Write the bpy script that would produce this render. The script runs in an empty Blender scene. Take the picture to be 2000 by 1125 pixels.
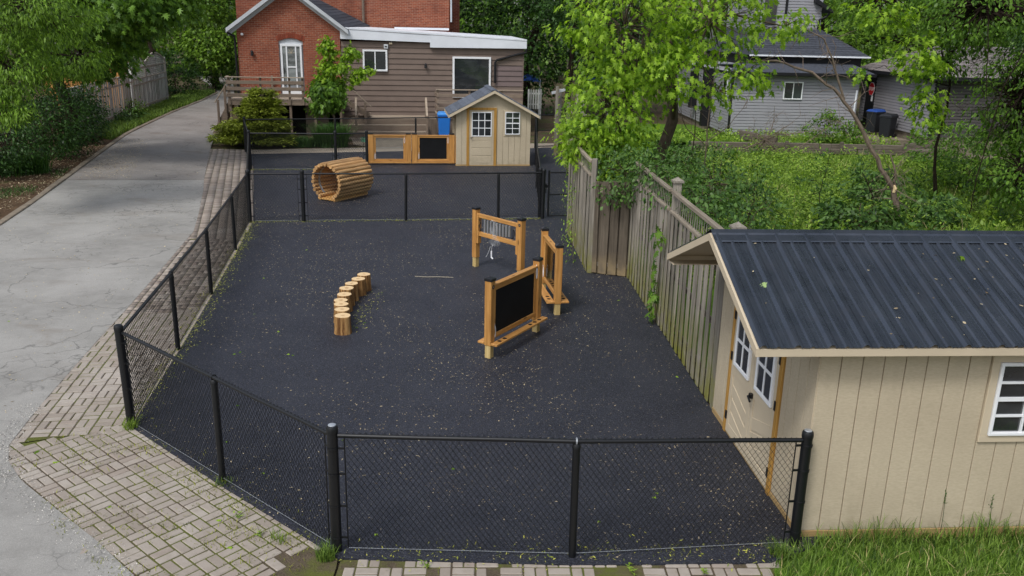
import bpy, bmesh, math, random
import numpy as np
from mathutils import Vector, Matrix

random.seed(7)
RNG = np.random.default_rng(7)
sc = bpy.context.scene
COL = sc.collection
R = math.radians

# ------------------------------------------------------------------ camera
PITCH, ROLL, CAM_H = R(16.83), R(1.28), 4.62
cam_d = bpy.data.cameras.new('camera')
cam = bpy.data.objects.new('camera', cam_d)
COL.objects.link(cam)
_f = Vector((0, math.cos(PITCH), -math.sin(PITCH)))
_u0 = Vector((0, math.sin(PITCH), math.cos(PITCH)))
_r0 = Vector((1, 0, 0))
_r = _r0 * math.cos(ROLL) + _u0 * math.sin(ROLL)
_u = -_r0 * math.sin(ROLL) + _u0 * math.cos(ROLL)
cam.matrix_world = Matrix(((_r.x, _u.x, -_f.x, 0), (_r.y, _u.y, -_f.y, 0), (_r.z, _u.z, -_f.z, CAM_H), (0, 0, 0, 1)))
cam_d.sensor_width = 36
cam_d.lens = 36 * 1690 / 2000
cam_d.clip_end = 1000
sc.camera = cam

# ------------------------------------------------------------------ sky, sun, exposure (bright overcast)
SUN_EL, SUN_AZ = R(54), R(214)           # compass angle from +Y, clockwise
world = bpy.data.worlds.new('World')
sc.world = world
world.use_nodes = True
wn = world.node_tree.nodes
sky = wn.new('ShaderNodeTexSky')
sky.sky_type = 'NISHITA'
sky.sun_disc = False
sky.sun_elevation = SUN_EL
sky.sun_rotation = SUN_AZ
sky.air_density = 1.0
sky.dust_density = 3.0
sky.ozone_density = 1.0
hsv = wn.new('ShaderNodeHueSaturation')          # thin even cloud: the sky's blue is washed out
hsv.inputs['Saturation'].default_value = 0.55
world.node_tree.links.new(sky.outputs[0], hsv.inputs['Color'])
world.node_tree.links.new(hsv.outputs[0], wn['Background'].inputs[0])
wn['Background'].inputs[1].default_value = 0.15
sun_d = bpy.data.lights.new('sun', 'SUN')
sun_d.energy = 1.5
sun_d.angle = R(12)
sun_d.color = (1.0, 0.99, 0.97)
sun = bpy.data.objects.new('sun', sun_d)
COL.objects.link(sun)
_sd = Vector((math.sin(SUN_AZ) * math.cos(SUN_EL), math.cos(SUN_AZ) * math.cos(SUN_EL), math.sin(SUN_EL)))
sun.rotation_euler = _sd.to_track_quat('Z', 'Y').to_euler()
sun.location = (0, 0, 30)
sc.view_settings.view_transform = 'Standard'
sc.view_settings.look = 'None'
sc.view_settings.exposure = 0.20
sc.view_settings.gamma = 1.0
sc.view_settings.use_curve_mapping = False
sc.render.engine = 'CYCLES'
sc.cycles.max_bounces = 8
sc.cycles.transparent_max_bounces = 16
sc.cycles.use_denoising = True

# ------------------------------------------------------------------ colour and material helpers
def S(r, g, b, k=1.0):
    def l(v):
        v /= 255.0
        return v / 12.92 if v <= 0.04045 else ((v + 0.055) / 1.055) ** 2.4
    return (l(r) * k, l(g) * k, l(b) * k, 1.0)

class NT:
    def __init__(s, name):
        s.m = bpy.data.materials.new(name)
        s.m.use_nodes = True
        s.t = s.m.node_tree
        s.n = s.t.nodes
        s.b = s.n['Principled BSDF']
        s.out = s.n['Material Output']
    def new(s, typ, **kw):
        n = s.n.new(typ)
        for k, v in kw.items():
            setattr(n, k, v)
        return n
    def link(s, a, b):
        s.t.links.new(a, b)
    def pos(s, scale=(1, 1, 1), space='world', rnd=0.0):
        if space == 'world':
            o = s.new('ShaderNodeNewGeometry').outputs['Position']
        else:
            o = s.new('ShaderNodeTexCoord').outputs['Object']
        if rnd:
            oi = s.new('ShaderNodeObjectInfo')
            mm = s.new('ShaderNodeMath', operation='MULTIPLY')
            s.link(oi.outputs['Random'], mm.inputs[0]); mm.inputs[1].default_value = rnd
            va = s.new('ShaderNodeVectorMath', operation='ADD')
            s.link(o, va.inputs[0]); s.link(mm.outputs[0], va.inputs[1])
            o = va.outputs[0]
        mp = s.new('ShaderNodeMapping')
        mp.inputs['Scale'].default_value = scale
        s.link(o, mp.inputs['Vector'])
        return mp.outputs['Vector']
    def noise(s, vec, scale=5, detail=4, rough=0.55, dist=0.0):
        n = s.new('ShaderNodeTexNoise')
        n.inputs['Scale'].default_value = scale
        n.inputs['Detail'].default_value = detail
        n.inputs['Roughness'].default_value = rough
        n.inputs['Distortion'].default_value = dist
        s.link(vec, n.inputs['Vector'])
        return n.outputs['Fac']
    def ramp(s, fac, stops):
        r = s.new('ShaderNodeValToRGB')
        e = r.color_ramp.elements
        while len(e) < len(stops):
            e.new(0.5)
        for i, (p, c) in enumerate(stops):
            e[i].position = p
            e[i].color = c if len(c) == 4 else (*c, 1)
        s.link(fac, r.inputs['Fac'])
        return r.outputs['Color']
    def mix(s, fac, a, b, mode='MIX'):
        m = s.new('ShaderNodeMix', data_type='RGBA', blend_type=mode)
        for sock, v in ((m.inputs[0], fac), (m.inputs[6], a), (m.inputs[7], b)):
            if hasattr(v, 'is_linked') or isinstance(v, bpy.types.NodeSocket):
                s.link(v, sock)
            else:
                sock.default_value = v
        return m.outputs[2]
    def math(s, op, a, b=0.0):
        m = s.new('ShaderNodeMath', operation=op)
        for sock, v in ((m.inputs[0], a), (m.inputs[1], b)):
            if isinstance(v, bpy.types.NodeSocket):
                s.link(v, sock)
            else:
                sock.default_value = v
        return m.outputs[0]
    def mapr(s, v, a, b, c=0.0, d=1.0):
        m = s.new('ShaderNodeMapRange')
        s.link(v, m.inputs[0])
        for i, x in enumerate((a, b, c, d)):
            m.inputs[i + 1].default_value = x
        return m.outputs[0]
    def objrand(s):
        return s.new('ShaderNodeObjectInfo').outputs['Random']
    def bump(s, h, strength=0.3, dist=0.01):
        b = s.new('ShaderNodeBump')
        b.inputs['Strength'].default_value = strength
        b.inputs['Distance'].default_value = dist
        s.link(h, b.inputs['Height'])
        s.link(b.outputs[0], s.b.inputs['Normal'])
    def col(s, c):
        if isinstance(c, bpy.types.NodeSocket):
            s.link(c, s.b.inputs['Base Color'])
        else:
            s.b.inputs['Base Color'].default_value = c
    def fin(s, rough=0.7, spec=0.3, metal=0.0):
        if isinstance(rough, bpy.types.NodeSocket):
            s.link(rough, s.b.inputs['Roughness'])
        else:
            s.b.inputs['Roughness'].default_value = rough
        s.b.inputs['Specular IOR Level'].default_value = spec
        s.b.inputs['Metallic'].default_value = metal
        return s.m

def scale_c(c, k):
    return (c[0] * k, c[1] * k, c[2] * k, 1)

def plain(name, c, rough=0.7, var=0.12, scale=3.0, spec=0.3, bump=0.0, bscale=80, metal=0.0, rnd=0.0):
    m = NT(name)
    v = m.pos()
    n = m.noise(v, scale, 5)
    cc = m.ramp(n, [(0.3, scale_c(c, 1 - var)), (0.7, scale_c(c, 1 + var))])
    if rnd:
        k = m.mapr(m.objrand(), 0, 1, 1 - rnd, 1 + rnd)
        cmb = m.new('ShaderNodeCombineColor')
        for i in range(3):
            m.link(k, cmb.inputs[i])
        cc = m.mix(1.0, cc, cmb.outputs[0], 'MULTIPLY')
    m.col(cc)
    if bump:
        m.bump(m.noise(v, bscale, 3), bump, 0.004)
    return m.fin(rough, spec, metal)

def wood(name, c1, c2, axis='z', space='obj', rough=0.65, rnd=0.18, grain=1.0, spec=0.25, moss=None, knots=False):
    m = NT(name)
    st = {'x': (1.5, 30, 30), 'y': (30, 1.5, 30), 'z': (30, 30, 1.5)}[axis]
    v = m.pos(tuple(a * grain for a in st), space, rnd=17.0)
    n = m.noise(v, 1.0, 6, 0.62, 0.3)
    cc = m.ramp(n, [(0.28, c1), (0.72, c2)])
    w = m.pos()
    blot = m.noise(w, 2.3, 4)
    cc = m.mix(m.mapr(blot, 0.45, 0.75, 0, 0.35), cc, scale_c(c1, 0.75))
    k = m.mapr(m.objrand(), 0, 1, 1 - rnd, 1 + rnd)
    cmb = m.new('ShaderNodeCombineColor')
    for i in range(3):
        m.link(k, cmb.inputs[i])
    cc = m.mix(1.0, cc, cmb.outputs[0], 'MULTIPLY')
    if knots:
        vo = m.new('ShaderNodeTexVoronoi')
        kv = m.pos({'x': (2.2, 7, 7), 'y': (7, 2.2, 7), 'z': (7, 7, 2.2)}[axis], space, rnd=11.0)
        m.link(kv, vo.inputs['Vector'])
        vo.inputs['Scale'].default_value = 1.0
        cc = m.mix(m.mapr(vo.outputs['Distance'], 0.07, 0.15, 0.8, 0), cc, scale_c(c1, 0.28))
    if moss:
        z = m.new('ShaderNodeSeparateXYZ')
        m.link(w, z.inputs[0])
        mm = m.mapr(z.outputs[2], 0.0, moss[1], 1, 0)
        mm = m.math('MULTIPLY', mm, m.mapr(m.noise(w, 3.0, 5), 0.33, 0.58, 0, 1.0))
        cc = m.mix(mm, cc, moss[0])
    m.col(cc)
    m.bump(n, 0.25, 0.004)
    return m.fin(rough, spec)

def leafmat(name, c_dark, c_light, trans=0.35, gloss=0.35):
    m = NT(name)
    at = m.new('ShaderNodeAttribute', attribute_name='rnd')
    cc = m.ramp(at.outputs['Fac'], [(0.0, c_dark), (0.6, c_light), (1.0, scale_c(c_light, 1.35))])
    m.col(cc)
    m.b.inputs['Roughness'].default_value = 0.45
    m.b.inputs['Specular IOR Level'].default_value = gloss
    tr = m.new('ShaderNodeBsdfTranslucent')
    m.link(m.mix(1.0, cc, (1.0, 1.05, 0.45, 1), 'MULTIPLY'), tr.inputs['Color'])
    mx = m.new('ShaderNodeMixShader')
    mx.inputs[0].default_value = trans
    m.link(m.b.outputs[0], mx.inputs[1])
    m.link(tr.outputs[0], mx.inputs[2])
    m.link(mx.outputs[0], m.out.inputs['Surface'])
    return m.m

def glass(name, c=(0.012, 0.014, 0.016, 1), rough=0.06):
    m = NT(name)
    v = m.pos()
    k = m.mapr(m.objrand(), 0, 1, 0.0, 1.0)
    cc = m.mix(k, c, scale_c(c, 3.2))
    cc = m.mix(m.mapr(m.noise(m.pos((1, 1, 2.5)), 2.2, 4), 0.45, 0.7, 0, 0.6), cc, (c[0] * 4 + 0.012, c[1] * 4 + 0.010, c[2] * 4 + 0.006, 1))
    m.col(cc)
    m.b.inputs['Coat Weight'].default_value = 1.0
    m.b.inputs['Coat Roughness'].default_value = 0.03
    m.bump(m.noise(v, 2.0, 2), 0.03, 0.02)
    return m.fin(rough, 0.8)

M = {}

# ------------------------------------------------------------------ mesh helpers
class MB:
    def __init__(s):
        s.v, s.f = [], []
    def add(s, vs, fs):
        o = len(s.v)
        s.v.extend([tuple(p) for p in vs])
        s.f.extend([tuple(i + o for i in f) for f in fs])
        return s
    def box(s, x0, x1, y0, y1, z0, z1):
        return s.add([(x0, y0, z0), (x1, y0, z0), (x1, y1, z0), (x0, y1, z0), (x0, y0, z1), (x1, y0, z1), (x1, y1, z1), (x0, y1, z1)],
                     [(0, 3, 2, 1), (4, 5, 6, 7), (0, 1, 5, 4), (1, 2, 6, 5), (2, 3, 7, 6), (3, 0, 4, 7)])
    def bar(s, p, q, w, h, up=(0, 0, 1)):
        p, q, up = Vector(p), Vector(q), Vector(up)
        d = (q - p).normalized()
        a = d.cross(up)
        if a.length < 1e-5:
            a = d.cross(Vector((0, 1, 0)))
        a.normalize()
        b = a.cross(d).normalized()
        a, b = a * w / 2, b * h / 2
        vs = []
        for c in (p, q):
            vs += [c - a - b, c + a - b, c + a + b, c - a + b]
        return s.add(vs, [(0, 1, 2, 3)[::-1], (4, 5, 6, 7), (0, 1, 5, 4), (1, 2, 6, 5), (2, 3, 7, 6), (3, 0, 4, 7)])
    def tube(s, pts, rad, n=8, cap=True):
        pts = [Vector(p) for p in pts]
        if not hasattr(rad, '__len__'):
            rad = [rad] * len(pts)
        vs, fs = [], []
        ref = None
        for i, p in enumerate(pts):
            d = (pts[min(i + 1, len(pts) - 1)] - pts[max(i - 1, 0)])
            d = d.normalized() if d.length > 1e-9 else Vector((0, 0, 1))
            if ref is None:
                ref = Vector((1, 0, 0)) if abs(d.x) < 0.9 else Vector((0, 1, 0))
            a = (ref - d * ref.dot(d))
            if a.length < 1e-6:
                a = d.orthogonal()
            a.normalize()
            ref = a
            b = d.cross(a)
            for k in range(n):
                t = 2 * math.pi * k / n
                vs.append(p + (a * math.cos(t) + b * math.sin(t)) * rad[i])
        for i in range(len(pts) - 1):
            for k in range(n):
                k2 = (k + 1) % n
                fs.append((i * n + k, i * n + k2, (i + 1) * n + k2, (i + 1) * n + k))
        if cap:
            fs.append(tuple(range(n))[::-1])
            fs.append(tuple(range((len(pts) - 1) * n, len(pts) * n)))
        return s.add(vs, fs)
    def lathe(s, c, prof, n=16):
        vs, fs = [], []
        for r, z in prof:
            for k in range(n):
                t = 2 * math.pi * k / n
                vs.append((c[0] + r * math.cos(t), c[1] + r * math.sin(t), c[2] + z))
        for i in range(len(prof) - 1):
            for k in range(n):
                k2 = (k + 1) % n
                fs.append((i * n + k, i * n + k2, (i + 1) * n + k2, (i + 1) * n + k))
        fs.append(tuple(range(n))[::-1])
        fs.append(tuple(range((len(prof) - 1) * n, len(prof) * n)))
        return s.add(vs, fs)
    def prism(s, poly, z0, z1):
        n = len(poly)
        vs = [(x, y, z0) for x, y in poly] + [(x, y, z1) for x, y in poly]
        fs = [tuple(range(n))[::-1], tuple(range(n, 2 * n))] + [(i, (i + 1) % n, n + (i + 1) % n, n + i) for i in range(n)]
        return s.add(vs, fs)
    def extr(s, poly, d):
        """polygon of 3-D points thickened by vector d"""
        n = len(poly)
        d = Vector(d)
        vs = [Vector(p) for p in poly] + [Vector(p) + d for p in poly]
        fs = [tuple(range(n)), tuple(range(n, 2 * n))[::-1]] + [(i, n + i, n + (i + 1) % n, (i + 1) % n) for i in range(n)]
        return s.add(vs, fs)
    def mesh(s, name, mat, bevel=0.0, smooth=False):
        me = bpy.data.meshes.new(name)
        me.from_pydata(s.v, [], s.f)
        bm = bmesh.new()
        bm.from_mesh(me)
        bmesh.ops.recalc_face_normals(bm, faces=bm.faces)
        if bevel:
            ed = [e for e in bm.edges if len(e.link_faces) == 2 and e.calc_face_angle(0) > 0.6]
            bmesh.ops.bevel(bm, geom=ed, offset=bevel, segments=1, affect='EDGES', clamp_overlap=True)
        bm.to_mesh(me)
        bm.free()
        if smooth:
            me.polygons.foreach_set('use_smooth', [True] * len(me.polygons))
            try:
                me.set_sharp_from_angle(angle=R(40))
            except Exception:
                pass
        if mat:
            me.materials.append(mat)
        return me
    def build(s, name, mat, parent=None, bevel=0.0, smooth=False, loc=(0, 0, 0), rotz=0.0):
        return link(name, s.mesh(name, mat, bevel, smooth), parent, loc, rotz)

def link(name, me, parent=None, loc=(0, 0, 0), rotz=0.0, rot=None, scale=None):
    o = bpy.data.objects.new(name, me)
    COL.objects.link(o)
    o.location = loc
    o.rotation_euler = rot if rot else (0, 0, rotz)
    if scale:
        o.scale = scale
    if parent:
        o.parent = parent
    return o

def thing(name, label, cat, loc=(0, 0, 0), rotz=0.0, group=None):
    o = bpy.data.objects.new(name, None)
    COL.objects.link(o)
    o.location = loc
    o.rotation_euler = (0, 0, rotz)
    o.empty_display_size = 0.2
    return tag(o, label, cat, group)

def tag(o, label, cat, group=None, kind=None):
    o['label'] = label
    o['category'] = cat
    if group:
        o['group'] = group
    if kind:
        o['kind'] = kind
    return o

def stuff(o):
    o['kind'] = 'stuff'
    return o

def struct(o, label=None):
    o['kind'] = 'structure'
    if label:
        o['label'] = label
    return o

def arr_mesh(name, V, faces_per, nface_loops, mat, rnd=None, smooth=False):
    """V (n,3); faces_per: flat loop vertex indices; nface_loops: loops in every face"""
    me = bpy.data.meshes.new(name)
    V = np.ascontiguousarray(V, dtype=np.float32)
    me.vertices.add(len(V))
    me.vertices.foreach_set('co', V.ravel())
    L = np.ascontiguousarray(faces_per, dtype=np.int32)
    T = np.ascontiguousarray(nface_loops, dtype=np.int32)
    me.loops.add(len(L))
    me.loops.foreach_set('vertex_index', L)
    st = np.concatenate([[0], np.cumsum(T)[:-1]]).astype(np.int32)
    me.polygons.add(len(T))
    me.polygons.foreach_set('loop_start', st)
    me.update(calc_edges=True)
    if smooth:
        me.polygons.foreach_set('use_smooth', [True] * len(T))
    if rnd is not None:
        a = me.attributes.new('rnd', 'FLOAT', 'POINT')
        a.data.foreach_set('value', np.ascontiguousarray(rnd, dtype=np.float32))
    me.materials.append(mat)
    return me

def unit(a):
    return a / np.maximum(np.linalg.norm(a, axis=-1, keepdims=True), 1e-9)

# leaf outlines: x across, y along, z out of the blade
_ml = [(0.0, 0.0), (0.14, -0.06), (0.40, -0.06), (0.20, 0.12), (0.62, 0.34), (0.34, 0.36), (0.20, 0.40), (0.36, 0.78), (0.13, 0.62), (0.0, 1.05)]
_mo = _ml + [(-x, y) for x, y in _ml[-2:0:-1]]
TM_MAPLE = ([(x, y, -0.22 * abs(x) - 0.12 * y * y) for x, y in _mo], [tuple(range(10)), (0,) + tuple(range(9, 18))])
TM_OVAL = ([(0, 0, 0), (0.26, 0.3, -0.06), (0.24, 0.68, -0.08), (0, 1, -0.12), (-0.24, 0.68, -0.08), (-0.26, 0.3, -0.06)], [(0, 1, 2, 3), (0, 3, 4, 5)])
TM_LANCE = ([(0, 0, 0), (0.15, 0.4, -0.04), (0, 1, -0.14), (-0.15, 0.4, -0.04)], [(0, 1, 2), (0, 2, 3)])
TM_FAR = ([(0, 0, 0), (0.42, 0.42, -0.08), (0.12, 0.55, 0), (0, 1, -0.1), (-0.14, 0.6, 0), (-0.42, 0.45, -0.08)], [(0, 1, 2, 3), (0, 3, 4, 5)])
TM_NEEDLE = ([(0, 0, 0), (0.10, 0.25, 0.0), (0.22, 0.55, -0.03), (0.04, 0.6, 0), (0.0, 1, -0.10), (-0.05, 0.6, 0), (-0.22, 0.5, -0.03), (-0.10, 0.25, 0)], [(0, 1, 2, 3, 4), (0, 4, 5, 6, 7)])

def leaves(name, pos, tip, nrm, size, tm, mat, rnd):
    tv = np.array(tm[0], float)
    t = unit(tip)
    n = unit(nrm - t * np.sum(nrm * t, -1, keepdims=True))
    l = np.cross(t, n)
    N, k = len(pos), len(tv)
    vr = np.random.default_rng(N * 7 + 1)
    wx = vr.uniform(0.62, 1.08, (N, 1, 1))          # no two leaves alike: width and curl vary
    wz = vr.uniform(0.2, 2.4, (N, 1, 1))
    V = pos[:, None] + size[:, None, None] * (tv[None, :, 0:1] * wx * l[:, None] + tv[None, :, 1:2] * t[:, None] + tv[None, :, 2:3] * wz * n[:, None])
    loops = np.concatenate([np.array(f) for f in tm[1]])
    tot = np.array([len(f) for f in tm[1]])
    L = (loops[None] + (np.arange(N) * k)[:, None]).ravel()
    T = np.tile(tot, N)
    return arr_mesh(name, V.reshape(-1, 3), L, T, mat, np.repeat(rnd, k))

def inpoly(px, py, poly):
    px, py = np.asarray(px), np.asarray(py)
    c = np.zeros(px.shape, bool)
    n = len(poly)
    for i in range(n):
        x0, y0 = poly[i]
        x1, y1 = poly[i - 1]
        m = ((y0 > py) != (y1 > py)) & (px < (x1 - x0) * (py - y0) / (y1 - y0 + 1e-12) + x0)
        c ^= m
    return c

def scatter_poly(poly, n, rng):
    P = np.array(poly)
    lo, hi = P.min(0), P.max(0)
    q = rng.uniform(lo, hi, (n * 4, 2))
    q = q[inpoly(q[:, 0], q[:, 1], poly)][:n]
    return q

def blades(name, xy, z0, h, lean, w, mat, rng, rnd=None):
    """grass blades: 3 joints, bent over"""
    N = len(xy)
    a = rng.uniform(0, 2 * np.pi, N)
    d = np.stack([np.cos(a), np.sin(a), np.zeros(N)], -1)
    s = np.stack([-np.sin(a), np.cos(a), np.zeros(N)], -1)
    base = np.concatenate([xy, np.full((N, 1), z0) if np.isscalar(z0) else z0[:, None]], -1)
    le = (h * lean)[:, None]
    hh = h[:, None] * np.array([[0, 0, 1.0]])
    ww = w[:, None]
    V = np.stack([base - s * ww, base + s * ww,
                  base + hh * 0.5 + d * le * 0.25 - s * ww * 0.8, base + hh * 0.5 + d * le * 0.25 + s * ww * 0.8,
                  base + hh * 0.85 + d * le * 0.65 - s * ww * 0.45, base + hh * 0.85 + d * le * 0.65 + s * ww * 0.45,
                  base + hh * 0.97 + d * le], 1)
    loops = np.array([0, 1, 3, 2, 2, 3, 5, 4, 4, 5, 6])
    T = np.tile([4, 4, 3], N)
    L = (loops[None] + (np.arange(N) * 7)[:, None]).ravel()
    if rnd is None:
        rnd = rng.uniform(0, 1, N)
    return arr_mesh(name, V.reshape(-1, 3), L, T, mat, np.repeat(rnd, 7))

def limb(p0, p1, r0, r1, rng, n=5, wob=0.08, sag=0.0):
    p0, p1 = np.array(p0, float), np.array(p1, float)
    L = np.linalg.norm(p1 - p0)
    pts, rad = [], []
    for i in range(n + 1):
        t = i / n
        p = p0 + (p1 - p0) * t
        if 0 < i < n:
            p = p + rng.normal(0, wob * L / n * 1.5, 3)
        p[2] += sag * L * math.sin(math.pi * t)
        pts.append(p)
        rad.append(r0 + (r1 - r0) * t)
    return pts, rad

def tree(name, label, cat, base, top, r0, blobs, lm, bark, tm, size, cl_r=0.3, seed=1, group=None, droop=0.5, twigs=0.5, flat=0.6, single=0, trunk=True, pname='trunk'):
    """blobs: (x,y,z,rx,ry,rz,clusters,leaves per cluster) in world metres"""
    rng = np.random.default_rng(seed)
    base = np.array(base, float)
    t = thing(name, label, cat, tuple(base), 0, group)
    top = np.array(top, float) - base
    tb = MB()
    if trunk:
        tp, tr = limb((0, 0, -0.05), top, r0, r0 * 0.35, rng, 7, 0.10)
        tr[0] *= 1.35
        tb.tube(tp, tr, 9)
    P, O = [], []
    for (x, y, z, rx, ry, rz, nc, nl) in blobs:
        c = np.array((x, y, z)) - base
        if trunk:
            k = min(len(tp) - 1, max(2, int(len(tp) * (0.35 + 0.5 * rng.random()))))
            q, rr = limb(tp[k], c, tr[k] * 0.55, tr[k] * 0.16, rng, 5, 0.12, 0.06)
            tb.tube(q, rr, 6)
        d = unit(rng.normal(0, 1, (nc, 3)))
        rad = 0.45 + 0.55 * np.sqrt(rng.random(nc))
        cc = c + d * rad[:, None] * np.array((rx, ry, rz))
        cc[:, 2] = np.maximum(cc[:, 2], 0.05 - base[2])
        for i in range(nc):
            if rng.random() < twigs:
                s0 = c + d[i] * np.array((rx, ry, rz)) * 0.12
                q, rr = limb(s0, cc[i], max(0.008, r0 * 0.09), 0.004, rng, 3, 0.2)
                tb.tube(q, rr, 4, False)
        m = np.maximum(3, rng.poisson(nl, nc))
        idx = np.repeat(np.arange(nc), m)
        pp = cc[idx] + rng.normal(0, 1, (len(idx), 3)) * np.array((cl_r, cl_r, cl_r * flat))
        P.append(pp)
        O.append(unit(d[idx] * np.array((1, 1, 0.4))))
    P, O = np.concatenate(P), np.concatenate(O)
    keep = P[:, 2] > 0.02 - base[2]
    P, O = P[keep], O[keep]
    N = len(P)
    tip = O * 0.7 + rng.normal(0, 0.5, (N, 3)) + np.array((0, 0, -droop))
    nrm = O * 0.45 + rng.normal(0, 0.42, (N, 3)) + np.array((0, 0, 0.9))
    sz = size * rng.uniform(0.45, 1.25, N)
    rnd = rng.random(N)
    if len(tb.v):
        tb.build(pname, bark, t, smooth=True)
    if single:
        W = P + base
        dist = np.linalg.norm(W - np.array((0, 0, 4.62)), axis=1)
        vis = np.argsort(dist)[:single]
        mask = np.ones(N, bool)
        mask[vis] = False
        for i in vis:
            me = leaves('leaf', P[i:i + 1], tip[i:i + 1], nrm[i:i + 1], sz[i:i + 1], tm, lm, rnd[i:i + 1])
            link('leaf', me, t)
        P, tip, nrm, sz, rnd = P[mask], tip[mask], nrm[mask], sz[mask], rnd[mask]
    stuff(link('crown', leaves('crown', P, tip, nrm, sz, tm, lm, rnd), t))
    return t

# ------------------------------------------------------------------ materials
def mk_asphalt(name, c0, c1, crack=0.5, stain=None):
    m = NT(name)
    v = m.pos()
    big = m.noise(v, 0.55, 5, 0.6)
    mid = m.noise(v, 4.0, 6, 0.65)
    fine = m.noise(v, 90, 3, 0.6)
    cc = m.ramp(big, [(0.3, c0), (0.7, c1)])
    cc = m.mix(m.mapr(mid, 0.35, 0.7, 0, 0.45), cc, scale_c(c1, 1.08))
    cc = m.mix(m.mapr(fine, 0.42, 0.62, 0.32, 0), cc, scale_c(c0, 0.6))
    # worn patches that follow their own outline
    pv = m.pos((0.55, 1.2, 1))
    pat = m.noise(pv, 0.9, 6, 0.62, 0.6)
    cc = m.mix(m.mapr(pat, 0.57, 0.68, 0, 0.42), cc, stain or scale_c(c0, 0.72))
    # crack network in patches
    wv = m.new('ShaderNodeVectorMath', operation='ADD')
    nz = m.new('ShaderNodeTexNoise')
    nz.inputs['Scale'].default_value = 1.6
    nz.inputs['Detail'].default_value = 5
    m.link(v, nz.inputs['Vector'])
    sc_ = m.new('ShaderNodeVectorMath', operation='SCALE')
    sc_.inputs['Scale'].default_value = 0.9
    m.link(nz.outputs['Color'], sc_.inputs[0])
    m.link(v, wv.inputs[0]); m.link(sc_.outputs[0], wv.inputs[1])
    vo = m.new('ShaderNodeTexVoronoi', feature='DISTANCE_TO_EDGE')
    vo.inputs['Scale'].default_value = 0.42
    m.link(wv.outputs[0], vo.inputs['Vector'])
    vo2 = m.new('ShaderNodeTexVoronoi', feature='DISTANCE_TO_EDGE')
    vo2.inputs['Scale'].default_value = 2.3
    m.link(wv.outputs[0], vo2.inputs['Vector'])
    cr = m.math('MULTIPLY', m.mapr(vo.outputs['Distance'], 0.0, 0.010, 1, 0), m.mapr(m.noise(v, 0.22, 2), 0.5, 0.58, 0, 1))
    area = m.mapr(m.noise(v, 0.30, 4, 0.6), 0.50, 0.60, 0, 1)
    cr2 = m.math('MULTIPLY', m.mapr(vo2.outputs['Distance'], 0.0, 0.032, 1, 0), area)
    crk = m.math('MULTIPLY', m.math('MAXIMUM', m.math('MULTIPLY', cr, 0.75), cr2), crack)
    cc = m.mix(crk, cc, (0.02, 0.019, 0.018, 1))
    m.col(cc)
    m.bump(m.math('SUBTRACT', fine, crk), 0.35, 0.006)
    return m.fin(m.mapr(big, 0.3, 0.7, 0.62, 0.9), 0.25)

M['asphalt'] = mk_asphalt('pale_asphalt', S(132, 130, 125), S(166, 164, 159), 0.6, S(122, 114, 104))
M['asphalt_old'] = mk_asphalt('old_asphalt', S(118, 112, 107), S(150, 146, 141), 0.7, S(112, 96, 82))
M['asphalt_dark'] = plain('loose_grit', S(105, 104, 104), 0.9, 0.35, 30, 0.1)

def mk_rubber():
    m = NT('crumb_rubber')
    v = m.pos()
    g1 = m.noise(v, 62, 3, 0.75)
    g2 = m.noise(v, 1.3, 5, 0.6)
    cc = m.ramp(g1, [(0.34, S(13, 14, 18)), (0.5, S(33, 35, 43)), (0.70, S(74, 77, 89))])
    cc = m.mix(m.mapr(g2, 0.35, 0.7, 0.0, 0.35), cc, S(58, 60, 68))
    wh = m.noise(m.pos((1, 1, 1)), 85, 1, 0.5)
    cc = m.mix(m.mapr(wh, 0.70, 0.735, 0, 0.7), cc, S(150, 146, 135))
    m.col(cc)
    m.bump(g1, 0.6, 0.006)
    return m.fin(0.58, 0.32)
M['rubber'] = mk_rubber()

def mk_soil(name, a, b, g=None, gt=(0.5, 0.62)):
    m = NT(name)
    v = m.pos()
    n = m.noise(v, 2.2, 8, 0.68)
    f = m.noise(v, 55, 4, 0.65)
    cc = m.ramp(n, [(0.3, a), (0.7, b)])
    cc = m.mix(m.mapr(f, 0.45, 0.7, 0, 0.5), cc, scale_c(b, 1.5))
    if g:
        cc = m.mix(m.mapr(m.noise(v, 0.9, 6, 0.7), gt[0], gt[1], 0, 0.9), cc, g)
    m.col(cc)
    m.bump(f, 0.6, 0.02)
    return m.fin(0.95, 0.1)
M['soil'] = mk_soil('soil', S(62, 52, 42), S(92, 80, 64), S(62, 80, 34))
M['joint'] = mk_soil('joint_soil', S(70, 61, 51), S(98, 88, 74), S(92, 98, 46), (0.45, 0.55))
M['mulch'] = mk_soil('leaf_mulch', S(58, 44, 34), S(98, 80, 62), S(70, 84, 40), (0.58, 0.68))
M['gardensoil'] = mk_soil('garden_soil', S(60, 82, 28), S(96, 132, 42))

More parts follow.
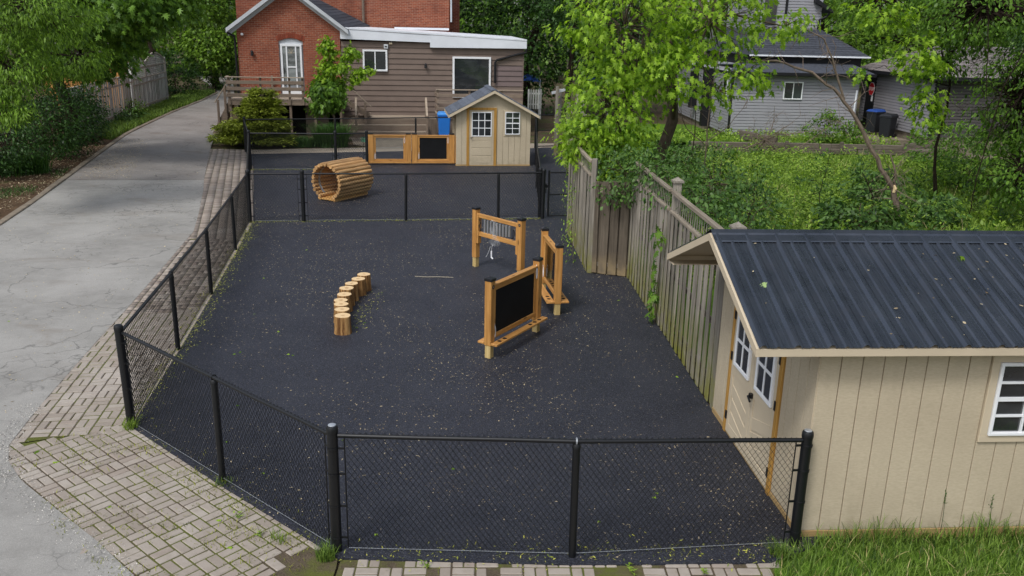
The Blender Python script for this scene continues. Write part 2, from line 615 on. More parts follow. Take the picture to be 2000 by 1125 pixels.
def mk_paver():
    m = NT('brick_paver')
    v = m.pos()
    n = m.noise(v, 9, 6, 0.65)
    big = m.noise(v, 0.8, 4)
    f = m.noise(v, 160, 3)
    cc = m.ramp(m.objrand(), [(0.0, S(148, 139, 129)), (0.35, S(158, 149, 139)), (0.7, S(168, 160, 150)), (1.0, S(152, 141, 131))])
    # joined far pavers carry an attribute instead of an object of their own
    at = m.new('ShaderNodeAttribute', attribute_name='rnd')
    c2 = m.ramp(at.outputs['Fac'], [(0.0, S(122, 111, 102)), (0.4, S(152, 141, 131)), (0.75, S(166, 156, 146)), (1.0, S(138, 124, 116))])
    cc = m.mix(m.math('GREATER_THAN', at.outputs['Fac'], 0.0001), cc, c2)
    cc = m.mix(m.mapr(n, 0.45, 0.75, 0, 0.5), cc, S(134, 124, 112))
    cc = m.mix(m.mapr(big, 0.5, 0.7, 0, 0.35), cc, S(194, 188, 180))
    cc = m.mix(m.mapr(f, 0.45, 0.7, 0.18, 0), cc, S(120, 108, 96))
    m.col(cc)
    m.bump(f, 0.3, 0.004)
    return m.fin(0.85, 0.2)
M['paver'] = mk_paver()
M['concrete'] = plain('concrete', S(165, 158, 148), 0.85, 0.15, 5, 0.2, 0.4, 70)
M['concrete_dark'] = plain('weathered_concrete', S(128, 118, 104), 0.9, 0.22, 4, 0.15, 0.4, 60)
M['litter'] = leafmat('maple_keys', S(104, 90, 70), S(186, 172, 142), 0.1, 0.1)
M['litter_green'] = leafmat('green_litter', S(110, 130, 50), S(190, 190, 90), 0.2, 0.2)
M['grit'] = leafmat('grit_specks', S(110, 108, 104), S(190, 186, 178), 0.0, 0.1)

M['blackpipe'] = plain('black_vinyl_pipe', S(15, 17, 20), 0.42, 0.12, 6, 0.5)
M['wire'] = plain('black_vinyl_wire', S(10, 11, 13), 0.45, 0.1, 6, 0.5)
M['galv'] = plain('galvanised', S(185, 190, 195), 0.4, 0.15, 12, 0.5, metal=0.6)
M['cedar'] = wood('stained_cedar', S(156, 108, 52), S(206, 154, 88), 'z', rnd=0.08, knots=True, spec=0.35, rough=0.5)
M['cedar_x'] = wood('stained_cedar_rail', S(158, 110, 54), S(210, 158, 92), 'x', rnd=0.08, knots=True, spec=0.35, rough=0.5)
M['rawpost'] = wood('treated_post', S(170, 145, 90), S(205, 182, 128), 'z', rnd=0.08)
M['skid'] = wood('treated_skid', S(146, 120, 80), S(184, 156, 110), 'x', rnd=0.1)
M['trimwood'] = wood('yellow_treated_trim', S(150, 110, 48), S(190, 148, 80), 'z', rnd=0.08)
M['blackcap'] = plain('black_metal_cap', S(26, 27, 30), 0.35, 0.1, 8, 0.5)
M['chalk'] = plain('chalkboard', S(20, 21, 23), 0.75, 0.25, 3, 0.2)
M['silver'] = plain('aluminium_tube', S(205, 208, 212), 0.3, 0.08, 10, 0.5, metal=0.85)
M['white_plastic'] = plain('white_plastic', S(232, 234, 236), 0.4, 0.04, 8, 0.4)
M['black_paint'] = plain('black_paint', S(22, 22, 24), 0.5, 0.1, 8, 0.35)
def mk_film():
    m = NT('clear_film')
    m.col((0.85, 0.88, 0.9, 1))
    m.b.inputs['Roughness'].default_value = 0.25
    tb = m.new('ShaderNodeBsdfTransparent')
    mx = m.new('ShaderNodeMixShader')
    n = m.noise(m.pos((6, 6, 1.5)), 3, 4)
    m.link(m.mapr(n, 0.35, 0.65, 0.02, 0.16), mx.inputs[0])
    m.link(tb.outputs[0], mx.inputs[1])
    m.link(m.b.outputs[0], mx.inputs[2])
    m.link(mx.outputs[0], m.out.inputs['Surface'])
    return m.m
M['film'] = mk_film()
def mk_acrylic():
    m = NT('clear_acrylic')
    m.col((0.9, 0.92, 0.93, 1))
    m.b.inputs['Roughness'].default_value = 0.05
    tb = m.new('ShaderNodeBsdfTransparent')
    tb.inputs[0].default_value = (0.9, 0.92, 0.93, 1)
    gl = m.new('ShaderNodeBsdfGlossy')
    gl.inputs['Roughness'].default_value = 0.04
    fr = m.new('ShaderNodeFresnel')
    fr.inputs[0].default_value = 1.45
    mx = m.new('ShaderNodeMixShader')
    m.link(fr.outputs[0], mx.inputs[0])
    m.link(tb.outputs[0], mx.inputs[1])
    m.link(gl.outputs[0], mx.inputs[2])
    m.link(mx.outputs[0], m.out.inputs['Surface'])
    return m.m
M['acrylic'] = mk_acrylic()

M['beige'] = plain('beige_siding', S(192, 176, 148), 0.75, 0.05, 1.5, 0.2, 0.5, 45, rnd=0.03)
def mk_beige():
    m = NT('beige_textured_siding')
    v = m.pos()
    n = m.noise(v, 1.4, 4)
    g = m.noise(m.pos((1, 1, 0.12)), 120, 4, 0.6)
    g2 = m.noise(m.pos((0.25, 0.25, 1.0)), 90, 4, 0.65)
    cc = m.ramp(n, [(0.3, S(186, 173, 149)), (0.7, S(198, 185, 160))])
    cc = m.mix(m.mapr(g2, 0.35, 0.65, 0.28, 0), cc, S(146, 132, 110))
    cc = m.mix(m.mapr(m.noise(m.pos((1.5, 1.5, 0.25)), 3, 5, 0.65), 0.52, 0.75, 0, 0.18), cc, S(140, 128, 108))
    sp = m.new('ShaderNodeSeparateXYZ'); m.link(v, sp.inputs[0])
    splash = m.math('MULTIPLY', m.mapr(sp.outputs[2], 0.05, 0.4, 0.35, 0), m.mapr(m.noise(v, 6, 5), 0.4, 0.65, 0, 1))
    cc = m.mix(splash, cc, S(130, 120, 96))
    m.col(cc)
    m.bump(g2, 0.3, 0.004)
    return m.fin(0.75, 0.2)
M['beige'] = mk_beige()
M['beige_trim'] = plain('beige_trim', S(196, 182, 157), 0.65, 0.05, 3, 0.25, 0.15, 60)
M['dark_groove'] = plain('siding_backing', S(158, 143, 118), 0.9, 0.05)
def mk_metalroof():
    m = NT('blue_black_roofing_steel')
    v = m.pos()
    n = m.noise(m.pos((2, 0.6, 0.6)), 3, 5)
    cc = m.ramp(n, [(0.3, S(82, 88, 97)), (0.7, S(100, 106, 115))])
    d = m.noise(v, 5, 6, 0.7)
    cc = m.mix(m.mapr(d, 0.5, 0.75, 0, 0.35), cc, S(84, 82, 84))
    m.col(cc)
    return m.fin(m.mapr(d, 0.35, 0.7, 0.22, 0.40), 0.5, 0.85)
M['metalroof'] = mk_metalroof()
M['shingle'] = plain('blue_grey_shingle', S(92, 98, 108), 0.9, 0.25, 9, 0.15, 0.6, 120, rnd=0.18)
M['shingle_dark'] = plain('charcoal_shingle', S(66, 69, 76), 0.9, 0.25, 7, 0.15, 0.6, 110, rnd=0.2)
M['shingle_brown'] = plain('brown_grey_shingle', S(112, 106, 104), 0.9, 0.25, 7, 0.15, 0.6, 110, rnd=0.2)
M['white'] = plain('white_vinyl', S(230, 232, 234), 0.5, 0.03, 4, 0.35)
M['white_old'] = plain('white_aluminium', S(222, 226, 232), 0.45, 0.06, 1.2, 0.4)
M['greytrim'] = plain('grey_white_trim', S(190, 194, 198), 0.6, 0.1, 3, 0.3)
M['glass'] = glass('dark_glass')
M['glass_grey'] = glass('curtained_glass', (0.09, 0.10, 0.10, 1), 0.12)
M['hardware'] = plain('black_hardware', S(20, 20, 22), 0.4, 0.1, 9, 0.45)

def mk_brick(name, a, b, mo):
    m = NT(name)
    o = m.new('ShaderNodeTexCoord').outputs['Object']
    sp = m.new('ShaderNodeSeparateXYZ'); m.link(o, sp.inputs[0])
    cb = m.new('ShaderNodeCombineXYZ')
    m.link(m.math('ADD', sp.outputs[0], sp.outputs[1]), cb.inputs[0])
    m.link(sp.outputs[2], cb.inputs[1])
    bt = m.new('ShaderNodeTexBrick')
    bt.offset = 0.5
    bt.inputs['Color1'].default_value = a
    bt.inputs['Color2'].default_value = b
    bt.inputs['Mortar'].default_value = mo
    bt.inputs['Scale'].default_value = 1.0
    bt.inputs['Mortar Size'].default_value = 0.007
    bt.inputs['Mortar Smooth'].default_value = 0.2
    bt.inputs['Bias'].default_value = -0.1
    bt.inputs['Brick Width'].default_value = 0.225
    bt.inputs['Row Height'].default_value = 0.075
    m.link(cb.outputs[0], bt.inputs['Vector'])
    n = m.noise(o, 1.1, 5, 0.6)
    cc = m.mix(m.mapr(n, 0.4, 0.7, 0, 0.35), bt.outputs['Color'], S(140, 72, 52))
    n2 = m.noise(o, 0.7, 6, 0.65)
    cc = m.mix(m.mapr(n2, 0.5, 0.7, 0, 0.65), cc, S(92, 46, 38))
    n3 = m.noise(m.pos((1, 1, 0.5), 'obj'), 0.9, 5, 0.6)
    cc = m.mix(m.mapr(n3, 0.6, 0.76, 0, 0.35), cc, S(150, 122, 112))
    f = m.noise(o, 14, 4)
    cc = m.mix(m.mapr(f, 0.55, 0.75, 0, 0.35), cc, S(90, 46, 36))
    m.col(cc)
    m.bump(m.math('SUBTRACT', 1.0, bt.outputs['Fac']), 0.6, 0.012)
    return m.fin(0.85, 0.2)
M['brick'] = mk_brick('red_brick_wall', S(152, 86, 62), S(120, 62, 46), S(158, 134, 116))
M['brick_piece'] = plain('red_brick_piece', S(134, 68, 50), 0.85, 0.2, 12, 0.2, 0.3, 60, rnd=0.2)
M['brownsiding'] = plain('brown_siding', S(118, 104, 95), 0.75, 0.08, 2, 0.2, 0.25, 40, rnd=0.04)
M['deck'] = wood('painted_deck', S(112, 98, 86), S(144, 128, 112), 'x', rnd=0.1, space='obj')
M['deck_z'] = wood('painted_deck_post', S(108, 94, 82), S(140, 124, 108), 'z', rnd=0.1, space='obj')
M['deck_pale'] = wood('worn_deck_boards', S(136, 122, 106), S(172, 158, 140), 'x', rnd=0.12)
M['void'] = plain('crawlspace_shade_black', S(22, 19, 18), 0.95, 0.2, 2, 0.05)  # colour of the deep shade under the deck
M['bluebin'] = plain('blue_bin_plastic', S(32, 116, 206), 0.45, 0.06, 4, 0.4)
M['bluelid'] = plain('light_blue_lid', S(66, 140, 212), 0.45, 0.06, 4, 0.4)
M['blackbin'] = plain('black_bin_plastic', S(34, 36, 40), 0.5, 0.1, 4, 0.35)
M['fencewood'] = wood('weathered_fence', S(112, 106, 96), S(164, 157, 145), 'z', 'obj', 0.85, 0.26, moss=(S(122, 122, 52), 1.05))
M['fencedark'] = wood('dark_weathered_board', S(78, 70, 60), S(122, 112, 98), 'z', 'obj', 0.85, 0.2, moss=(S(150, 132, 100), 0.5))
M['fencewood_x'] = wood('weathered_rail', S(116, 106, 92), S(160, 150, 134), 'x', 'obj', 0.85, 0.15)
M['fencegrey'] = wood('silvered_fence', S(150, 152, 148), S(205, 206, 202), 'z', 'obj', 0.85, 0.28)
M['fencegrey_x'] = wood('silvered_rail', S(138, 132, 122), S(176, 168, 156), 'x', 'obj', 0.85, 0.1)
M['greysiding'] = plain('grey_vinyl', S(146, 146, 151), 0.6, 0.05, 2, 0.3)
M['greysiding2'] = plain('grey_vinyl_garage', S(138, 136, 140), 0.6, 0.06, 2, 0.3)
M['blacktrim'] = plain('black_trim', S(26, 26, 29), 0.5, 0.1, 5, 0.3)
M['timber'] = wood('old_timber', S(74, 68, 60), S(122, 113, 101), 'x', 'obj', 0.9, 0.2)
M['log'] = wood('peeled_log', S(150, 106, 60), S(218, 178, 124), 'y', 'obj', 0.5, 0.24, spec=0.35)
M['plywood'] = wood('tunnel_floor', S(168, 124, 68), S(206, 160, 98), 'y', 'obj', 0.55, 0.05)
M['barkless'] = None
def mk_stump_side():
    m = NT('peeled_cedar_log')
    o = m.pos((22, 22, 1.2), 'obj', rnd=9.0)
    n = m.noise(o, 1.0, 6, 0.7, 0.4)
    cc = m.ramp(n, [(0.3, S(52, 34, 20)), (0.42, S(104, 72, 42)), (0.58, S(168, 130, 82)), (0.8, S(202, 170, 122))])
    m.col(cc)
    m.bump(n, 0.7, 0.01)
    return m.fin(0.8, 0.2)
M['stump'] = mk_stump_side()
def mk_stump_top():
    m = NT('sawn_log_end')
    o = m.pos((1, 1, 0), 'obj')
    ln = m.new('ShaderNodeVectorMath', operation='LENGTH'); m.link(o, ln.inputs[0])
    w = m.math('SINE', m.math('ADD', m.math('MULTIPLY', ln.outputs['Value'], 420.0), m.math('MULTIPLY', m.noise(o, 9, 3), 7.0)))
    cc = m.ramp(m.mapr(w, -1, 1), [(0.0, S(200, 168, 122)), (1.0, S(232, 206, 164))])
    heart = m.mapr(m.math('ADD', ln.outputs['Value'], m.math('MULTIPLY', m.noise(m.pos((1, 1, 1), 'world'), 14, 4), 0.06)), 0.035, 0.075, 0.75, 0)
    cc = m.mix(heart, cc, S(150, 104, 64))
    m.col(cc)
    return m.fin(0.8, 0.2)
M['stumptop'] = mk_stump_top()
M['bark'] = plain('bark', S(82, 72, 62), 0.95, 0.3, 9, 0.1, 0.8, 30)
M['bark_dark'] = plain('dark_bark', S(50, 42, 36), 0.95, 0.3, 9, 0.1, 0.8, 30)
M['bark_grey'] = plain('grey_twig_bark', S(120, 106, 94), 0.9, 0.25, 9, 0.1, 0.5, 40)
M['pale_wood'] = plain('torn_pale_wood', S(222, 196, 152), 0.8, 0.1, 20, 0.2)
M['lf_maple'] = leafmat('maple_leaf', S(82, 122, 26), S(152, 186, 56), 0.48, 0.3)
M['lf_left'] = leafmat('bright_leaf', S(50, 82, 22), S(116, 150, 50), 0.38, 0.25)
M['lf_dark'] = leafmat('dark_leaf', S(26, 50, 22), S(60, 92, 38), 0.32, 0.3)
M['lf_mid'] = leafmat('mid_leaf', S(54, 88, 28), S(106, 142, 50), 0.4, 0.3)
M['lf_shrub'] = leafmat('shrub_leaf', S(40, 70, 32), S(88, 120, 56), 0.32, 0.3)
M['lf_cypress'] = leafmat('cypress_spray', S(50, 76, 28), S(144, 156, 62), 0.28, 0.2)
M['lf_weed'] = leafmat('weed_leaf', S(74, 110, 36), S(146, 174, 70), 0.4, 0.25)
M['grass'] = leafmat('grass_blade', S(44, 74, 26), S(112, 138, 58), 0.3, 0.2)
M['grass_bright'] = leafmat('bright_grass', S(78, 110, 38), S(140, 164, 72), 0.38, 0.2)
M['grass_dark'] = leafmat('dark_grass', S(34, 66, 28), S(72, 108, 48), 0.3, 0.25)
M['moss'] = leafmat('moss_tuft', S(84, 92, 34), S(140, 144, 58), 0.2, 0.1)
M['blossom'] = leafmat('white_blossom', S(215, 215, 205), S(240, 240, 235), 0.2, 0.2)

M['apron'] = plain('gravelly_concrete', S(146, 136, 122), 0.9, 0.25, 12, 0.1, 0.6, 60)
M['straw'] = leafmat('dry_grass', S(150, 132, 84), S(206, 190, 140), 0.2, 0.1)
# ------------------------------------------------------------------ ground, driveway, surfacing
def sheet(name, poly, z, mat, label=None, thick=0.0):
    mb = MB()
    if thick:
        mb.prism(poly, z - thick, z)
    else:
        mb.add([(x, y, z) for x, y in poly], [tuple(range(len(poly)))])
    return struct(mb.build(name, mat), label)

# the ground reaches the horizon in every direction
sheet('ground', [(-300, -60), (300, -60), (300, 400), (-300, 400)], -0.030, M['soil'])

DR_R = [(-1.6, 4.4), (-3.22, 6.42), (-3.78, 6.93), (-4.43, 7.46), (-5.03, 7.96), (-5.39, 8.36), (-5.59, 8.72), (-5.69, 9.22), (-5.81, 9.87), (-5.93, 10.64),
        (-6.14, 11.98), (-6.38, 13.68), (-6.78, 16.21), (-7.25, 19.11), (-7.82, 21.06), (-8.79, 24.18)]
DR_L = [(-11.0, 2.0), (-11.2, 12.0), (-11.71, 19.23), (-12.25, 21.53), (-13.18, 25.18)]
sheet('driveway_near', DR_R + [(-9.30, 25.70)] + DR_L[::-1] + [(-1.2, 2.0)], 0.0135, M['asphalt'])
sheet('driveway_far', [(-9.31, 25.73), (-11.01, 31.13), (-11.98, 34.44), (-12.3, 36.8), (-13.6, 40.94), (-18.3, 57.3), (-24, 75), (-27, 75), (-19.6, 58.1), (-18.6, 52.5),
                       (-17.6, 45.0), (-16.5, 38.6), (-15.95, 35.7), (-14.5, 30.1), (-13.2, 25.21)], 0.0135, M['asphalt_old'])

# low concrete kerb on the left side of the driveway, cast in lengths
KE = [(-11.45, 12.0), (-11.71, 19.23), (-12.25, 21.53), (-13.21, 25.21), (-14.5, 30.1), (-15.95, 35.7), (-16.5, 38.6), (-17.6, 45.0), (-18.6, 52.5), (-19.6, 58.1)]
kerb = struct(link('kerb', None, None, (-11.6, 14, 0)))
for (a, b) in zip(KE[:-1], KE[1:]):
    L = math.hypot(b[0] - a[0], b[1] - a[1])
    n = max(1, int(L / 1.5))
    for i in range(n):
        t0, t1 = i / n, (i + 0.985) / n
        p = (a[0] + (b[0] - a[0]) * t0 + 11.52, a[1] + (b[1] - a[1]) * t0 - 14, random.uniform(-0.012, 0.012))
        q = (a[0] + (b[0] - a[0]) * t1 + 11.52, a[1] + (b[1] - a[1]) * t1 - 14, random.uniform(-0.012, 0.012))
        MB().bar(p, q, 0.17, 0.11).build('kerb_stone', M['concrete_dark'], kerb, bevel=0.015)

sheet('verge', [(-11.6, 12.0), (-11.8, 19.2), (-12.35, 21.5), (-13.3, 25.2), (-14.6, 30.1), (-16.05, 35.7), (-16.6, 38.6), (-17.7, 45), (-18.7, 52.5), (-19.7, 58), (-40, 58), (-40, 12)], -0.018, M['mulch'])
sheet('garden', [(2.9, 10.3), (30, 10.3), (30, 45), (2.2, 45), (2.0, 21.5), (1.5, 17), (2.4, 16.6), (2.6, 13.0)], -0.016, M['gardensoil'])

RUB = [(-1.50, 6.72), (-2.98, 7.96), (-4.44, 9.24), (-4.80, 11.7), (-5.23, 14.4), (-5.74, 17.4), (-6.22, 20.2), (-8.45, 27.9), (-9.60, 31.1), (-5.33, 32.4), (-2.1, 33.4),
       (0.9, 34.45), (1.75, 34.8), (1.75, 30), (1.65, 22), (1.28, 19.9), (1.46, 16.36), (2.22, 16.1), (2.57, 10.04), (3.2, 9.9), (3.2, 7.3), (2.72, 6.98), (2.4, 6.80), (0.6, 6.70)]
sheet('playground_surface', RUB, 0.020, M['rubber'], thick=0.045)
sheet('deck_apron', [(-10.15, 32.2), (-9.6, 31.15), (-5.33, 32.45), (-2.1, 33.45), (0.9, 34.5), (1.75, 34.85), (1.9, 36.3), (-2.0, 35.4), (-5.53, 33.75), (-9.7, 32.45)], -0.004, M['apron'])
sheet('step_apron', [(-6.4, 34.4), (-5.5, 33.8), (-2.0, 35.45), (-2.0, 37.4), (-6.9, 36.6)], -0.006, M['concrete_dark'])

# ------------------------------------------------------------------ brick paving (basket weave), the nearest bricks single
def basket(poly, org, yaw, rng, skip=None):
    a = R(yaw)
    ca, sa = math.cos(a), math.sin(a)
    P = np.array(poly)
    q = P - np.array(org)
    loc = np.stack([q[:, 0] * ca + q[:, 1] * sa, -q[:, 0] * sa + q[:, 1] * ca], -1)
    lo, hi = loc.min(0), loc.max(0)
    u = 0.212
    out = []
    for i in range(int(lo[0] // u) - 1, int(hi[0] // u) + 2):
        for j in range(int(lo[1] // u) - 1, int(hi[1] // u) + 2):
            for k in (0, 1):
                if (i + j) % 2 == 0:
                    lx, ly, rot = i * u + u / 2, j * u + u / 4 + k * u / 2, 0.0
                else:
                    lx, ly, rot = i * u + u / 4 + k * u / 2, j * u + u / 2, math.pi / 2
                x, y = org[0] + lx * ca - ly * sa, org[1] + lx * sa + ly * ca
                out.append((x, y, a + rot))
    A = np.array(out)
    A = A[inpoly(A[:, 0], A[:, 1], poly)]
    if skip is not None:
        A = A[[not skip(x, y, rng) for x, y, _ in A]]
    return A

def running(poly, org, yaw, skip):
    a = R(yaw)
    ca, sa = math.cos(a), math.sin(a)
    out = []
    for i in range(-30, 150):
        for j in range(-16, 17):
            lx, ly = i * 0.106 + (0.053 if j % 2 else 0.0), j * 0.206
            x, y = org[0] + lx * ca - ly * sa, org[1] + lx * sa + ly * ca
            if not skip(x, y):
                out.append((x, y, a + math.pi / 2))
    A = np.array(out)
    return A[inpoly(A[:, 0], A[:, 1], poly)]

PAVE_N = [(-4.38, 9.30), (-1.52, 6.80), (-1.5, 6.60), (-1.5, 4.8), (-1.85, 4.6), (-3.34, 6.28), (-3.92, 6.80), (-4.57, 7.33), (-5.18, 7.84), (-5.55, 8.28), (-5.75, 8.66)]
PAVE_S = [(-5.75, 8.70), (-4.36, 9.30), (-4.40, 9.6), (-4.74, 11.8), (-5.16, 14.4), (-5.70, 17.6), (-6.16, 20.1), (-8.48, 27.9), (-9.93, 32.3), (-11.55, 32.3), (-11.17, 31.1),
          (-8.94, 24.2), (-7.98, 21.06), (-7.4, 19.1), (-6.93, 16.2), (-6.53, 13.7), (-6.29, 12.0), (-6.08, 10.6), (-5.96, 9.87), (-5.85, 9.2)]
PAVE_F = [(-1.48, 4.8), (-1.48, 6.74), (0.5, 6.78), (2.45, 6.86), (2.3, 6.3), (2.1, 5.9), (1.9, 4.8)]
bed_n = sheet('brick_paving', PAVE_N, 0.0035, M['joint'])
bed_s = sheet('brick_path', PAVE_S, 0.0032, M['joint'])
bed_f = sheet('brick_border', PAVE_F, 0.0028, M['joint'])
prng = np.random.default_rng(3)
def skip_soil(x, y, rng):
    d = math.hypot((x + 1.72) / 0.30, (y - 6.62) / 0.22)
    return d < 0.9 + 0.5 * rng.random() or False
def skip_front(x, y, rng):
    d = math.hypot((x - 1.0) / 0.22, (y - 6.62) / 0.16)
    return d < 1 or rng.random() < 0.05 or (y > 6.5 and rng.random() < 0.1)
sets = [(bed_n, basket(PAVE_N, (-1.56, 6.7), 139.6, prng, skip_soil)), (bed_s, np.concatenate([basket(PAVE_S, (-4.47, 9.31), 99.5, prng, lambda x, y, r: y > 18.4), running(PAVE_S, (-6.28, 20.17), 106.5, lambda x, y: y <= 18.4)])), (bed_f, basket(PAVE_F, (-1.54, 6.6), 2.0, prng, skip_front))]
brick_me = []
for k in range(3):
    mb = MB().box(-0.0975, 0.0975, -0.0465, 0.0465, -0.03, 0.010)
    me = mb.mesh('brick', M['paver'], bevel=0.004 + 0.002 * k)
    brick_me.append(me)
for bed, A in sets:
    # image size falls with distance; take the largest 300 that lie in the picture
    d = np.hypot(A[:, 0], A[:, 1])
    vis = (A[:, 1] > 5.9)
    order = np.argsort(np.where(vis, d, d + 100))
    first, rest = order[:300], order[300:]
    for i in first:
        x, y, r = A[i]
        o = link('brick', random.choice(brick_me), bed, (x, y, random.uniform(-0.003, 0.003)),
                 rot=(random.gauss(0, 0.008), random.gauss(0, 0.008), r + random.gauss(0, 0.012)))
    if len(rest):
        tv = np.array(MB().box(-0.0985, 0.0985, -0.0475, 0.0475, -0.02, 0.010).v)
        tf = np.array([(4, 5, 6, 7), (0, 1, 5, 4), (1, 2, 6, 5), (2, 3, 7, 6), (3, 0, 4, 7)])
        B = A[rest]
        B = B[B[:, 1] > 4.0]
        th = B[:, 2] + prng.normal(0, 0.012, len(B))
        c, s_ = np.cos(th)[:, None], np.sin(th)[:, None]
        V = np.stack([B[:, 0:1] + tv[None, :, 0] * c - tv[None, :, 1] * s_, B[:, 1:2] + tv[None, :, 0] * s_ + tv[None, :, 1] * c,
                      tv[None, :, 2] + prng.uniform(-0.003, 0.003, (len(B), 1))], -1)
        L = (tf.ravel()[None] + (np.arange(len(B)) * 8)[:, None]).ravel()
        me = arr_mesh('bricks', V.reshape(-1, 3), L, np.full(len(B) * 5, 4), M['paver'], np.repeat(prng.uniform(0.01, 1, len(B)), 8))
        stuff(link('bricks', me, bed))

# ------------------------------------------------------------------ chain link fences
def chain_mesh(a, b, z0, z1, w, r, hs=1.38, fa=1.0, fb=1.0):
    """woven wires between ground points a and b (local xy)"""
    a, b = np.array(a, float), np.array(b, float)
    L = np.linalg.norm(b - a)
    u = (b - a) / L
    nrm = np.array((-u[1], u[0]))
    nw = int(L / w)
    w = L / nw
    K = int((z1 - z0) / (w * hs)) + 1
    zs = np.linspace(z0, z1, K)
    i = np.arange(nw)[:, None]
    k = np.arange(K)[None, :]
    ph = (k + i) % 2
    x = i * w + w * ph
    dep = np.where(ph == 0, 0.003, -0.003)
    cx = a[0] + u[0] * x + nrm[0] * dep
    cy = a[1] + u[1] * x + nrm[1] * dep
    cz = zs[None, :] * (fa + (fb - fa) * x / L)
    C = np.stack([cx, cy, cz], -1)                                   # nw,K,3
    off = np.array([[u[0] * math.cos(t) + nrm[0] * math.sin(t), u[1] * math.cos(t) + nrm[1] * math.sin(t), 0.35 * math.cos(t + 1)] for t in (0.5, 2.6, 4.7)]) * r
    V = C[:, :, None] + off[None, None]                              # nw,K,3,3
    base = (np.arange(nw)[:, None, None] * K * 3 + np.arange(K - 1)[None, :, None] * 3)
    quads = np.array([(0, 1, 4, 3), (1, 2, 5, 4), (2, 0, 3, 5)])
    Lp = (base[..., None] + quads[None, None]).reshape(-1)
    return V.reshape(-1, 3), Lp

def ground_frame(a, b):
    return math.atan2(b[1] - a[1], b[0] - a[0])

def post_mesh(kind):
    if kind == 'T':
        return MB().lathe((0, 0, 0), [(0.048, -0.1), (0.048, 1.20)], 20).mesh('post', M['blackpipe'], smooth=True)
    return MB().lathe((0, 0, 0), [(0.034, -0.1), (0.034, 1.115)], 16).mesh('post', M['blackpipe'], smooth=True)
ME_T, ME_L = post_mesh('T'), post_mesh('L')
ME_CAP = MB().lathe((0, 0, 1.195), [(0.0515, 0), (0.0525, 0.015), (0.0515, 0.05), (0.044, 0.066), (0.024, 0.075), (0.004, 0.077)], 20).mesh('post_cap', M['blackpipe'], smooth=True)
ME_CAPS = MB().lathe((0, 0, 1.266), [(0.036, 0), (0.034, 0.006), (0.018, 0.011), (0.003, 0.012)], 11).mesh('worn_cap_top', M['galv'], smooth=True)
_l = MB().lathe((0, 0, 1.10), [(0.038, 0), (0.038, 0.03), (0.028, 0.05)], 14)
_l.tube([(0, 0.027 * math.cos(t), 1.172 + 0.027 * math.sin(t)) for t in np.linspace(0, 2 * math.pi, 13)], 0.006, 6)
ME_LOOP = _l.mesh('loop_cap', M['blackpipe'], smooth=True)
_l = MB()
_l.tube([(0, 0.026 * math.cos(t), 1.172 + 0.026 * math.sin(t)) for t in np.linspace(-0.6, math.pi + 0.6, 9)], 0.008, 6)
ME_STRAP = _l.mesh('bright_strap', M['galv'], smooth=True)
_b = MB()
_b.lathe((0, 0, 0), [(0.0505, -0.011), (0.052, 0.0), (0.0505, 0.011)], 18)
ME_BAND = _b.mesh('band', M['blackpipe'], smooth=True)
ME_BRKT = MB().box(0.045, 0.105, -0.005, 0.005, -0.010, 0.010).mesh('band_bracket', M['blackpipe'])

